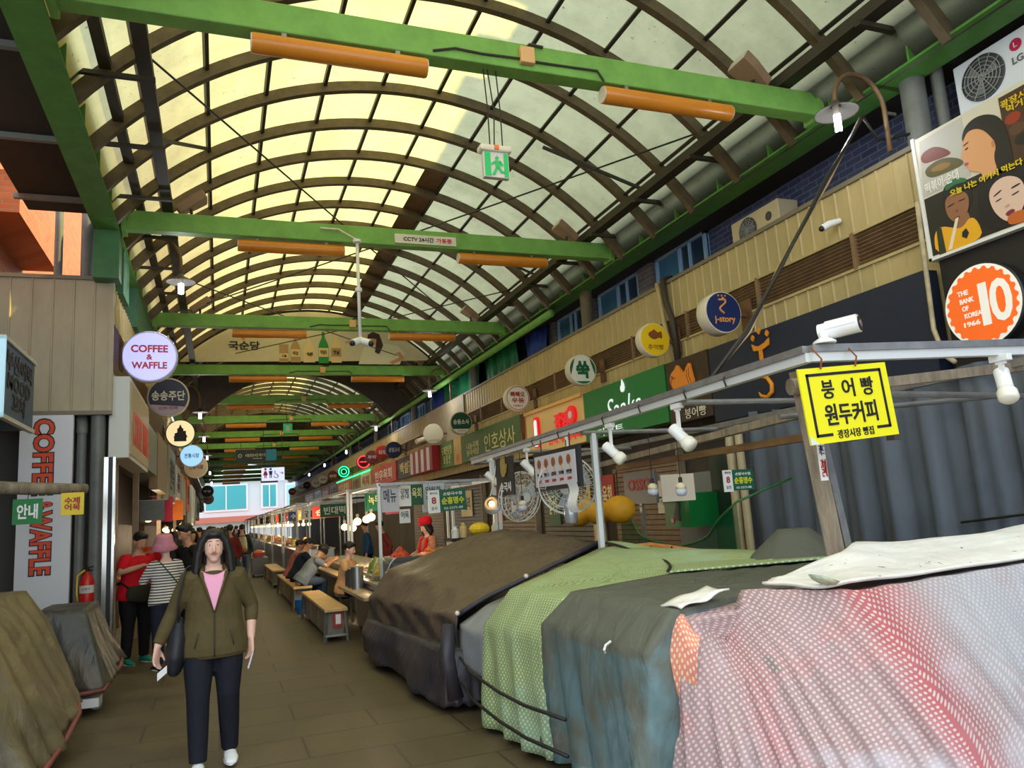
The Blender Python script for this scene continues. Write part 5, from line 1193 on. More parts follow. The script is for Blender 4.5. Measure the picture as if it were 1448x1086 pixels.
MB().bar((3.38, 6.62, 2.32), (3.38, 6.62, 1.2), .04, .04).build('post', STEEL, t)
for n, (p, q, l) in enumerate((((3.42, 3.48, 2.33), (3.45, 3.48, 1.98), ''), ((3.62, 3.4, 2.33), (3.68, 3.4, 1.97), ''))):
    MB().tube([p, q], .022, 10).build('drop_tube', STEEL, t, 'auto'); MB().box(Vector(q)-Vector((0, 0, .03)), (.05, .06, .06)).build('tube_clamp', mm('clamp_dark', srgb(84, 78, 70), .5, .4), t)
for y in (4.0, 4.5, 5.2, 5.9, 7.0, 7.8): 
    x = 2.99+(y-3.24)*.0584; MB().tube([(x-.035, y, 2.33), (x-.05, y, 2.38), (x-.02, y, 2.42), (x+.03, y, 2.42)], .006, 6).build('zip_tie', CABLE, t)
MB().bar((3.24, 3.62, 2.36), (3.40, 3.66, 1.15), .08, .065).build('timber_post', WOOD_G, t)
o = MB(); o.bar((3.85, 3.6, 2.22), (4.25, 8.4, 2.10), .07, .06); tag(o.build('timber_beam', WOOD_G), 'weathered timber beam tied across the stall frame, nearer the alley', 'beam')
o = MB(); o.bar((4.25, 4.6, 2.06), (4.2, 7.7, 2.04), .07, .06); tag(o.build('timber_beam', mm('brown_timber', srgb(132, 98, 66), .7, var=.35, stretch=(3, .5, 3))), 'brown timber beam tied under the stall frame, nearer the wall', 'beam')
tag(MB().tube([(3.15, 3.6, 2.26), (3.75, 3.5, 2.30)], .05, 12).build('timber_roller', WOOD_G, smooth='auto'), 'short round timber roller at the corner of the stall frame', 'beam')
tag(MB().bar((3.75, 3.55, 2.27), (5.0, 3.3, 2.36), .05, .06).build('timber_lath', WOOD_G), 'thin timber lath under the near rail of the stall frame', 'beam')
# things on the frame
t = thing('price_sign', 'yellow hanging sign with bold Korean lettering at the frame corner', 'sign', (3.14, 3.15, 1.88))
My = frame((3.14, 3.155, 2.10), (.61, 0, .045))
MB().prism([(-.305, -.2), (.305, -.2), (.305, .2), (-.305, .2)], -.01, My).build('sign_sheet', mm('sign_yellow', srgb(238, 228, 20), .45), t)
mb = MB()
for a, b, c, d in ((-.26, .26, .155, .17), (-.26, -.245, -.165, .17), (.245, .26, -.155, .17)): mb.prism([(a, c), (b, c), (b, d), (a, d)], .003, My)
mb.prism([(-.26, -.165), (-.15, -.165), (-.15, -.15), (-.26, -.15)], .003, My).prism([(.16, -.155), (.26, -.155), (.26, -.14), (.16, -.14)], .003, My)
mb.build('black_border', BLACK, t)
def sub(M, dx, dz): return M @ Matrix.Translation((dx, dz, 0))
for s, dx in (('붕', -.13), ('어', 0.01), ('빵', .145)): txt(s, sub(My, dx, .08), .085, .10, BLACK, t, .015)
txt('원두커피', sub(My, .0, -.055), .36, .115, BLACK, t, .02); txt('광장시장 빵집', sub(My, .005, -.16), .25, .045, BLACK, t, .01)
MB().prism([(-.305, -.2), (-.25, -.2), (-.305, -.15)], .004, My).build('curled_corner', mm('pale_corner', srgb(214, 226, 200)), t)
for dx in (-.16, .08): MB().tube([My @ Vector((dx, .19, .01)), My @ Vector((dx, .24, .03)), My @ Vector((dx+.02, .32, -.05))], .005, 6).build('tie', BRN, t)
t = thing('security_camera', 'white bullet security camera standing on the frame corner', 'camera', (3.15, 3.2, 2.43))
MB().lathe([(.06, 0), (.06, .012), (.03, .03)], (3.07, 3.2, 2.43), None, 18).build('base', WHITE, t, 'auto')
MB().ball((3.07, 3.2, 2.475), .028).tube([(3.07, 3.2, 2.475), (3.12, 3.2, 2.50)], .018, 8).build('joint', WHITE, t, True)
MB().tube([(3.09, 3.25, 2.50), (3.20, 3.07, 2.515)], .048, 18).build('camera_body', WHITE, t, 'auto')
MB().tube([(3.20, 3.07, 2.515), (3.2026, 3.0658, 2.5153)], .042, 18).build('lens_face', BLACK, t, 'auto'); MB().tube([(3.2026, 3.0658, 2.5153), (3.205, 3.062, 2.5157)], .02, 12).build('lens', STEEL, t)
MB().loft([[Vector(c)+Vector((-.43*.055*math.cos(a)*.0, 0, 0))+Vector((.85, .52, 0)).normalized()*.052*math.cos(a)+Vector((0, 0, .052*math.sin(a))) for a in [PI*k/10 for k in range(11)]] for c in ((3.11, 3.217, 2.506), (3.196, 3.077, 2.5165))], cap=False, closed=False).build('sun_shield', WHITE, t, True)
def spot(x, y, z, dx, dy, label, rail_z=2.34, aim=(.3, -.6, -.7)):
    t = thing('spotlight', label, 'spotlight', (x, y, z), 'white spotlights on the stall frame')
    MB().bb(x-.02, x+.02, y-.06, y+.06, rail_z-.05, rail_z-.01).build('track_adapter', WHITE, t, bevel=.004)
    MB().bar((x, y, rail_z-.05), (x, y, z+.05), .028, .018).bar((x, y-.03, rail_z-.055), (x, y+.03, rail_z-.055), .02, .02).build('arm', WHITE, t)
    MB().ball((x, y, z+.03), .03).build('joint', WHITE, t, True)
    a = Vector(aim).normalized(); c = Vector((x, y, z))
    MB().tube([c-a*.085, c-a*.08, c+a*.055], [.036, .042, .042], 16).build('lamp_can', WHITE, t, 'auto')
    MB().tube([c+a*.055, c+a*.075, c+a*.12, c+a*.135], [.044, .055, .055, .04], 16).build('bulb', mm('frosted', srgb(236, 230, 214), .3), t, True)
    return t
spot(3.08, 4.7, 2.10, 0, 0, 'white track spotlight nearest the yellow sign')
spot(3.14, 5.85, 2.09, 0, 0, 'white track spotlight just right of the snack menu board', aim=(.4, -.5, -.6))
spot(3.26, 8.1, 2.12, 0, 0, 'white track spotlight between the two hanging menu signs', aim=(.5, -.2, -.6))
spot(3.30, 9.5, 2.08, 0, 0, 'white track spotlight left of the black hand sign', aim=(.5, -.3, -.6))
spot(4.26, 3.10, 2.20, 0, 0, 'white track spotlight under the near cross rail', 2.37, (-.3, -.3, -.7))
t = thing('menu_board', 'framed snack menu board with five skewered corn dogs hanging from the white rail', 'menu', (3.1, 6.95, 1.83))
MB().bb(3.08, 3.12, 6.40, 7.48, 1.82, 2.21).build('board_frame', BLACK, t)
MB().bb(3.072, 3.082, 6.45, 7.43, 1.86, 2.17).build('board_face', mm('menu_face', srgb(206, 204, 214), .4), t)
def mp(u, z): return frame((3.070, 7.43-u, 1.86+z), R_WALL)
for k in range(5):
    o = MB().ball(mp(.12+.18*k, .23) @ Vector((0, 0, 0)), (.004, .05, .048), 12, 8).build('printed_snack', mm('crumb', srgb(150, 84, 44), .6, var=.3, scale=60), t, True)
    MB().bb(3.067, 3.071, 7.43-.145-.18*k, 7.43-.135-.18*k, 2.0, 2.06).build('printed_stick', mm('stick', srgb(226, 160, 60)), t)
    txt(('핫바', '핫도그', '감자', '모짜', '반반')[k], mp(.12+.18*k, .115), .12, .04, BLACK, t, .01); txt(('2,000', '2,500', '3,000', '3,000', '3,500')[k], mp(.12+.18*k, .05), .09, .03, MAR, t, .01)
for y in (6.6, 7.3): MB().tube([(3.1, y, 2.2), (3.1, y, 2.34)], .006, 6).build('hanger', CABLE, t)
tag(MB().loft([[Vector((3.05+.02*math.sin(k*.8), 6.62-.2*i/4-.03*k/8, 1.87-.28*k/8)) for i in range(5)] for k in range(9)], cap=False, closed=False).build('paper_note', mm('paper', srgb(230, 232, 232), .6, var=.04, scale=30), smooth=True), 'white paper note clipped under the snack menu board', 'paper')
t = thing('hand_sign', 'narrow black banner with a gold hand hanging from the white rail', 'sign', (3.15, 8.55, 1.82))
MB().bb(3.14, 3.16, 8.26, 8.84, 1.82, 2.27).build('banner', mm('black_board', srgb(26, 24, 24)), t)
MB().prism([(-.10, .0), (-.11, .12), (-.06, .19), (-.03, .15), (-.01, .2), (.02, .14), (.05, .18), (.06, .08), (.12, .1), (.08, .0), (.02, -.05), (-.06, -.05)], .004, frame((3.136, 8.55, 2.09), R_WALL)).build('gold_hand', mm('dull_gold', srgb(170, 146, 70), .5), t)
txt('손국시', frame((3.136, 8.52, 1.92), R_WALL), .36, .11, WHITE, t, .02)
def eight(x0, x1, y, z0, z1, label, xdir):
    t = thing('date_sign', label, 'sign', ((x0+x1)/2, y, z0), 'white and green number signs')
    w = x1-x0; M = frame(((x0+x1)/2, y, (z0+z1)/2), xdir); h = z1-z0
    MB().prism([(-w/2, -h/2), (-w*.2, -h/2), (-w*.2, h/2), (-w/2, h/2)], -.012, M).build('number_panel', WHITE, t)
    MB().prism([(-w*.2, -h*.46), (w/2, -h*.46), (w/2, h*.5), (-w*.2, h*.5)], -.012, M).build('green_panel', mm('shop_green', srgb(16, 92, 66), .45), t)
    txt('8', sub(M, -w*.35, h*.05), w*.12, h*.3, mm('maroon_print', srgb(170, 40, 40)), t, .03); txt('월요일', sub(M, -w*.35, h*.38), w*.2, h*.1, BLACK, t); txt('휴무', sub(M, -w*.35, -h*.3), w*.16, h*.16, BLACK, t)
    txt('손칼국수집', sub(M, w*.15, h*.3), w*.5, h*.14, WHITE, t, .02); txt('순흥명수', sub(M, w*.15, 0), w*.6, h*.32, mm('lime_print', srgb(214, 216, 40)), t, .03); txt('02-2275-88', sub(M, w*.15, -h*.33), w*.5, h*.1, WHITE, t)
    for dx in (-.4, .4): MB().tube([M @ Vector((dx*w, h/2, 0)), M @ Vector((dx*w, h/2, 0))+Vector((0, (.2 if y > 10 else -.06), (2.12 if y > 10 else 2.32)-z1))], .004, 4).build('hanger', CABLE, t)
    return t
eight(2.76, 3.32, 10.7, 1.68, 2.0, 'larger number eight sign hanging left of the black hand sign', (1, 0, .03))
eight(4.79, 5.16, 6.6, 1.69, 1.91, 'smaller number eight sign hanging before the grey curtain', FRONT)
def fan(x, y, z, tilt, rz, label, R=.29):
    t = thing('wall_fan', label, 'fan', (0, 0, 0), 'white caged fans on the stall frame')
    def P(r, a, d): return Vector((r*math.cos(a), d, r*math.sin(a)))
    g = MB()
    for rr, d in ((R, 0), (R*.96, .06), (R*.96, -.06), (R*.7, .085), (R*.7, -.085), (R*.4, .095), (R*.4, -.095)): g.tube([P(rr, 2*PI*k/28, d) for k in range(29)], .005 if rr < R else .009, 5)
    for k in range(24):
        a = 2*PI*k/24
        for s in (-1, 1): g.tube([P(.05, a, s*.1), P(R*.7, a, s*.085), P(R*.98, a, s*.04), P(R, a, 0)], .0028, 4)
    g.build('cage', mm('cage_white', srgb(226, 226, 222), .4), t, True)
    MB().lathe([(.055, -.02), (.06, 0), (.06, .02)], (0, -.1, 0), RX, 16).build('hub', WHITE, t, 'auto')
    for k in range(3):
        a0 = 2*PI*k/3; MB().loft([[P(r, a0+w, .03*(1 if i else -1)*.6) for i, w in enumerate((0, .75))] for r in (.05, R*.5, R*.85)], cap=False, closed=False).build('blade', mm('blade_clear', srgb(190, 196, 204), .2), t, True)
    MB().tube([(0, .06, 0), (0, .22, 0)], [.075, .06], 14).build('motor', WHITE, t, 'auto')
    MB().tube([(0, .2, 0), (0, .24, .1), (0, .26, .48)], .018, 8).build('bracket', WHITE, t, True)
    t.location = (x, y, z); t.rotation_euler = (tilt, 0, rz)
fan(3.30, 7.15, 1.86, .3, math.radians(-35), 'white caged fan behind the snack menu board', .30)
fan(3.40, 8.75, 1.80, .15, math.radians(20), 'white caged fan behind the black hand sign', .30)
def pendant(x, y, z, label, top=2.3, m=None, grp='unlit pendant bulbs under the stall frame'):
    t = thing('pendant_bulb', label, 'lamp', (x, y, z), grp)
    MB().tube([(x, y, z+.07), (x, y, top)], .004, 5).build('cord', CABLE, t)
    MB().lathe([(.018, .05), (.018, .10)], (x, y, z), None, 10).build('holder', BLACK, t)
    MB().lathe([(.022, .05), (.045, .03), (.052, -.01)], (x, y, z), None, 16).build('bulb_neck', mm('bulb_cream', srgb(226, 212, 182), .3), t, True)
    MB().lathe([(.052, -.01), (.052, -.05), (.035, -.07), (.01, -.075)], (x, y, z), None, 16).build('bulb', m or mm('bulb_grey', srgb(198, 198, 214), .3), t, True)
pendant(4.0, 6.67, 1.77, 'unlit pendant bulb left of the white blank board'); pendant(4.0, 6.17, 1.75, 'unlit pendant bulb in front of the white blank board'); pendant(3.25, 8.3, 1.70, 'unlit pendant bulb below the black hand sign')
t = thing('clamp_lamp', 'glowing clamp lamp with a wide reflector left of the near fan', 'lamp', (3.2, 9.2, 1.76))
MB().lathe([(.03, 0), (.05, .03), (.12, .10), (.125, .10)], (3.2, 9.3, 1.76), Matrix.Rotation(1.9, 4, 'X'), 20, cap=False).build('reflector', STEEL, t, True); MB().ball((3.2, 9.24, 1.74), .04).build('bulb', WARM, t, True)
MB().tube([(3.2, 9.34, 1.78), (3.3, 9.4, 2.0), (3.36, 9.4, 2.34)], .008, 6).build('arm', OFFW, t)
t = thing('jar_lamp', 'grey cylindrical lamp hanging under the paper note', 'lamp', (3.2, 6.9, 1.5))
MB().lathe([(.05, -.1), (.062, -.08), (.066, .06), (.05, .1), (.03, .12)], (3.2, 6.9, 1.58), None, 18).build('lamp_jar', mm('jar_grey', srgb(180, 186, 192), .2, .5), t, True); MB().tube([(3.2, 6.9, 1.7), (3.2, 6.9, 2.3)], .005, 5).build('cord', CABLE, t)
LAN = mat('lantern_yellow', srgb(222, 160, 26), .6, var=.08)
for n, (y, z, r, l) in enumerate(((8.5, 1.57, .20, 'nearest'), (9.05, 1.54, .18, 'middle'), (9.65, 1.51, .17, 'farthest'))):
    t = thing('paper_lantern', l+' of the three yellow ribbed lanterns hanging behind the stalls', 'lantern', (4.6, y, z), 'yellow ribbed lanterns')
    prof = []
    for k in range(25):
        a = PI*k/24; prof.append((max(r*math.sin(a)*(1+.025*math.cos(k*PI)), .03), -r*.85*math.cos(a)))
    MB().lathe(prof, (4.6, y, z), None, 20).build('lantern_body', LAN, t, True); MB().tube([(4.6, y, z+r*.85), (4.6, y, 2.32)], .006, 5).build('cord', CABLE, t)
tag(MB().bb(4.3, 4.7, 6.99, 7.01, 1.63, 1.91).build('blank_board', mm('blank_cream', srgb(214, 200, 180), .5)), 'blank cream board hanging behind the pendant bulbs', 'board')
t = thing('hanging_tag', 'slim white tag with coloured letters tied to the grey post', 'tag', (3.16, 3.42, 1.8))
MB().bb(3.135, 3.185, 3.425, 3.43, 1.70, 1.92).build('tag_card', WHITE, t); txt('카드', frame((3.16, 3.423, 1.87), FRONT), .035, .06, NAVY, t); txt('결제', frame((3.16, 3.423, 1.77), FRONT), .035, .1, MAR, t)

# ------------------------------------------------------------------ behind the stalls: curtain, pipes, shutter, netting
t = thing('sheet_curtain', 'long dark grey sheet curtain hung across the right shopfront', 'curtain', (6.0, 5.5, .4))
rows = []
for z in [0.3+2.3*k/8 for k in range(9)]:
    rows.append([Vector((6.02+.06*math.sin(i*.62)+.035*math.sin(i*1.37+z*.7)+.02*math.sin(i*.23), 7.9-5.2*i/110, z+(.03*math.sin(i*.2) if z > 2.5 else 0))) for i in range(111)])
o = MB().loft(rows, cap=False, closed=False).build('curtain_sheet', CURT, t, True); s = o.modifiers.new('solid', 'SOLIDIFY'); s.thickness = .01
MB().tube([(5.95, 7.9, 2.55), (5.95, 2.8, 2.55)], .02, 8).build('curtain_rail', STEEL, t)
tag(MB().tube([(5.93, 4.9, 1.30), (5.9, 4.3, 1.36), (5.93, 3.6, 1.45)], .012, 6).build('curtain_rope', CABLE, smooth=True), 'black rope slung low across the grey curtain', 'rope')
for n, (y, r) in enumerate(((7.98, .06), (7.80, .05))): tag(MB().tube([(5.95, y, 0), (5.95, y, 2.5)], r, 14).build('wall_pipe', mm('cream_pipe', srgb(184, 168, 134), .5, var=.1), smooth='auto'), ('thicker', 'thinner')[n]+' cream pipe beside the grey curtain', 'pipe', 'cream pipes beside the curtain')
t = thing('roller_shutter', 'brown roller shutter behind the yellow lanterns', 'shutter', (6.4, 10.8, 0)); mb = MB()
for k in range(28): mb.bb(6.42, 6.46, 9.9, 12.0, .08*k, .08*k+.07)
mb.build('shutter_slats', mm('shutter_brown', srgb(120, 98, 78), .5, .2, var=.2), t); MB().bb(6.38, 6.48, 9.82, 9.9, 0, 2.4).build('shutter_rail', WOOD_G, t)
GNET = bpy.data.materials.new('green_netting'); GNET.use_nodes = True
nt = GNET.node_tree; nt.nodes.clear(); o_ = nt.nodes.new('ShaderNodeOutputMaterial'); mx = nt.nodes.new('ShaderNodeMixShader'); tr = nt.nodes.new('ShaderNodeBsdfTransparent'); df = nt.nodes.new('ShaderNodeBsdfDiffuse'); df.inputs[0].default_value = srgb(16, 84, 52)+(1,); mx.inputs[0].default_value = .6
nt.links.new(tr.outputs[0], mx.inputs[1]); nt.links.new(df.outputs[0], mx.inputs[2]); nt.links.new(mx.outputs[0], o_.inputs[0])
t = thing('green_net', 'sagging green netting hung behind the green dotted cover', 'net', (5.2, 8.3, .7))
zt = [1.08+.5*abs(j/24-.5)*2*abs(j/24-.5)*2 for j in range(25)]
MB().loft([[Vector((5.2+.05*math.sin(i*.8), 9.6-2.6*i/24, .7+(z1-.7)*k/5)) for k in range(6)] for i, z1 in enumerate(zt)], cap=False, closed=False).build('netting', GNET, t, True)
MB().tube([(6.4, 9.86, 1.75)]+[Vector((5.2+.05*math.sin(i*.8), 9.6-2.6*i/24, zt[i])) for i in range(25)]+[(5.9, 6.9, 1.8)], .014, 6).build('net_rope', GREEN_D, t, True)
t = thing('green_cabinet', 'green wall cabinet with a dark figure under the blank cream board', 'cabinet', (5.8, 9.1, 1.2)); MB().bb(5.7, 6.2, 8.65, 9.25, 1.28, 1.72).build('cabinet_body', mm('cab_green', srgb(10, 110, 50), .4), t)
MB().prism([(-.08, -.12), (.06, -.14), (.05, -.02), (.08, .1), (.0, .14), (-.04, .05), (-.1, -.05)], .004, frame((5.695, 8.92, 1.5), R_WALL)).build('dark_figure', BLACK, t); MB().lathe([(.035, 0), (.035, .005)], (5.694, 9.06, 1.37), MY, 14).build('red_dot', RED, t)
o = MB().bb(6.2, 6.45, 8.2, 9.7, 0, 2.0).build('wall_right', mm('grey_inner', srgb(120, 124, 126), .6)); tag(o, kind='structure')
o = MB().bb(6.15, 6.2, 8.1, 8.75, .9, 2.3).build('wall_right', mm('green_black', srgb(18, 44, 32), .5)); tag(o, kind='structure')
# left near timber pole with two cards
t = thing('timber_pole', 'rough timber pole jutting out over the khaki covered cart', 'pole', (-1.7, 8.7, 2.1)); MB().tube([(-3.0, 8.2, 2.24), (-2.2, 8.4, 2.18), (-1.7, 8.7, 2.15), (-1.27, 8.95, 2.14)], [.07, .065, .06, .05], 12).build('timber', WOOD_G, t, True)
MB().bar((-1.95, 8.55, 2.12), (-2.5, 8.3, 2.02), .04, .03).build('under_rail', STEEL, t)
for n, (x, y, z, w_, h_, c, s, l) in enumerate(((-1.72, 8.62, 1.93, .25, .24, srgb(20, 120, 56), '안내', 'small green card hanging from the timber pole'), (-1.37, 8.8, 1.99, .20, .22, srgb(236, 206, 40), '수제\n어묵', 'small yellow card with red letters hanging from the timber pole'))):
    t = thing('hanging_card', l, 'card', (x, y, z), 'cards on the timber pole'); MB().bb(x-w_/2, x+w_/2, y, y+.012, z-h_/2, z+h_/2).build('card', mat('card_%d' % n, c, .5), t)
    txt(s, frame((x, y-.003, z), FRONT), w_*.7, h_*.6, WHITE if n == 0 else MAR, t, .03); MB().tube([(x, y, z+h_/2), (x, y+.02, 2.12)], .004, 5).build('string', CABLE, t)
# ------------------------------------------------------------------ open food stalls further in
STEELP = mat('polished_steel', srgb(176, 178, 180), .28, .85, var=.12, scale=5)
BENCHW = mat('bench_wood', srgb(206, 168, 112), .5, var=.25, scale=3, stretch=(2, 8, 2))
BOXG = mat('bench_box', srgb(134, 124, 106), .6, var=.2, scale=2)
def bench(x0, x1, y0, y1, label, card=False):
    t = thing('bench', label, 'bench', ((x0+x1)/2, (y0+y1)/2, 0), 'benches along the food stalls')
    MB().bb(x0-.02, x1+.02, y0, y1, .405, .455).build('seat', BENCHW, t, bevel=.012)
    n = max(2, int((y1-y0)/1.1))
    for k in range(n):
        a, b = y0+.14+k*(y1-y0-.2)/n, y0+.06+(k+1)*(y1-y0-.2)/n
        MB().bb(x0+.02, x1-.03, a, b, .07, .385).build('storage_box', BOXG, t)
    for sx in (x0+.01, x1-.01):
        for sy in (y0+.05, y1-.05): MB().bar((sx, sy, .40), (sx+(-.03 if sx < (x0+x1)/2 else .03), sy-.02, 0), .035, .035).build('leg', STEEL, t)
    MB().bar((x0-.01, y0+.03, .09), (x1+.01, y0+.03, .09), .03, .03).build('stretcher', STEEL, t)
    if card:
        MB().bb(x0+.10, x1-.06, y0+.02, y0+.03, .2, .38).build('notice_card', mm('maroon_print', srgb(170, 40, 40)), t); MB().bb(x0+.13, x1-.08, y0+.012, y0+.02, .24, .37).build('notice_paper', WHITE, t)
    return t
bench(1.38, 1.66, 11.25, 14.55, 'wooden topped storage bench nearest the covered stalls', True)
bench(1.34, 1.66, 15.7, 20.2, 'wooden topped storage bench where the grey shirted man sits')
bench(1.34, 1.66, 22, 26, 'wooden topped storage bench beyond the seated men')
tag(MB().lathe([(.13, 0), (.17, .22), (.17, .26), (.15, .27)], (1.48, 15.3, 0), None, 20).build('blue_tub', mm('tub_blue', srgb(30, 110, 190), .35), smooth='auto'), 'blue tub standing at the end of the second bench', 'tub')

def heap(x, y, z, rx, ry, h, m, n, r, label, seed, group='food heaps on the stall counters'):
    """a tray with a heap of small pieces"""
    t = thing('food_tray', label, 'tray', (x, y, z), group)
    MB().loft([[Vector((x+a*rx*k, y+b*ry*k, zz)) for a, b in ((-1, -1), (1, -1), (1, 1), (-1, 1))] for k, zz in ((.9, z), (1, z+.06), (.96, z+.06), (.88, z+.012))], cap=True).build('tray', STEELP, t)
    R = random.Random(seed); mb = MB()
    mb.eloft([(x, y, z+.02), (x, y, z+.02+h*.5), (x, y, z+h*.8)], [rx*.85, rx*.6, rx*.25], [ry*.85, ry*.6, ry*.25], n=14)
    for k in range(n):
        u, v = R.uniform(-1, 1), R.uniform(-1, 1); d = min(1, math.hypot(u, v))
        mb.ball((x+u*rx*.8, y+v*ry*.8, z+.03+h*(1-d)*.9), (r*R.uniform(.7, 1.3), r*R.uniform(.7, 1.3), r*.8), 7, 5)
    o = mb.build('food', m, t, True); o['kind'] = 'stuff'
    return t
F_RED = mat('red_food', srgb(186, 62, 30), .4, var=.4, scale=30); F_YEL = mat('yellow_food', srgb(214, 186, 70), .5, var=.3, scale=30); F_GRN = mat('green_food', srgb(110, 130, 50), .5, var=.4, scale=30)
F_ORG = mat('orange_food', srgb(226, 120, 54), .4, var=.3, scale=30); F_BRN = mat('brown_food', srgb(120, 84, 60), .45, var=.4, scale=30); F_PNK = mat('pink_food', srgb(196, 140, 120), .45, var=.3, scale=20)

def counter(x0, x1, y0, y1, h, label, ledge=True):
    t = thing('stall_counter', label, 'counter', ((x0+x1)/2, (y0+y1)/2, 0), 'steel stall counters')
    MB().bb(x0, x1, y0, y1, .06, h-.03).build('cabinet', STEELP, t)
    MB().bb(x0-.03, x1+.03, y0-.03, y1+.03, h-.03, h).build('worktop', mm('worktop', srgb(190, 176, 150), .35, var=.1), t)
    if ledge: MB().bb(x0-.28, x0-.03, y0, y1, h-.16, h-.12).build('eating_ledge', mm('ledge', srgb(176, 150, 116), .45, var=.15), t)
    for y in (y0+.1, y1-.1): MB().bb(x0+.02, x0+.06, y-.02, y+.02, 0, .06).build('foot', STEEL, t)
    return t
def canopy(x0, x1, y0, y1, z, label):
    t = thing('market_canopy', label, 'frame', ((x0+x1)/2, (y0+y1)/2, 0), 'canopy frames over the open stalls')
    pm = WRAIL if y0 < 20 else STEEL
    for x in (x0, x1):
        for y in (y0, y1): MB().bar((x, y, .72 if x == x0 else 0), (x, y, z), .04, .04).build('post', pm, t)
        MB().bar((x, y0, z), (x, y1, z), .05, .05).build('side_rail', pm, t)
    for y in (y0, (y0+y1)/2, y1): MB().bar((x0, y, z), (x1, y, z), .04, .04).build('cross_rail', STEEL, t)
    MB().bar(((x0+x1)/2-.58, y0, z-.02), ((x0+x1)/2-.58, y1, z-.02), .03, .03).build('lamp_rail', STEEL, t)
    return t
def warm(x, y, z, label, top=2.2, grp='glowing warm bulbs over the food stalls', r=.06):
    t = thing('warm_bulb', label, 'lamp', (x, y, z), grp)
    MB().tube([(x, y, z+.06), (x, y, top)], .004, 4).build('cord', CABLE, t)
    MB().lathe([(.02, .05), (.03, .12), (.02, .14)], (x, y, z), None, 10).build('holder', OFFW, t)
    MB().ball((x, y, z), (r, r, r*.9), 12, 8).build('bulb', WARM, t, True)
def point(x, y, z, p, c=(1, .78, .5), r=.12):
    l = bpy.data.lights.new('stall_lamp', 'POINT'); l.energy = p; l.color = c; l.shadow_soft_size = r
    o = bpy.data.objects.new('stall_lamp', l); COL.objects.link(o); o.location = (x, y, z)
counter(2.0, 3.0, 10.15, 12.5, .78, 'steel counter of the red headscarf vendor, nearest the covered stalls')
counter(2.25, 3.1, 14.2, 19.8, .80, 'long steel counter where the grey shirted man eats')
canopy(2.1, 3.9, 10.9, 13.4, 2.12, 'white canopy frame over the red headscarf vendor')
canopy(2.1, 3.9, 13.75, 20.0, 2.16, 'white canopy frame over the grey shirted man')
t = thing('display_box', 'grey display box with a price strip under the red and orange food', 'box', (2.4, 10.6, .78)); MB().bb(2.12, 2.95, 10.2, 11.0, .785, 1.06).build('box_body', mm('display_grey', srgb(96, 96, 100), .4), t)
txt('김밥 떡볶이', frame((2.54, 10.195, .97), FRONT), .6, .11, WHITE, t, .02)
heap(2.30, 10.55, 1.065, .17, .3, .16, F_RED, 60, .03, 'heap of red food on the display box nearest the post', 1); heap(2.72, 10.6, 1.065, .2, .3, .12, F_ORG, 60, .03, 'heap of orange food on the display box, right of the red one', 2)
heap(2.2, 11.35, .79, .18, .25, .32, F_YEL, 50, .035, 'heap of yellow and green sprouts beside the display box', 3); heap(2.6, 11.4, .79, .18, .25, .28, F_RED, 50, .03, 'second heap of red food behind the display box', 4)
heap(2.25, 12.1, .79, .17, .24, .3, F_GRN, 50, .035, 'heap of green food at the far end of the first counter', 5)
t = thing('glass_guard', 'curved clear glass guard at the near end of the first counter', 'glass guard', (2.0, 10.4, .78))
MB().loft([[Vector((1.99+.0*k, y, .79+.0)) + Vector((.16-.16*math.cos(PI*k/10*.5), 0, .34*math.sin(PI*k/10*.5))) for y in (10.05, 11.0)] for k in range(11)], cap=False, closed=False).build('glass_sheet', GLASS, t, True)
for y in (10.05, 11.0): MB().tube([Vector((1.99, y, .79))+Vector((.16-.16*math.cos(PI*k/10*.5), 0, .34*math.sin(PI*k/10*.5))) for k in range(11)], .008, 6).build('steel_edge', STEELP, t, True)
for n, (x, y, r, h) in enumerate(((1.88, 11.6, .09, .30), (1.88, 11.9, .10, .26), (1.87, 12.2, .08, .22))):
    tag(MB().lathe([(r, 0), (r, h), (r*1.08, h), (r*1.08, h+.015), (r*.2, h+.04)], (x, y, .66), None, 20).build('steel_pot', STEELP, smooth='auto'), ('nearest', 'middle', 'farthest')[n]+' of three steel pots on the eating ledge', 'pot', 'steel pots on the first ledge')
# hanging notices over the first stall
nts = [(2.28, 11.0, 1.92, .26, .38, srgb(190, 190, 196), '메뉴', 'grey lined notice sheet hanging by the canopy post'), (2.52, 11.1, 1.95, .18, .30, srgb(226, 226, 222), '김밥\n순대', 'small white notice sheet second from the canopy post'),
       (2.52, 11.15, 1.66, .16, .2, srgb(216, 220, 214), '어묵', 'small white notice sheet below another'), (2.72, 11.2, 1.96, .2, .3, srgb(20, 84, 52), '육회', 'dark green notice board third from the canopy post'), (3.0, 11.3, 1.92, .34, .44, srgb(196, 202, 212), '일월화\n수목금', 'pale calendar sheet hanging right of the green notice'),
       (2.9, 15.2, 1.98, .5, .36, srgb(16, 96, 62), '녹두전', 'green notice board with pale marks over the second stall'), (3.2, 15.2, 1.82, .3, .2, srgb(150, 60, 84), '막걸리', 'plum notice board beside the green one')]
for n, (x, y, z, w_, h_, c, s, l) in enumerate(nts):
    t = thing('hanging_notice', l, 'notice', (x, y, z-h_/2), 'notices hanging over the first stalls'); MB().bb(x-w_/2, x+w_/2, y, y+.012, z-h_/2, z+h_/2).build('sheet', mat('notice_%d' % n, c, .5, var=.05, scale=20), t)
    txt(s, frame((x, y-.003, z+h_*.1), FRONT), w_*.7, h_*.5, BLACK if sum(c) > 1 else PALE, t, .01); MB().tube([(x, y, z+h_/2), (x, y, 2.14)], .004, 4).build('string', CABLE, t)
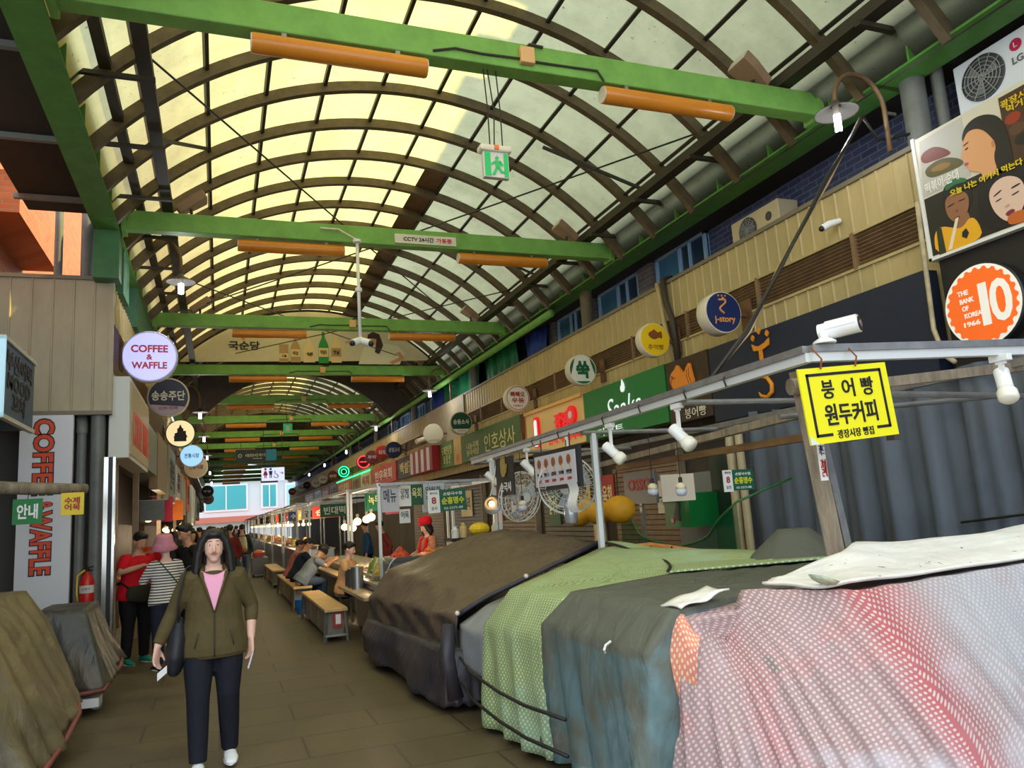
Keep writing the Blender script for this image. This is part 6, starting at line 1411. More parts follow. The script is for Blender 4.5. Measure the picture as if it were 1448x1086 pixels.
for n, (x, y, z) in enumerate(((2.4, 16.2, 1.52), (2.42, 15.3, 1.50), (2.4, 14.6, 1.62), (2.45, 13.9, 1.65), (2.42, 13.3, 1.68))): warm(x, y, z, orn[4-n]+' warm bulb from the red headscarf vendor in the lit cluster', 2.14, r=.075)
point(2.4, 14.6, 1.45, 34); point(2.5, 11.9, 1.85, 10)
t = thing('noodle_basket', 'lattice basket behind the first counter', 'basket', (3.3, 12.2, 0)); MB().lathe([(.22, .6), (.26, 1.15), (.25, 1.15), (.21, .62)], (3.2, 11.6, 0), None, 16).build('basket_body', mm('basket', srgb(150, 130, 90), .7, var=.4, scale=40), t, True); MB().bb(3.0, 3.4, 11.4, 11.8, 0, .6).build('basket_stand', mm('dark_cart', srgb(50, 54, 62)), t)
# items behind the dark cover
tag(MB().ball((3.35, 10.25, 1.42), (.15, .12, .09), 14, 8).build('yellow_bundle', mm('yb', srgb(240, 196, 30), .5, var=.2)), 'yellow bundle on the shelf beyond the dark brown cover', 'bundle')
t = thing('back_shelf', 'dark shelf with jars beyond the dark brown cover', 'shelf', (3.3, 10.2, 0)); MB().bb(2.9, 3.8, 10.08, 10.5, 1.28, 1.32).build('shelf_board', DARK, t)
for x in (2.95, 3.75): MB().bb(x-.02, x+.02, 10.1, 10.46, 0, 1.28).build('leg', STEEL, t)
for n, (x, h, c) in enumerate(((3.0, .16, srgb(220, 220, 210)), (3.12, .2, srgb(200, 170, 110)), (3.58, .18, srgb(216, 200, 170)))):
    tag(MB().lathe([(.05, 0), (.05, h*.7), (.03, h*.8), (.03, h)], (x, 10.25, 1.32), None, 14).build('jar', mat('jar_%d' % n, c, .3), smooth='auto'), ('white jar left of the yellow bundle', 'tan jar beside the white one', 'pale jar right of the yellow bundle')[n], 'jar')

# stalls deeper in the alley
cols = [F_RED, F_PNK, F_ORG, F_GRN, F_YEL, F_BRN]
y = 21.6; k = 0
sgn = [(srgb(20, 96, 60), '빈대떡'), (srgb(200, 60, 40), '순대'), (srgb(226, 226, 230), '김밥'), (srgb(226, 170, 50), '족발'), (srgb(40, 70, 140), '수제비'), (srgb(120, 40, 44), '육회')]
deep = 'second third fourth fifth sixth seventh eighth ninth'.split()
while y < 62:
    nm = deep[k] if k < len(deep) else 'last'
    x0 = 1.95-.02*k; L_ = 4.4
    counter(x0, x0+.95, y, y+L_, .95, nm+' steel counter beyond the grey shirted man', False)
    canopy(x0, x0+1.9, y+.1, y+L_, 2.18, nm+' canopy frame beyond the grey shirted man')
    for j in range(3): heap(x0+.3+.1*(j % 2), y+.7+1.4*j, .955, .24, .5, .25, cols[(k+j*2) % 6], 24, .05, ('near', 'middle', 'far')[j]+' food heap on the %s counter beyond the grey shirted man' % nm, 20+k*3+j)
    for j in range(3): warm(x0+.37, y+.6+1.6*j, 1.62, ('near', 'middle', 'far')[j]+' warm bulb over the %s counter beyond the grey shirted man' % nm, 2.18, r=.055)
    for j in range(2):
        c, s = sgn[(k*2+j) % 6]; yy = y+.8+2.0*j
        t = thing('hanging_notice', ('near', 'far')[j]+' menu plate over the %s counter beyond the grey shirted man' % nm, 'notice', (x0+1.0, yy, 1.8), 'menu plates deeper in the alley')
        MB().bb(x0+.7, x0+1.5, yy, yy+.02, 1.78, 2.14).build('sheet', mm('plate_%d' % ((k*2+j) % 6), c, .5), t); txt(s, frame((x0+1.1, yy-.004, 1.96), FRONT), .6, .22, WHITE if sum(c) < 1.4 else BLACK, t, .02)
    if k < 4: point(x0+.5, y+2, 1.5, 40)
    y += 5.2; k += 1
t = thing('produce_cart', 'small grey cart with a basin of yellow fruit at the end of the far benches', 'cart', (1.2, 27.6, 0)); MB().bb(1.0, 1.5, 27.3, 28.2, .08, .62).build('cart_body', mm('display_grey', srgb(96, 96, 100)), t); MB().lathe([(.15, .62), (.24, .78), (.2, .78)], (1.22, 27.5, 0), None, 16).build('basin', mm('basin_pink', srgb(196, 100, 110), .5), t)
MB().ball((1.22, 27.5, .78), (.18, .18, .1)).build('fruit', F_ORG, t, True)
for x, yy in ((1.05, 27.35), (1.45, 27.35)): MB().lathe([(.04, -.015), (.04, .015)], (x, yy, .045), RX, 10).build('caster', BLACK, t)

# ------------------------------------------------------------------ overhead signs
t = thing('toilet_sign', 'glowing white toilet direction sign hanging far down the alley', 'sign', (1.93, 31, 3.35)); MB().bb(1.51, 2.35, 30.94, 31.06, 3.34, 3.84).build('sign_box', lit('sign_white', srgb(190, 200, 236), .6), t)
TX, TZ, TY = 1.93, 3.6, 30.93
def picto(x, z, c, skirt):
    mb = MB().lathe([(.045, 0), (.045, .006)], (x, TY, z+.16), RX, 12); p = [(-.07, .09), (.07, .09), (.05, -.06), (-.05, -.06)] if not skirt else [(-.04, .09), (.04, .09), (.09, -.07), (-.09, -.07)]
    mb.prism(p, .006, frame((x, TY, z), FRONT)).prism([(-.04, -.06), (-.01, -.06), (-.01, -.18), (-.04, -.18)], .006, frame((x, TY, z), FRONT)).prism([(.01, -.06), (.04, -.06), (.04, -.18), (.01, -.18)], .006, frame((x, TY, z), FRONT)); mb.build('pictogram', c, t)
picto(1.65, TZ+.02, MAR, True); picto(1.84, TZ+.02, NAVY, False)
MB().tube([(2.0, TY, 3.72), (2.0, TY, 3.60), (2.07, TY, 3.58), (2.12, TY, 3.48)], .016, 6).tube([(2.04+.08*math.cos(a), TY, 3.52+.08*math.sin(a)) for a in [PI+k*PI/8 for k in range(9)]], .012, 6).build('wheelchair_mark', NAVY, t, True)
txt('→', frame((2.25, TY-.005, 3.62), FRONT), .12, .1, NAVY, t, .02)
for x in (1.6, 2.28): MB().tube([(x, 31, 3.84), (x, 31, 5.62)], .01, 5).build('hanger', CABLE, t)
t = thing('screen_sign', 'dark teal screen sign hanging across the far alley', 'sign', (1.6, 36.1, 4.6)); MB().bb(.68, 2.42, 36.1, 36.2, 4.5, 5.05).build('screen_case', mm('screen_case', srgb(14, 34, 38), .4), t)
MB().bb(1.96, 2.40, 36.09, 36.1, 4.53, 5.02).build('screen_panel', lit('teal_screen', srgb(20, 84, 96), .3), t); txt('서울광장시장 먹거리', frame((1.5, 36.085, 4.78), FRONT), .85, .14, WF, t); txt('KWANGJANG', frame((1.6, 36.085, 4.63), FRONT), .4, .06, WF, t)
MB().tube([(.86+.07*math.cos(a), 36.085, 4.77+.07*math.sin(a)) for a in [2*PI*q/14 for q in range(15)]], .012, 5).build('ring_mark', WF, t, True)
for x in (.9, 2.2): MB().tube([(x, 36.15, 5.05), (x, 36.15, 5.6)], .01, 5).build('hanger', CABLE, t)
t = thing('exit_sign', 'small green exit sign hanging under the fifth cross beam', 'sign', (2.1, 26.1, 4.7)); MB().bb(1.97, 2.25, 26.08, 26.14, 4.62, 4.92).build('sign_box', EXG, t); MB().bb(2.05, 2.17, 26.07, 26.08, 4.66, 4.86).build('doorway_mark', WF, t); MB().tube([(2.1, 26.1, 4.92), (2.05, 26.1, 5.6)], .01, 5).build('hanger', CABLE, t)

# ------------------------------------------------------------------ left shopfronts
lb = [(14.3, 16.2, mm('ribbed_grey', srgb(120, 124, 112), .4, .3, var=.3, stretch=(1, 20, 1)), 2.72, 3.5, None, 'grey striped metal sign after the COFFEE WAFFLE box'), (16.5, 19.3, mm('tan_grid', srgb(146, 120, 84), .5, var=.3, stretch=(1, 12, 12)), 2.5, 3.6, None, 'tan grid panel on the left shopfront'),
      (19.8, 23, mm('grey_olive', srgb(126, 126, 104), .5, var=.15), 2.4, 3.7, '한복', 'grey olive board on the left shopfront'), (23.6, 26, mm('paper_board', srgb(196, 190, 180), .5, var=.1), 2.6, 3.5, '김치\n반찬', 'pale board with dark lines on the left shopfront'),
      (26.6, 30, mm('striped_pale', srgb(150, 140, 124), .5, var=.3, stretch=(1, 1, 14)), 2.2, 3.4, None, 'pale striped awning board on the left shopfront'), (31, 34, mm('orange_pic', srgb(206, 96, 44)), 2.4, 3.6, '전통', 'orange board deep on the left shopfront'), (36, 42, mm('white_pic', srgb(220, 220, 224)), 1.9, 3.6, None, 'long pale panel deep on the left shopfront'), (43, 50, mm('cream_pic', srgb(200, 196, 150)), 2.2, 3.4, '시장', 'cream board deepest on the left shopfront')]
for y0, y1, m, z0, z1, s, l in lb:
    t = thing('signboard', l, 'sign', (-1.2, (y0+y1)/2, z0), 'boards along the left shopfront'); MB().bb(-1.275, -1.12, y0, y1, z0, z1).build('board', m, t)
    if s: txt(s, frame((-1.116, (y0+y1)/2, (z0+z1)/2), L_WALL), (y1-y0)*.6, (z1-z0)*.6, mm('soot', srgb(44, 40, 40)), t, .02)
for n, (y_, c, z0, z1, l) in enumerate(((20.4, srgb(190, 24, 70), 1.9, 2.5, 'magenta banner hanging in the left shopfront'), (26.2, srgb(230, 120, 30), 2.0, 2.6, 'orange banner hanging in the left shopfront'), (17.4, srgb(120, 124, 128), 1.9, 2.3, 'grey round-cornered panel hanging in the left shopfront'))):
    t = thing('hanging_banner', l, 'banner', (-1.3, y_, z0)); MB().bb(-1.5, -1.05, y_, y_+.03, z0, z1).build('banner_sheet', mat('banner_%d' % n, c, .6, var=.1), t); MB().bar((-1.55, y_+.015, z1+.01), (-1.0, y_+.015, z1+.01), .02, .02).build('banner_rod', STEEL, t); MB().tube([(-1.3, y_+.015, z1), (-1.3, y_+.015, 3.2)], .005, 4).build('cord', CABLE, t)
for n, (x, y_) in enumerate(((-1.28, 11.35), (-1.28, 14.2), (-1.28, 19.5), (-1.28, 26.3), (-1.28, 35), (-1.28, 42.5))):
    tag(MB().bb(x-.06, x+.03, y_, y_+.08, 0, 3.2).build('shop_post', mm('tan_post', srgb(150, 124, 98), .5, var=.2)), orn[n]+' tan door post from the corner along the left shopfront', 'post', 'door posts along the left shopfront', 'structure')
t = thing('shirt_display', 'pale blue shirt on display inside the left shop', 'shirt', (-1.8, 13.2, 1.0)); MB().loft([[Vector((-1.75+dx, 13.2+dy*.3, z)) for dx, dy in ((-.24*k, -.3), (-.1*k, -.4), (.1*k, -.4), (.24*k, -.3), (.22*k, .3), (-.22*k, .3))] for z, k in ((1.0, 1), (1.4, 1.05), (1.62, .85), (1.68, .35))]).build('shirt_body', mm('shirt_blue', srgb(120, 140, 168), .7), t); MB().bb(-1.95, -1.55, 13.0, 13.4, 0, 1.0).build('display_plinth', mm('dark_cart', srgb(50, 54, 62)), t)
MB().prism([(-.09, 0), (0, -.1), (.09, 0), (0, .05)], .02, frame((-1.75, 13.06, 1.64), FRONT)).build('collar', OFFW, t)
for n, (y0, y1) in enumerate(((16, 18.6), (20.2, 24), (27, 33), (36, 42))):
    t = thing('shop_shelf', orn[n]+' dim goods shelf from the corner inside the left shops', 'shelf', (-2, y0, 0), 'goods shelves inside the left shops'); MB().bb(-2.5, -1.7, y0, y1, .0, .75).build('shelf_base', mm('tan_post', srgb(150, 124, 98)), t); MB().bb(-2.55, -2.2, y0, y1, .75, 1.9).build('shelf_back', mm('shelf_brown', srgb(96, 70, 50), .6, var=.4, scale=4), t)
    for j in range(3): heap(-1.95, y0+.5+(y1-y0-1)*j/2, .755, .22, .4, .2, cols[(n+j) % 6], 16, .06, ('near', 'middle', 'far')[j]+' goods tray on the %s dim left shelf' % orn[n], 80+n*3+j, 'goods trays in the left shops')
for n, (x, y_, z) in enumerate(((-1.46, 18.8, 1.95), (-1.46, 24.5, 1.72), (-1.46, 25.4, 1.68), (-1.45, 29, 1.7), (-1.45, 30.5, 1.72), (-1.46, 34.6, 1.9), (-1.45, 38, 1.75), (-1.45, 46, 1.8))): warm(x, y_, z, orn[n]+' warm bulb from the corner along the left shops', 3.2, 'glowing warm bulbs along the left shops', .07)
point(-1.3, 18.8, 1.8, 16); point(-1.2, 25, 1.6, 22); point(-1.1, 38, 1.7, 30)
t = thing('fruit_basket', 'lattice basket of red fruit on a stand behind the pink hat', 'basket', (-1.15, 15.0, 0)); MB().lathe([(.16, 1.15), (.21, 1.34), (.19, 1.34), (.14, 1.17)], (-1.15, 15, 0), None, 16).build('basket_body', mm('basket', srgb(150, 130, 90)), t, True); MB().ball((-1.15, 15, 1.33), (.17, .17, .1)).build('fruit', F_RED, t, True); MB().bb(-1.32, -.98, 14.85, 15.15, 0, 1.15).build('basket_stand', mm('dark_cart', srgb(50, 54, 62)), t)

# ------------------------------------------------------------------ shopfronts of the right wall seen between the stalls
for n, (y0, y1, c) in enumerate(((12.6, 15.2, srgb(96, 92, 88)), (15.6, 18.6, srgb(120, 104, 84)), (19.2, 22.4, srgb(84, 88, 92)), (23, 27, srgb(110, 100, 92)))):
    t = thing('roller_shutter', ('first', 'second', 'third', 'fourth')[n]+' closed shutter on the right wall beyond the brown one', 'shutter', (6.4, y0, 0), 'closed shutters of the right wall'); mb = MB()
    for k in range(28): mb.bb(6.43, 6.47, y0, y1, .09*k, .09*k+.075)
    mb.build('shutter_slats', mat('shutter_paint_%d' % n, c, .5, .1, var=.2), t); MB().bb(6.36, 6.48, y0-.1, y0, 0, 2.6).build('shutter_rail', WOOD_G, t)
pst = [(10.2, 1.7, .7, .5, srgb(206, 200, 190), '식혜\n수정과', 'pale drinks poster left of the yellow lanterns'), (12.2, 1.8, .5, .7, srgb(170, 40, 40), '육회', 'red menu poster left of the yellow lanterns'), (13.2, 1.9, .6, .6, srgb(226, 190, 60), '빈대떡', 'yellow menu poster on the first grey shutter'), (14.6, 1.7, .6, .8, srgb(40, 90, 60), '칼국수', 'green menu poster on the first grey shutter'), (16.6, 1.9, .9, .6, srgb(220, 220, 224), '손만두', 'white menu poster on the tan shutter'), (18.0, 1.8, .6, .8, srgb(200, 90, 50), '족발', 'orange menu poster on the tan shutter'), (20.6, 1.9, 1.0, .7, srgb(216, 200, 150), '막걸리', 'cream menu poster on the third shutter')]
for n, (y_, z, w_, h_, c, s, l) in enumerate(pst):
    t = thing('wall_poster', l, 'poster', (6.4, y_, z-h_/2), 'menu posters on the right shutters'); MB().bb(6.39, 6.41, y_-w_/2, y_+w_/2, z-h_/2, z+h_/2).build('sheet', mat('poster_%d' % n, c, .5), t); MB().bb(6.41, 6.43, y_-.03, y_+.03, z-.05, z+.05).build('fixing', STEEL, t)
    txt(s, frame((6.386, y_, z), R_WALL), w_*.7, h_*.5, BLACK if sum(c) > .8 else PALE, t, .02)
t = thing('menu_stand', 'grey standing board with maroon letters behind the fans', 'sign', (5.4, 9.3, 0)); MB().bb(5.38, 5.42, 8.9, 9.75, 1.62, 2.05).build('board', mm('display_grey', srgb(96, 96, 100)), t); txt('OSSO', frame((5.376, 9.33, 1.88), R_WALL), .6, .16, MAR, t, .02); MB().bb(5.38, 5.42, 9.3, 9.36, 0, 1.62).build('pole', STEEL, t); MB().bb(5.2, 5.6, 9.1, 9.55, 0, .04).build('base', BLACK, t)
t = thing('yellow_board', 'tall yellow board leaning behind the nearest lantern', 'board', (5.0, 9.9, 0)); MB().bb(5.0, 5.03, 9.75, 10.05, 0, 1.5).build('board', mm('lantern_board', srgb(206, 160, 30), .5), t); MB().bb(4.995, 5.0, 9.8, 10.0, .9, 1.4).build('printed_panel', mm('pale_print', srgb(222, 214, 190)), t)
# ------------------------------------------------------------------ people
def rotx(p, a, c):
    """lean about the x axis through c (positive leans towards -y)"""
    q = Vector(p)-Vector(c); return Vector((q.x, q.y*math.cos(a)-q.z*math.sin(a), q.y*math.sin(a)+q.z*math.cos(a)))+Vector(c)
def remesh(o, v, it=3, fac=.5):
    r = o.modifiers.new('remesh', 'REMESH'); r.mode = 'VOXEL'; r.voxel_size = v; r.use_smooth_shade = True
    if it: s = o.modifiers.new('smooth', 'SMOOTH'); s.iterations = it; s.factor = fac
    return o
def hand(mb, w, d, n, s, k=1.0, curl=.5, fr=.0085):
    """palm and five separate fingers; w wrist, d hand direction, n palm normal, s thumb side"""
    d = Vector(d).normalized(); n = (Vector(n)-d*Vector(n).dot(d)).normalized(); t = d.cross(n).normalized()*s
    w = Vector(w)
    mb.eloft([w-d*.02*k, w+d*.03*k, w+d*.07*k, w+d*.092*k], [.026*k, .036*k, .041*k, .038*k], [.02*k, .016*k, .014*k, .011*k], lat=t, n=12)
    for i, (off, ln) in enumerate(((.03, .072), (.010, .082), (-.011, .076), (-.031, .060))):
        p = w+d*.088*k+t*off*k; pts = [p-d*.02*k, p]; a = curl*.35; dd = d
        for sgm in (.45, .32, .25):
            dd = (d*math.cos(a)+n*math.sin(a)).normalized(); p = p+dd*ln*sgm*k; pts.append(p); a += curl
        mb.tube(pts, [fr*1.1*k, fr*1.1*k, fr*k, fr*.95*k, fr*.8*k], 8)
    b = w+d*.028*k+t*.028*k; td = (d*.72+t*.62+n*.3).normalized(); td2 = (d*.9+t*.25+n*.45).normalized()
    mb.tube([b-td*.012*k, b+td*.034*k, b+td*.034*k+td2*.03*k, b+td*.034*k+td2*.052*k], [.013*k, .0115*k, .010*k, .008*k], 8)

def figure(label, loc, rz, H=1.7, lean=0, head_tilt=0, legs=None, arms=None, width=1.0, top=None, bottom=None, shoe=None, skin=SKIN, hair='short', hair_m=HAIR,
           sleeve=1.0, vox=.012, hem=.86, seated=False, group=None, top_name='shirt', face=True, arm_hand=None, pel=None, extras=None, leg_r=1.0, curl=.5):
    s = H/1.7; t = thing('person', label, 'person', (0, 0, 0), group)
    pz = pel if pel is not None else .93
    base = Vector((0, 0, pz))
    def U(p): return rotx(p, lean, base)*s               # upper body
    spine = [(0, 0, pz-.06), (0, 0, pz+.03), (0, -.005, pz+.14), (0, -.005, pz+.28), (0, .0, pz+.40), (0, .01, pz+.48)]
    sp = [U(p) for p in spine]
    neck0, neck1 = U((0, .012, pz+.49)), U((0, .0, pz+.58))
    hc = rotx(Vector((0, -.015, pz+.655)), lean+head_tilt, base+Vector((0, 0, .5)) if lean == 0 else rotx((0, 0, pz+.5), lean, base))*s if lean == 0 else (rotx((0, -.015, pz+.655), lean, base))*s
    ha = lean+head_tilt
    Hf = lambda p: hc+rotx(p, ha, (0, 0, 0))*s            # head frame, faces -y
    sh = {q: U((q*.152*width, .0, pz+.435)) for q in (-1, 1)}
    A = arms or {-1: ((-.25, .02, pz+.19), (-.26, -.05, pz-.06)), 1: ((.25, .02, pz+.19), (.26, -.05, pz-.06))}
    Lg = legs or {-1: ((-.10, -.01, .5), (-.10, .02, .08)), 1: ((.10, -.01, .5), (.10, .02, .08))}
    hip = {q: Vector((q*.092*width, 0, pz-.02))*s for q in (-1, 1)}
    a_ = {q: (Vector(A[q][0])*s, Vector(A[q][1])*s) for q in (-1, 1)}; l_ = {q: (Vector(Lg[q][0])*s, Vector(Lg[q][1])*s) for q in (-1, 1)}
    # ---- body
    b = MB(); w = width
    b.eloft(sp, [.155*w*s, .16*w*s, .135*w*s, .155*w*s, .14*w*s, .08*s], [.10*w*s, .105*w*s, .095*w*s, .11*w*s, .095*s, .06*s], n=16)
    b.tube([neck0-Vector((0, 0, .03)), neck1, hc], [.056*s, .05*s, .05*s], 12)
    b.ball(Hf((0, .012, .035)), (.076*s, .094*s, .085*s), 18, 12, Matrix.Rotation(ha, 4, 'X')); b.eloft([Hf((0, -.02, .02)), Hf((0, -.035, -.045)), Hf((0, -.045, -.085))], [.070*s, .062*s, .036*s], [.07*s, .055*s, .03*s], n=14)
    if face:
        b.eloft([Hf((0, -.082, .03)), Hf((0, -.100, -.012)), Hf((0, -.104, -.03))], [.007*s, .009*s, .0125*s], [.007*s, .010*s, .009*s], n=8)
        for q in (-1, 1): b.ball(Hf((q*.078, .015, .0)), (.012*s, .022*s, .034*s), 10, 8); b.ball(Hf((q*.03, -.074, .045)), (.024*s, .009*s, .006*s), 8, 6)
    for q in (-1, 1):
        e, wr = a_[q]
        b.tube([sh[q]+Vector((-q*.05*s, 0, 0)), sh[q], sh[q].lerp(e, .5), e, e.lerp(wr, .35), wr], [.06*s, .055*s*w, .047*s*w, .04*s, .041*s, .027*s], 12)
        hd = (arm_hand or {}).get(q, ((wr-e).normalized(), (-q*.9, -.3, 0), q*1))
        hand(b, wr, hd[0], hd[1], hd[2], s, curl)
        k, an = l_[q]
        b.tube([hip[q]+Vector((0, 0, .05*s)), hip[q], hip[q].lerp(k, .5), k, k.lerp(an, .35), an], [.1*s*w, .092*s*w, .075*s*w, .057*s, .058*s, .038*s], 14)
        b.eloft([an+Vector((0, .03, -.03))*s, an+Vector((0, -.05, -.045))*s, an+Vector((0, -.15, -.055))*s], [.033*s, .04*s, .038*s], [.03*s, .028*s, .018*s], n=10)
    remesh(b.build('body', skin, t), vox*.75 if face else vox, 1, .4)
    # ---- clothes
    c = MB(); z_h = hem
    tors = [(0, 0, z_h), (0, -.003, z_h+.05), (0, -.006, pz+.14), (0, -.006, pz+.28), (0, 0, pz+.40), (0, .01, pz+.475)]
    if seated: tors[0] = (0, .01, pz-.085); tors[1] = (0, .005, pz+.02)
    c.eloft([U(p) for p in tors], [.222*w*s, .224*w*s, .186*w*s, .177*w*s, .150*w*s, .078*s], [.152*w*s, .152*w*s, .130*w*s, .132*w*s, .108*w*s, .068*s], n=20, dome=False)
    for q in (-1, 1):
        e, wr = a_[q]; sl_ = sleeve[q] if isinstance(sleeve, dict) else sleeve; end = e.lerp(wr, sl_) if sl_ > 0 else sh[q].lerp(e, 1+sl_)
        pts = [sh[q]+Vector((-q*.06*s, 0, 0)), sh[q], sh[q].lerp(e, .5)]+([e, e.lerp(end, .6), end] if sl_ > 0 else [sh[q].lerp(e, .8), end])
        rr = [.07*s, .07*s*w, .062*s*w]+([.055*s, .052*s, .042*s] if sl_ > 0 else [.062*s, .064*s])
        c.tube(pts, rr, 12)
    o = remesh(c.build(top_name, top, t), vox*.9, 4)
    p = MB()
    p.eloft([U((0, 0, pz+.10)), U((0, 0, pz+.02)), Vector((0, 0, pz-.06))*s], [.150*w*s, .168*w*s, .172*w*s], [.115*w*s, .125*w*s, .125*w*s], n=18)
    for q in (-1, 1):
        k, an = l_[q]
        p.tube([hip[q]+Vector((0, 0, .04*s)), hip[q], hip[q].lerp(k, .5), k, k.lerp(an, .5), an+Vector((0, 0, .0))], [.104*s*w, .104*s*w*leg_r, .096*s*w*leg_r, .082*s*leg_r, .074*s*leg_r, .062*s*leg_r], 14)
    remesh(p.build('trousers', bottom, t), vox, 4)
    for q in (-1, 1):
        an = l_[q][1]; g = MB()
        g.eloft([an+Vector((q*.0, .045, -.045))*s, an+Vector((0, -.03, -.04))*s, an+Vector((q*.006, -.11, -.052))*s, an+Vector((q*.004, -.175, -.062))*s], [.038*s, .046*s, .05*s, .04*s], [.048*s, .048*s, .036*s, .022*s], n=14)
        o = remesh(g.build('shoe', shoe, t), max(vox*.6, .008), 2)
        h_ = MB().loft([[an+Vector((x*s, y_*s, z*s)) for x, y_ in [(.05*math.cos(a)*(1 if math.sin(a) > -.2 else .95), -.065+.13*math.sin(a)) for a in [2*PI*i/18 for i in range(18)]]] for z in (-.082, -.066)]).build('sole', mm('sole_white', srgb(230, 230, 226), .5), o)
    # ---- head details
    if face:
        for q in (-1, 1):
            e = MB().ball(Hf((q*.03, -.077, .018)), (.012*s, .006*s, .0052*s), 12, 8).build('eye', mm('eye_white', srgb(236, 232, 226), .3), t, True); MB().ball(Hf((q*.03, -.0815, .018)), (.005*s, .0025*s, .0048*s), 10, 6).build('iris', mm('iris', srgb(40, 26, 20), .2), e, True)
            MB().tube([Hf((q*.048, -.072, .043)), Hf((q*.03, -.084, .048)), Hf((q*.014, -.085, .045))], [.0015*s, .0026*s, .0022*s], 6).build('eyebrow', hair_m, t, True); MB().tube([Hf((q*.043, -.074, .020)), Hf((q*.03, -.083, .0245)), Hf((q*.017, -.083, .020))], [.0015*s, .003*s, .0015*s], 6).build('eyelid', skin, t, True)
        MB().eloft([Hf((-.022, -.084, -.048)), Hf((-.008, -.092, -.045)), Hf((0, -.093, -.047)), Hf((.008, -.092, -.045)), Hf((.022, -.084, -.048))], [.003*s, .006*s, .006*s, .006*s, .003*s], [.003*s, .007*s, .0075*s, .007*s, .003*s], lat=(0, 1, 0), n=8).build('lips', mm('lips', srgb(190, 100, 96), .4), t, True)
    if hair != 'none':
        h = MB()
        h.ball(Hf((0, .026, .056)), (.092*s, .100*s, .088*s), 18, 12); h.ball(Hf((0, -.02, .095)), (.078*s, .075*s, .042*s), 14, 10)
        if hair in ('long', 'bob'):
            ln = -.20 if hair == 'long' else -.12
            h.eloft([Hf((0, .05, .05)), Hf((0, .065, -.06)), Hf((0, .06, ln))], [.095*s, .10*s, .095*s], [.06*s, .055*s, .04*s], n=16)
            for q in (-1, 1): h.eloft([Hf((q*.05, -.045, .105)), Hf((q*.09, -.03, .04)), Hf((q*.112, -.015, -.05)), Hf((q*.126, -.01, ln+.01)), Hf((q*.11, -.02, ln-.04))], [.025*s, .03*s, .034*s, .034*s, .02*s], [.03*s, .04*s, .045*s, .04*s, .02*s], lat=(1, 0, 0), n=10)
        elif hair == 'bun': h.ball(Hf((0, .12, .05)), .045*s)
        remesh(h.build('hair', hair_m, t), vox*.8, 2)
    t['_'] = 0; del t['_']
    if extras: extras(t, Hf, U, s, a_, sh)
    t.location = loc; t.rotation_euler = (0, 0, rz)
    return t
def cloth(name, c, sc=10, b=.55, var=.1, rough=.8): return mat(name, c, rough, var=var, scale=sc, bump=b, bscale=8, spec=.2)
OLIVE = cloth('olive_jacket', srgb(88, 76, 48)); INK = cloth('ink_trousers', srgb(30, 32, 40)); JET = cloth('black_cloth', srgb(28, 26, 28)); REDC = cloth('red_tee', srgb(206, 24, 40)); GREYC = cloth('grey_tee', srgb(124, 132, 142)); NAVC = cloth('navy_cloth', srgb(38, 40, 56)); JEANS = cloth('denim', srgb(70, 84, 104)); BGE = cloth('beige_knit', srgb(216, 166, 120), 30)
SHOE_W = mat('white_shoe', srgb(236, 238, 242), .5, bump=.2, bscale=80); SHOE_D = mat('dark_shoe', srgb(40, 40, 44), .5)
SHOE_G = mat('teal_green_shoe', srgb(24, 130, 110), .5, var=.25, scale=30)
# striped shirt
def stripes():
    m = cloth('striped_tee', srgb(230, 226, 220)); nt = m.node_tree; p = nt.nodes['Principled BSDF']; L = nt.links.new
    tc = nt.nodes.new('ShaderNodeTexCoord'); sp = nt.nodes.new('ShaderNodeSeparateXYZ'); L(tc.outputs['Object'], sp.inputs[0]); mu = nt.nodes.new('ShaderNodeMath'); mu.operation = 'MULTIPLY'; mu.inputs[1].default_value = 30; L(sp.outputs[2], mu.inputs[0])
    f = nt.nodes.new('ShaderNodeMath'); f.operation = 'FRACT'; L(mu.outputs[0], f.inputs[0]); g = nt.nodes.new('ShaderNodeMath'); g.operation = 'GREATER_THAN'; g.inputs[1].default_value = .6; L(f.outputs[0], g.inputs[0])
    x = nt.nodes.new('ShaderNodeMix'); x.data_type = 'RGBA'; x.inputs[6].default_value = srgb(226, 220, 210)+(1,); x.inputs[7].default_value = srgb(52, 46, 60)+(1,); L(g.outputs[0], x.inputs[0]); L(x.outputs[2], p.inputs['Base Color']); return m
STRIPE = stripes()

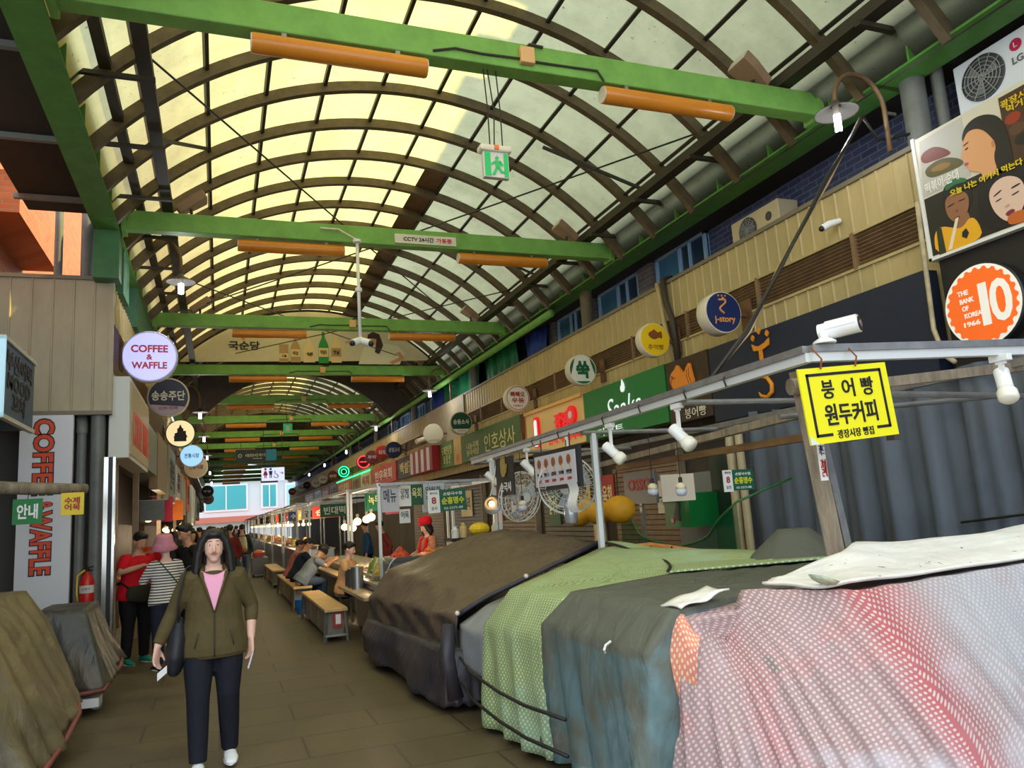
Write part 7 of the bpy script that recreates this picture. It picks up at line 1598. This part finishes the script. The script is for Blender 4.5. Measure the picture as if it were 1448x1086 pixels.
def woman_extras(t, Hf, U, s, a_, sh):
    PK = mm('pink_shirt', srgb(238, 164, 196), .7)
    # open neck of the jacket: pink shirt, collar edges, zip
    def chest(x, z, d):
        zs = (.78, .86, 1.07, 1.21, 1.33, 1.41); rs = (.163, .163, .141, .143, .116, .076)
        k = max(0, min(4, sum(z > q for q in zs)-1)); ry = rs[k]+(rs[k+1]-rs[k])*(z-zs[k])/(zs[k+1]-zs[k])
        y = -(ry+d)*math.sqrt(max(0, 1-(x/.24)**2))-.004
        return Vector((x, y, z))*s
    mb = MB(); rows = []
    for k in range(9):
        z = 1.13+.285*k/8; hw = .003+.085*(k/8)**1.1
        rows.append([chest(hw*(i/4-1), z-.035*(k/8)*(1-(i/4-1)**2), .010) for i in range(9)])
    o = mb.loft(rows, cap=False, closed=False).build('undershirt', PK, t, True); o.modifiers.new('solid', 'SOLIDIFY').thickness = -.012
    for q in (-1, 1):
        MB().tube([chest(0, 1.12, .016), chest(q*.05, 1.27, .018), chest(q*.088, 1.395, .018), Vector((q*.075, .03, 1.45))*s], [.007, .010, .016, .02], 8).build('collar', OLIVE, t, True)
        MB().tube([chest(q*.11, .98, .02)+Vector((0, 0, 0)), chest(q*.125, .92, .02), chest(q*.135, .87, .02)], .004, 6).build('pocket_seam', mm('dark_seam', srgb(50, 44, 30)), t, True)
        e, w = a_[q]; 
    MB().tube([chest(0, z, .012) for z in (.80, .88, .96, 1.04, 1.12)], .004, 6).build('zip', mm('dark_seam', srgb(50, 44, 30)), t, True)
    # waistband rib
    ring = lambda z, k: [Vector((.232*k*math.cos(a), .158*k*math.sin(a), z))*s for a in [2*PI*i/28 for i in range(28)]]
    MB().loft([ring(.785, .94), ring(.79, 1.0), ring(.835, 1.02), ring(.84, .98)], cap=False).build('waistband', OLIVE, t, True)
bagm = mat('dark_tote', srgb(34, 36, 42), .6, bump=.2, bscale=20)
w1 = figure('person walking toward the camera in an olive zip jacket, pink shirt and black trousers', (-.04, 6.18, 0), math.radians(2), 1.63, legs={-1: ((-.11, -.10, .51), (-.11, -.13, .085)), 1: ((.10, -.03, .52), (.115, .09, .10))},
            arms={-1: ((-.285, .03, 1.12), (-.385, -.03, .90)), 1: ((.275, .06, 1.12), (.265, -.03, .89))}, width=1.10, top=OLIVE, bottom=INK, shoe=SHOE_W, hair='long', sleeve={-1: .93, 1: .5}, vox=.0085, hem=.81, top_name='jacket', extras=woman_extras, leg_r=1.0,
            arm_hand={-1: ((-.08, -.15, -1), (.8, -.5, 0), -1), 1: ((-.04, -.2, -1), (-.8, -.4, 0), 1)}, curl=.45)
# things she carries
t = thing('shoulder_bag', 'dark tote bag hanging from the shoulder of the person in the olive jacket', 'bag', (-.27, 6.2, .8))
mb = MB(); mb.eloft([(-.30, 6.20, .70), (-.29, 6.19, .80), (-.275, 6.18, .92), (-.265, 6.18, 1.02)], [.055, .075, .065, .03], [.14, .17, .13, .05], n=16); remesh(mb.build('bag_body', bagm, t), .012, 3)
MB().loft([[Vector(p)+Vector((dx, dy, 0)) for dx, dy in ((-.006, -.02), (.006, -.02), (.006, .02), (-.006, .02))] for p in ((-.27, 6.15, 1.0), (-.275, 6.10, 1.15), (-.255, 6.09, 1.28), (-.225, 6.14, 1.385), (-.20, 6.2, 1.40), (-.22, 6.26, 1.36), (-.26, 6.26, 1.2), (-.27, 6.22, 1.0))]).build('strap', bagm, t, True)
tag(MB().loft([[Vector((-.40+.06*i/3, 6.03+.02*i/3, .70-.05*k/3+.015*i)) for i in range(4)] for k in range(4)], cap=False, closed=False).build('folded_paper', mm('paper', srgb(230, 232, 232)), smooth=True), 'white folded paper held by the person in the olive jacket', 'paper')
tag(MB().box((.205, 6.06, .71), (.012, .05, .11), Matrix.Rotation(.3, 4, 'Y')).build('phone', mm('phone_pale', srgb(206, 196, 216), .2), bevel=.004), 'pale phone held in the other hand of the olive jacket person', 'phone')

def red_extras(t, Hf, U, s, a_, sh):
    MB().bb(-.012, .012, -.128, -.1, .9, .95).build('apron_tie', JET, t)
# man in red, facing right and slightly towards the camera
r1 = figure('person in a red tee, black trousers and teal shoes holding a white cup', (-1.02, 11.5, 0), math.radians(38), 1.66, lean=.08, head_tilt=.35, arms={-1: ((-.30, -.10, 1.20), (-.08, -.30, 1.28)), 1: ((.26, -.10, 1.16), (.06, -.30, 1.12))}, width=1.22, top=REDC, bottom=JET, shoe=SHOE_G, skin=SKIN_T, sleeve=-.25, vox=.011, hem=.84, hair='short', top_name='tee_shirt', legs={-1: ((-.12, -.01, .5), (-.13, .02, .085)), 1: ((.12, -.01, .5), (.13, .02, .085))},
            arm_hand={-1: ((.6, -.6, -.2), (0, 0, -1), -1), 1: ((-.5, -.7, .1), (-.3, .2, .8), 1)}, curl=.7)
mz = Matrix.Translation((-1.02, 11.5, 0)) @ Matrix.Rotation(math.radians(38), 4, 'Z')
tag(MB().lathe([(.035, 0), (.052, .11), (.05, .11), (.033, .004)], mz @ Vector((.0, -.40, 1.10)), None, 18, cap=False).build('paper_cup', WHITE, smooth=True), 'white paper cup held by the person in the red tee', 'cup')
t = thing('waist_bag', 'dark olive cross-body bag worn by the person in the red tee', 'bag', mz @ Vector((-.05, -.2, .9))); mb = MB(); mb.eloft([mz @ Vector((-.19, -.16, .90)), mz @ Vector((-.02, -.21, .88)), mz @ Vector((.14, -.16, .90))], [.10, .12, .10], [.05, .055, .05], lat=(0, 0, 1), n=14); remesh(mb.build('bag_body', cloth('bag_olive', srgb(52, 50, 40)), t), .012, 3)
MB().tube([mz @ Vector(p) for p in ((-.19, -.13, .97), (-.23, 0, 1.05), (-.19, .13, 1.02), (.0, .16, 1.0), (.2, .12, 1.0), (.22, -.02, 1.0), (.15, -.14, .97))], .014, 6).build('strap', JET, t, True)
t = thing('hand_fan', 'red pleated hand fan held between the two people on the left', 'fan', mz @ Vector((.15, -.36, 1.3)))
rws = [[mz @ Vector((.08+r_*math.cos(a), -.36+.012*(j % 2), 1.25+r_*math.sin(a))) for j, a in enumerate([math.radians(20+i*6) for i in range(19)])] for r_ in (.03, .17)]
o = MB().loft(rws, cap=False, closed=False).build('fan_leaf', REDC, t); o.modifiers.new('solid', 'SOLIDIFY').thickness = .004
MB().tube([mz @ Vector((.08, -.36, 1.25)), mz @ Vector((.06, -.345, 1.18))], .008, 6).build('fan_handle', WOOD, t)
# striped woman with pink bucket hat, seen from behind
s1 = figure('person in a striped top and navy trousers seen from behind under a pink hat', (-.62, 10.75, 0), math.radians(205), 1.56, lean=.06, head_tilt=.25, arms={-1: ((-.25, -.06, 1.16), (-.12, -.28, 1.14)), 1: ((.27, -.10, 1.16), (.13, -.32, 1.18))}, width=1.05, top=STRIPE, bottom=NAVC, shoe=SHOE_D, hair='none', sleeve=.95, vox=.011, hem=.84, top_name='striped_top')
ms = Matrix.Translation((-.62, 10.75, 0)) @ Matrix.Rotation(math.radians(205), 4, 'Z')
HATP = cloth('pink_hat_cloth', srgb(206, 134, 148))
t = thing('bucket_hat', 'pink bucket hat on the person in the striped top', 'hat', ms @ Vector((0, -.06, 1.5)))
MB().lathe([(.155, -.055), (.16, -.05), (.115, .02), (.108, .03), (.10, .10), (.085, .125), (.0, .13)], ms @ Vector((0, -.075, 1.50)), Matrix.Rotation(.25, 4, 'X'), 24, cap=False).build('hat_body', HATP, t, True)
t = thing('crossbody_strap', 'green strap across the back of the striped top', 'strap', ms @ Vector((0, .15, 1.2)))
MB().loft([[ms @ (Vector(p)+Vector((dx, 0, dz))) for dx, dz in ((-.016, -.012), (.016, .012), (.014, .016), (-.018, -.008))] for p in ((.155, .02, 1.335), (.12, .105, 1.29), (.02, .145, 1.15), (-.10, .14, 1.0), (-.18, .09, .88))]).build('strap_band', cloth('strap_green', srgb(30, 70, 44)), t, True)
# man in black behind them
b1 = figure('person in a black coat with short hair leaning in behind the pink hat', (-.36, 11.75, 0), math.radians(-58), 1.74, lean=.12, head_tilt=.3, width=1.15, top=JET, bottom=JET, shoe=SHOE_D, skin=SKIN_T, sleeve=.95, vox=.012, hem=.72, top_name='coat')
# seated people at the stalls, facing the counter (+x)
seat_legs = {-1: ((-.12, -.40, .50), (-.13, -.34, .09)), 1: ((.12, -.40, .50), (.13, -.30, .09))}
g1 = figure('person in a grey tee and dark cap bent over a bowl on the second bench', (1.52, 15.95, 0), math.radians(98), 1.70, lean=.62, head_tilt=.2, legs=seat_legs, pel=.56, seated=True, arms={-1: ((-.28, -.40, .80), (-.1, -.62, .90)), 1: ((.28, -.40, .80), (.08, -.62, .90))}, width=1.1, top=GREYC, bottom=JEANS, shoe=SHOE_D, skin=SKIN_T, sleeve=-.2, vox=.012, hair='short', top_name='tee_shirt')
d1 = figure('person in a dark tee seated on the second bench beyond the grey tee', (1.52, 17.2, 0), math.radians(92), 1.74, lean=.35, head_tilt=.2, legs=seat_legs, pel=.56, seated=True, arms={-1: ((-.28, -.25, .84), (-.1, -.52, .88)), 1: ((.28, -.25, .84), (.1, -.52, .88))}, width=1.15, top=NAVC, bottom=JET, shoe=SHOE_D, skin=SKIN_T, sleeve=-.2, vox=.013, top_name='tee_shirt')
d2 = figure('person in a rose shirt seated beyond the dark tee on the second bench', (1.5, 18.4, 0), math.radians(95), 1.66, lean=.3, head_tilt=.15, legs=seat_legs, pel=.56, seated=True, arms={-1: ((-.28, -.25, .84), (-.1, -.5, .88)), 1: ((.28, -.25, .84), (.1, -.5, .88))}, top=cloth('rose_shirt', srgb(170, 100, 100)), bottom=JET, shoe=SHOE_D, skin=SKIN_T, sleeve=.9, vox=.014, top_name='shirt')
t = thing('stool', 'round stool under the person in the beige knit', 'stool', (1.95, 13.3, 0)); MB().lathe([(.16, .42), (.17, .45), (.16, .47)], (1.95, 13.3, 0), None, 20).build('seat', mm('tan_post', srgb(150, 124, 98)), t)
for a in range(4): MB().bar((1.95+.1*math.cos(a*PI/2+.7), 13.3+.1*math.sin(a*PI/2+.7), .42), (1.95+.15*math.cos(a*PI/2+.7), 13.3+.15*math.sin(a*PI/2+.7), 0), .025, .025).build('leg', STEEL, t)
k1 = figure('person in a beige knit with tied black hair seated at the first counter', (1.95, 13.3, 0), math.radians(58), 1.62, lean=.14, head_tilt=.12, legs=seat_legs, pel=.58, seated=True, arms={-1: ((-.26, -.14, .84), (-.1, -.36, .84)), 1: ((.26, -.14, .84), (.1, -.36, .84))}, width=1.08, top=BGE, bottom=JET, shoe=SHOE_D, hair='bun', sleeve=.95, vox=.012, top_name='knit_top')
v1 = figure('person in a red headscarf and patterned red vest working behind the first counter', (3.25, 12.55, 0), math.radians(-75), 1.58, lean=.12, head_tilt=.25, width=1.08, top=cloth('patterned_vest', srgb(176, 120, 96), 60, var=.6), bottom=JET, shoe=SHOE_D, hair='bob', sleeve=.9, vox=.012, top_name='blouse', arms={-1: ((-.26, -.1, 1.14), (-.15, -.35, 1.06)), 1: ((.26, -.1, 1.14), (.12, -.35, 1.06))},
            extras=lambda t, Hf, U, s, a_, sh: [MB().tube([U((q*.08, .05, 1.42)), U((q*.10, -.09, 1.36)), U((q*.09, -.15, 1.2)), U((q*.08, -.14, 1.0))], .03, 8).build('red_trim', REDC, t, True) for q in (-1, 1)])
mv = Matrix.Translation((3.25, 12.55, 0)) @ Matrix.Rotation(math.radians(-75), 4, 'Z')
t = thing('headscarf', 'red headscarf on the vendor behind the first counter', 'headscarf', mv @ Vector((0, -.1, 1.52)))
MB().lathe([(.105, -.03), (.112, 0), (.116, .05), (.10, .09), (.05, .11), (.0, .112)], mv @ Vector((0, -.085, 1.53)), Matrix.Rotation(math.radians(-75), 4, 'Z') @ Matrix.Rotation(.2, 4, 'X'), 22, cap=False).build('scarf_wrap', REDC, t, True)
tag(MB().lathe([(.10, -.02), (.102, .02), (.085, .07), (.0, .10)], Matrix.Translation((1.52, 15.95, 0)) @ Matrix.Rotation(math.radians(98), 4, 'Z') @ Vector((0, -.41, 1.075)), Matrix.Rotation(math.radians(98), 4, 'Z') @ Matrix.Rotation(.7, 4, 'X'), 20, cap=False).build('dark_cap', JET, smooth=True), 'dark cap on the person in the grey tee', 'cap')
v2 = figure('person in dark red working behind the second counter under the bulbs', (3.4, 17, 0), math.radians(-80), 1.6, lean=.2, head_tilt=.2, top=cloth('dark_red', srgb(96, 36, 36)), bottom=JET, shoe=SHOE_D, vox=.018, sleeve=.9, face=False, skin=SKIN_T)
v3 = figure('person in blue working at the far end of the second counter', (3.4, 19.2, 0), math.radians(-100), 1.6, lean=.1, head_tilt=.2, top=cloth('work_blue', srgb(40, 70, 110)), bottom=JET, shoe=SHOE_D, vox=.018, sleeve=.9, face=False, skin=SKIN_T)

# ---- the crowd further in: three builds, copied
walk = {-1: ((-.10, -.12, .50), (-.10, -.20, .085)), 1: ((.10, .0, .50), (.10, .22, .12))}
cA = figure('person walking away in a dark green top with a pale backpack', (.62, 24.2, 0), math.radians(182), 1.72, legs=walk, top=cloth('dark_green', srgb(28, 44, 44)), bottom=JEANS, shoe=SHOE_D, skin=SKIN_T, vox=.018, sleeve=.9, face=False, group='people in the crowd deeper in the alley')
t = thing('backpack', 'pale woven backpack on the person in the dark green top', 'bag', (.62, 24.02, 1.1)); mb = MB(); mb.eloft([(.62, 24.0, .98), (.62, 23.98, 1.15), (.62, 24.0, 1.34)], [.13, .15, .11], [.07, .09, .06], n=14); remesh(mb.build('bag_body', cloth('pale_pack', srgb(170, 160, 130)), t), .02, 2); MB().ball((.68, 23.94, 1.0), (.08, .05, .07)).build('front_pocket', cloth('pack_ochre', srgb(176, 110, 50)), t, True)
cB = figure('person standing in the crowd in black with long hair', (.05, 16.8, 0), math.radians(150), 1.64, top=JET, bottom=JET, shoe=SHOE_D, skin=SKIN_T, hair='long', vox=.018, sleeve=.9, face=False, group='people in the crowd deeper in the alley')
cC = figure('person facing the camera in the crowd in a grey shirt', (-.2, 19.5, 0), math.radians(10), 1.7, legs=walk, top=GREYC, bottom=NAVC, shoe=SHOE_D, skin=SKIN_T, vox=.02, sleeve=-.2, face=True, group='people in the crowd deeper in the alley')
tops = [cloth('crowd_%d' % i, c) for i, c in enumerate((srgb(40, 40, 46), srgb(150, 140, 130), srgb(120, 44, 44), srgb(200, 196, 190), srgb(54, 66, 90), srgb(180, 140, 60), srgb(64, 84, 66), srgb(90, 60, 50)))]
crowd = [(-.75, 15.2, 200, 'B', 0, 'black cardigan'), (-.55, 18.1, 20, 'B', 1, 'pale brown top'), (.25, 21.3, 170, 'A', 2, 'wine red top'), (-.7, 22.5, 30, 'C', 3, 'white top'), (-.15, 23.4, 190, 'B', 4, 'slate blue top'), (.2, 27.5, 5, 'C', 5, 'ochre top'), (-.6, 27.0, 200, 'A', 0, 'black top'), (.75, 30.0, 175, 'B', 6, 'moss green top'),
         (-.2, 30.5, 15, 'A', 7, 'brown top'), (.3, 33.5, 185, 'C', 0, 'charcoal top'), (-.6, 35, 20, 'B', 1, 'tan top'), (.7, 37, 190, 'A', 4, 'blue top'), (.1, 40, 0, 'C', 2, 'dark red top'), (.8, 44, 180, 'B', 3, 'pale top'), (-.3, 46, 20, 'A', 0, 'near black top'), (.4, 51, 170, 'C', 5, 'yellow ochre top'), (-.1, 58, 10, 'A', 1, 'grey brown top'), (.7, 60, 190, 'B', 6, 'green grey top')]
src = {'A': cA, 'B': cB, 'C': cC}
for n, (x, y_, a, k, c, l) in enumerate(crowd):
    o = copy_tree(src[k], (x, y_, 0), math.radians(a), 'person in a %s in the crowd, %s down the alley' % (l, ('about fifteen metres', 'about twenty metres', 'about twenty five metres', 'about thirty metres', 'about thirty five metres', 'about forty metres', 'about fifty metres', 'near the far end')[min(7, max(0, int((y_-12.5)/5)))]))
    recolour(o, 'shirt', tops[c])
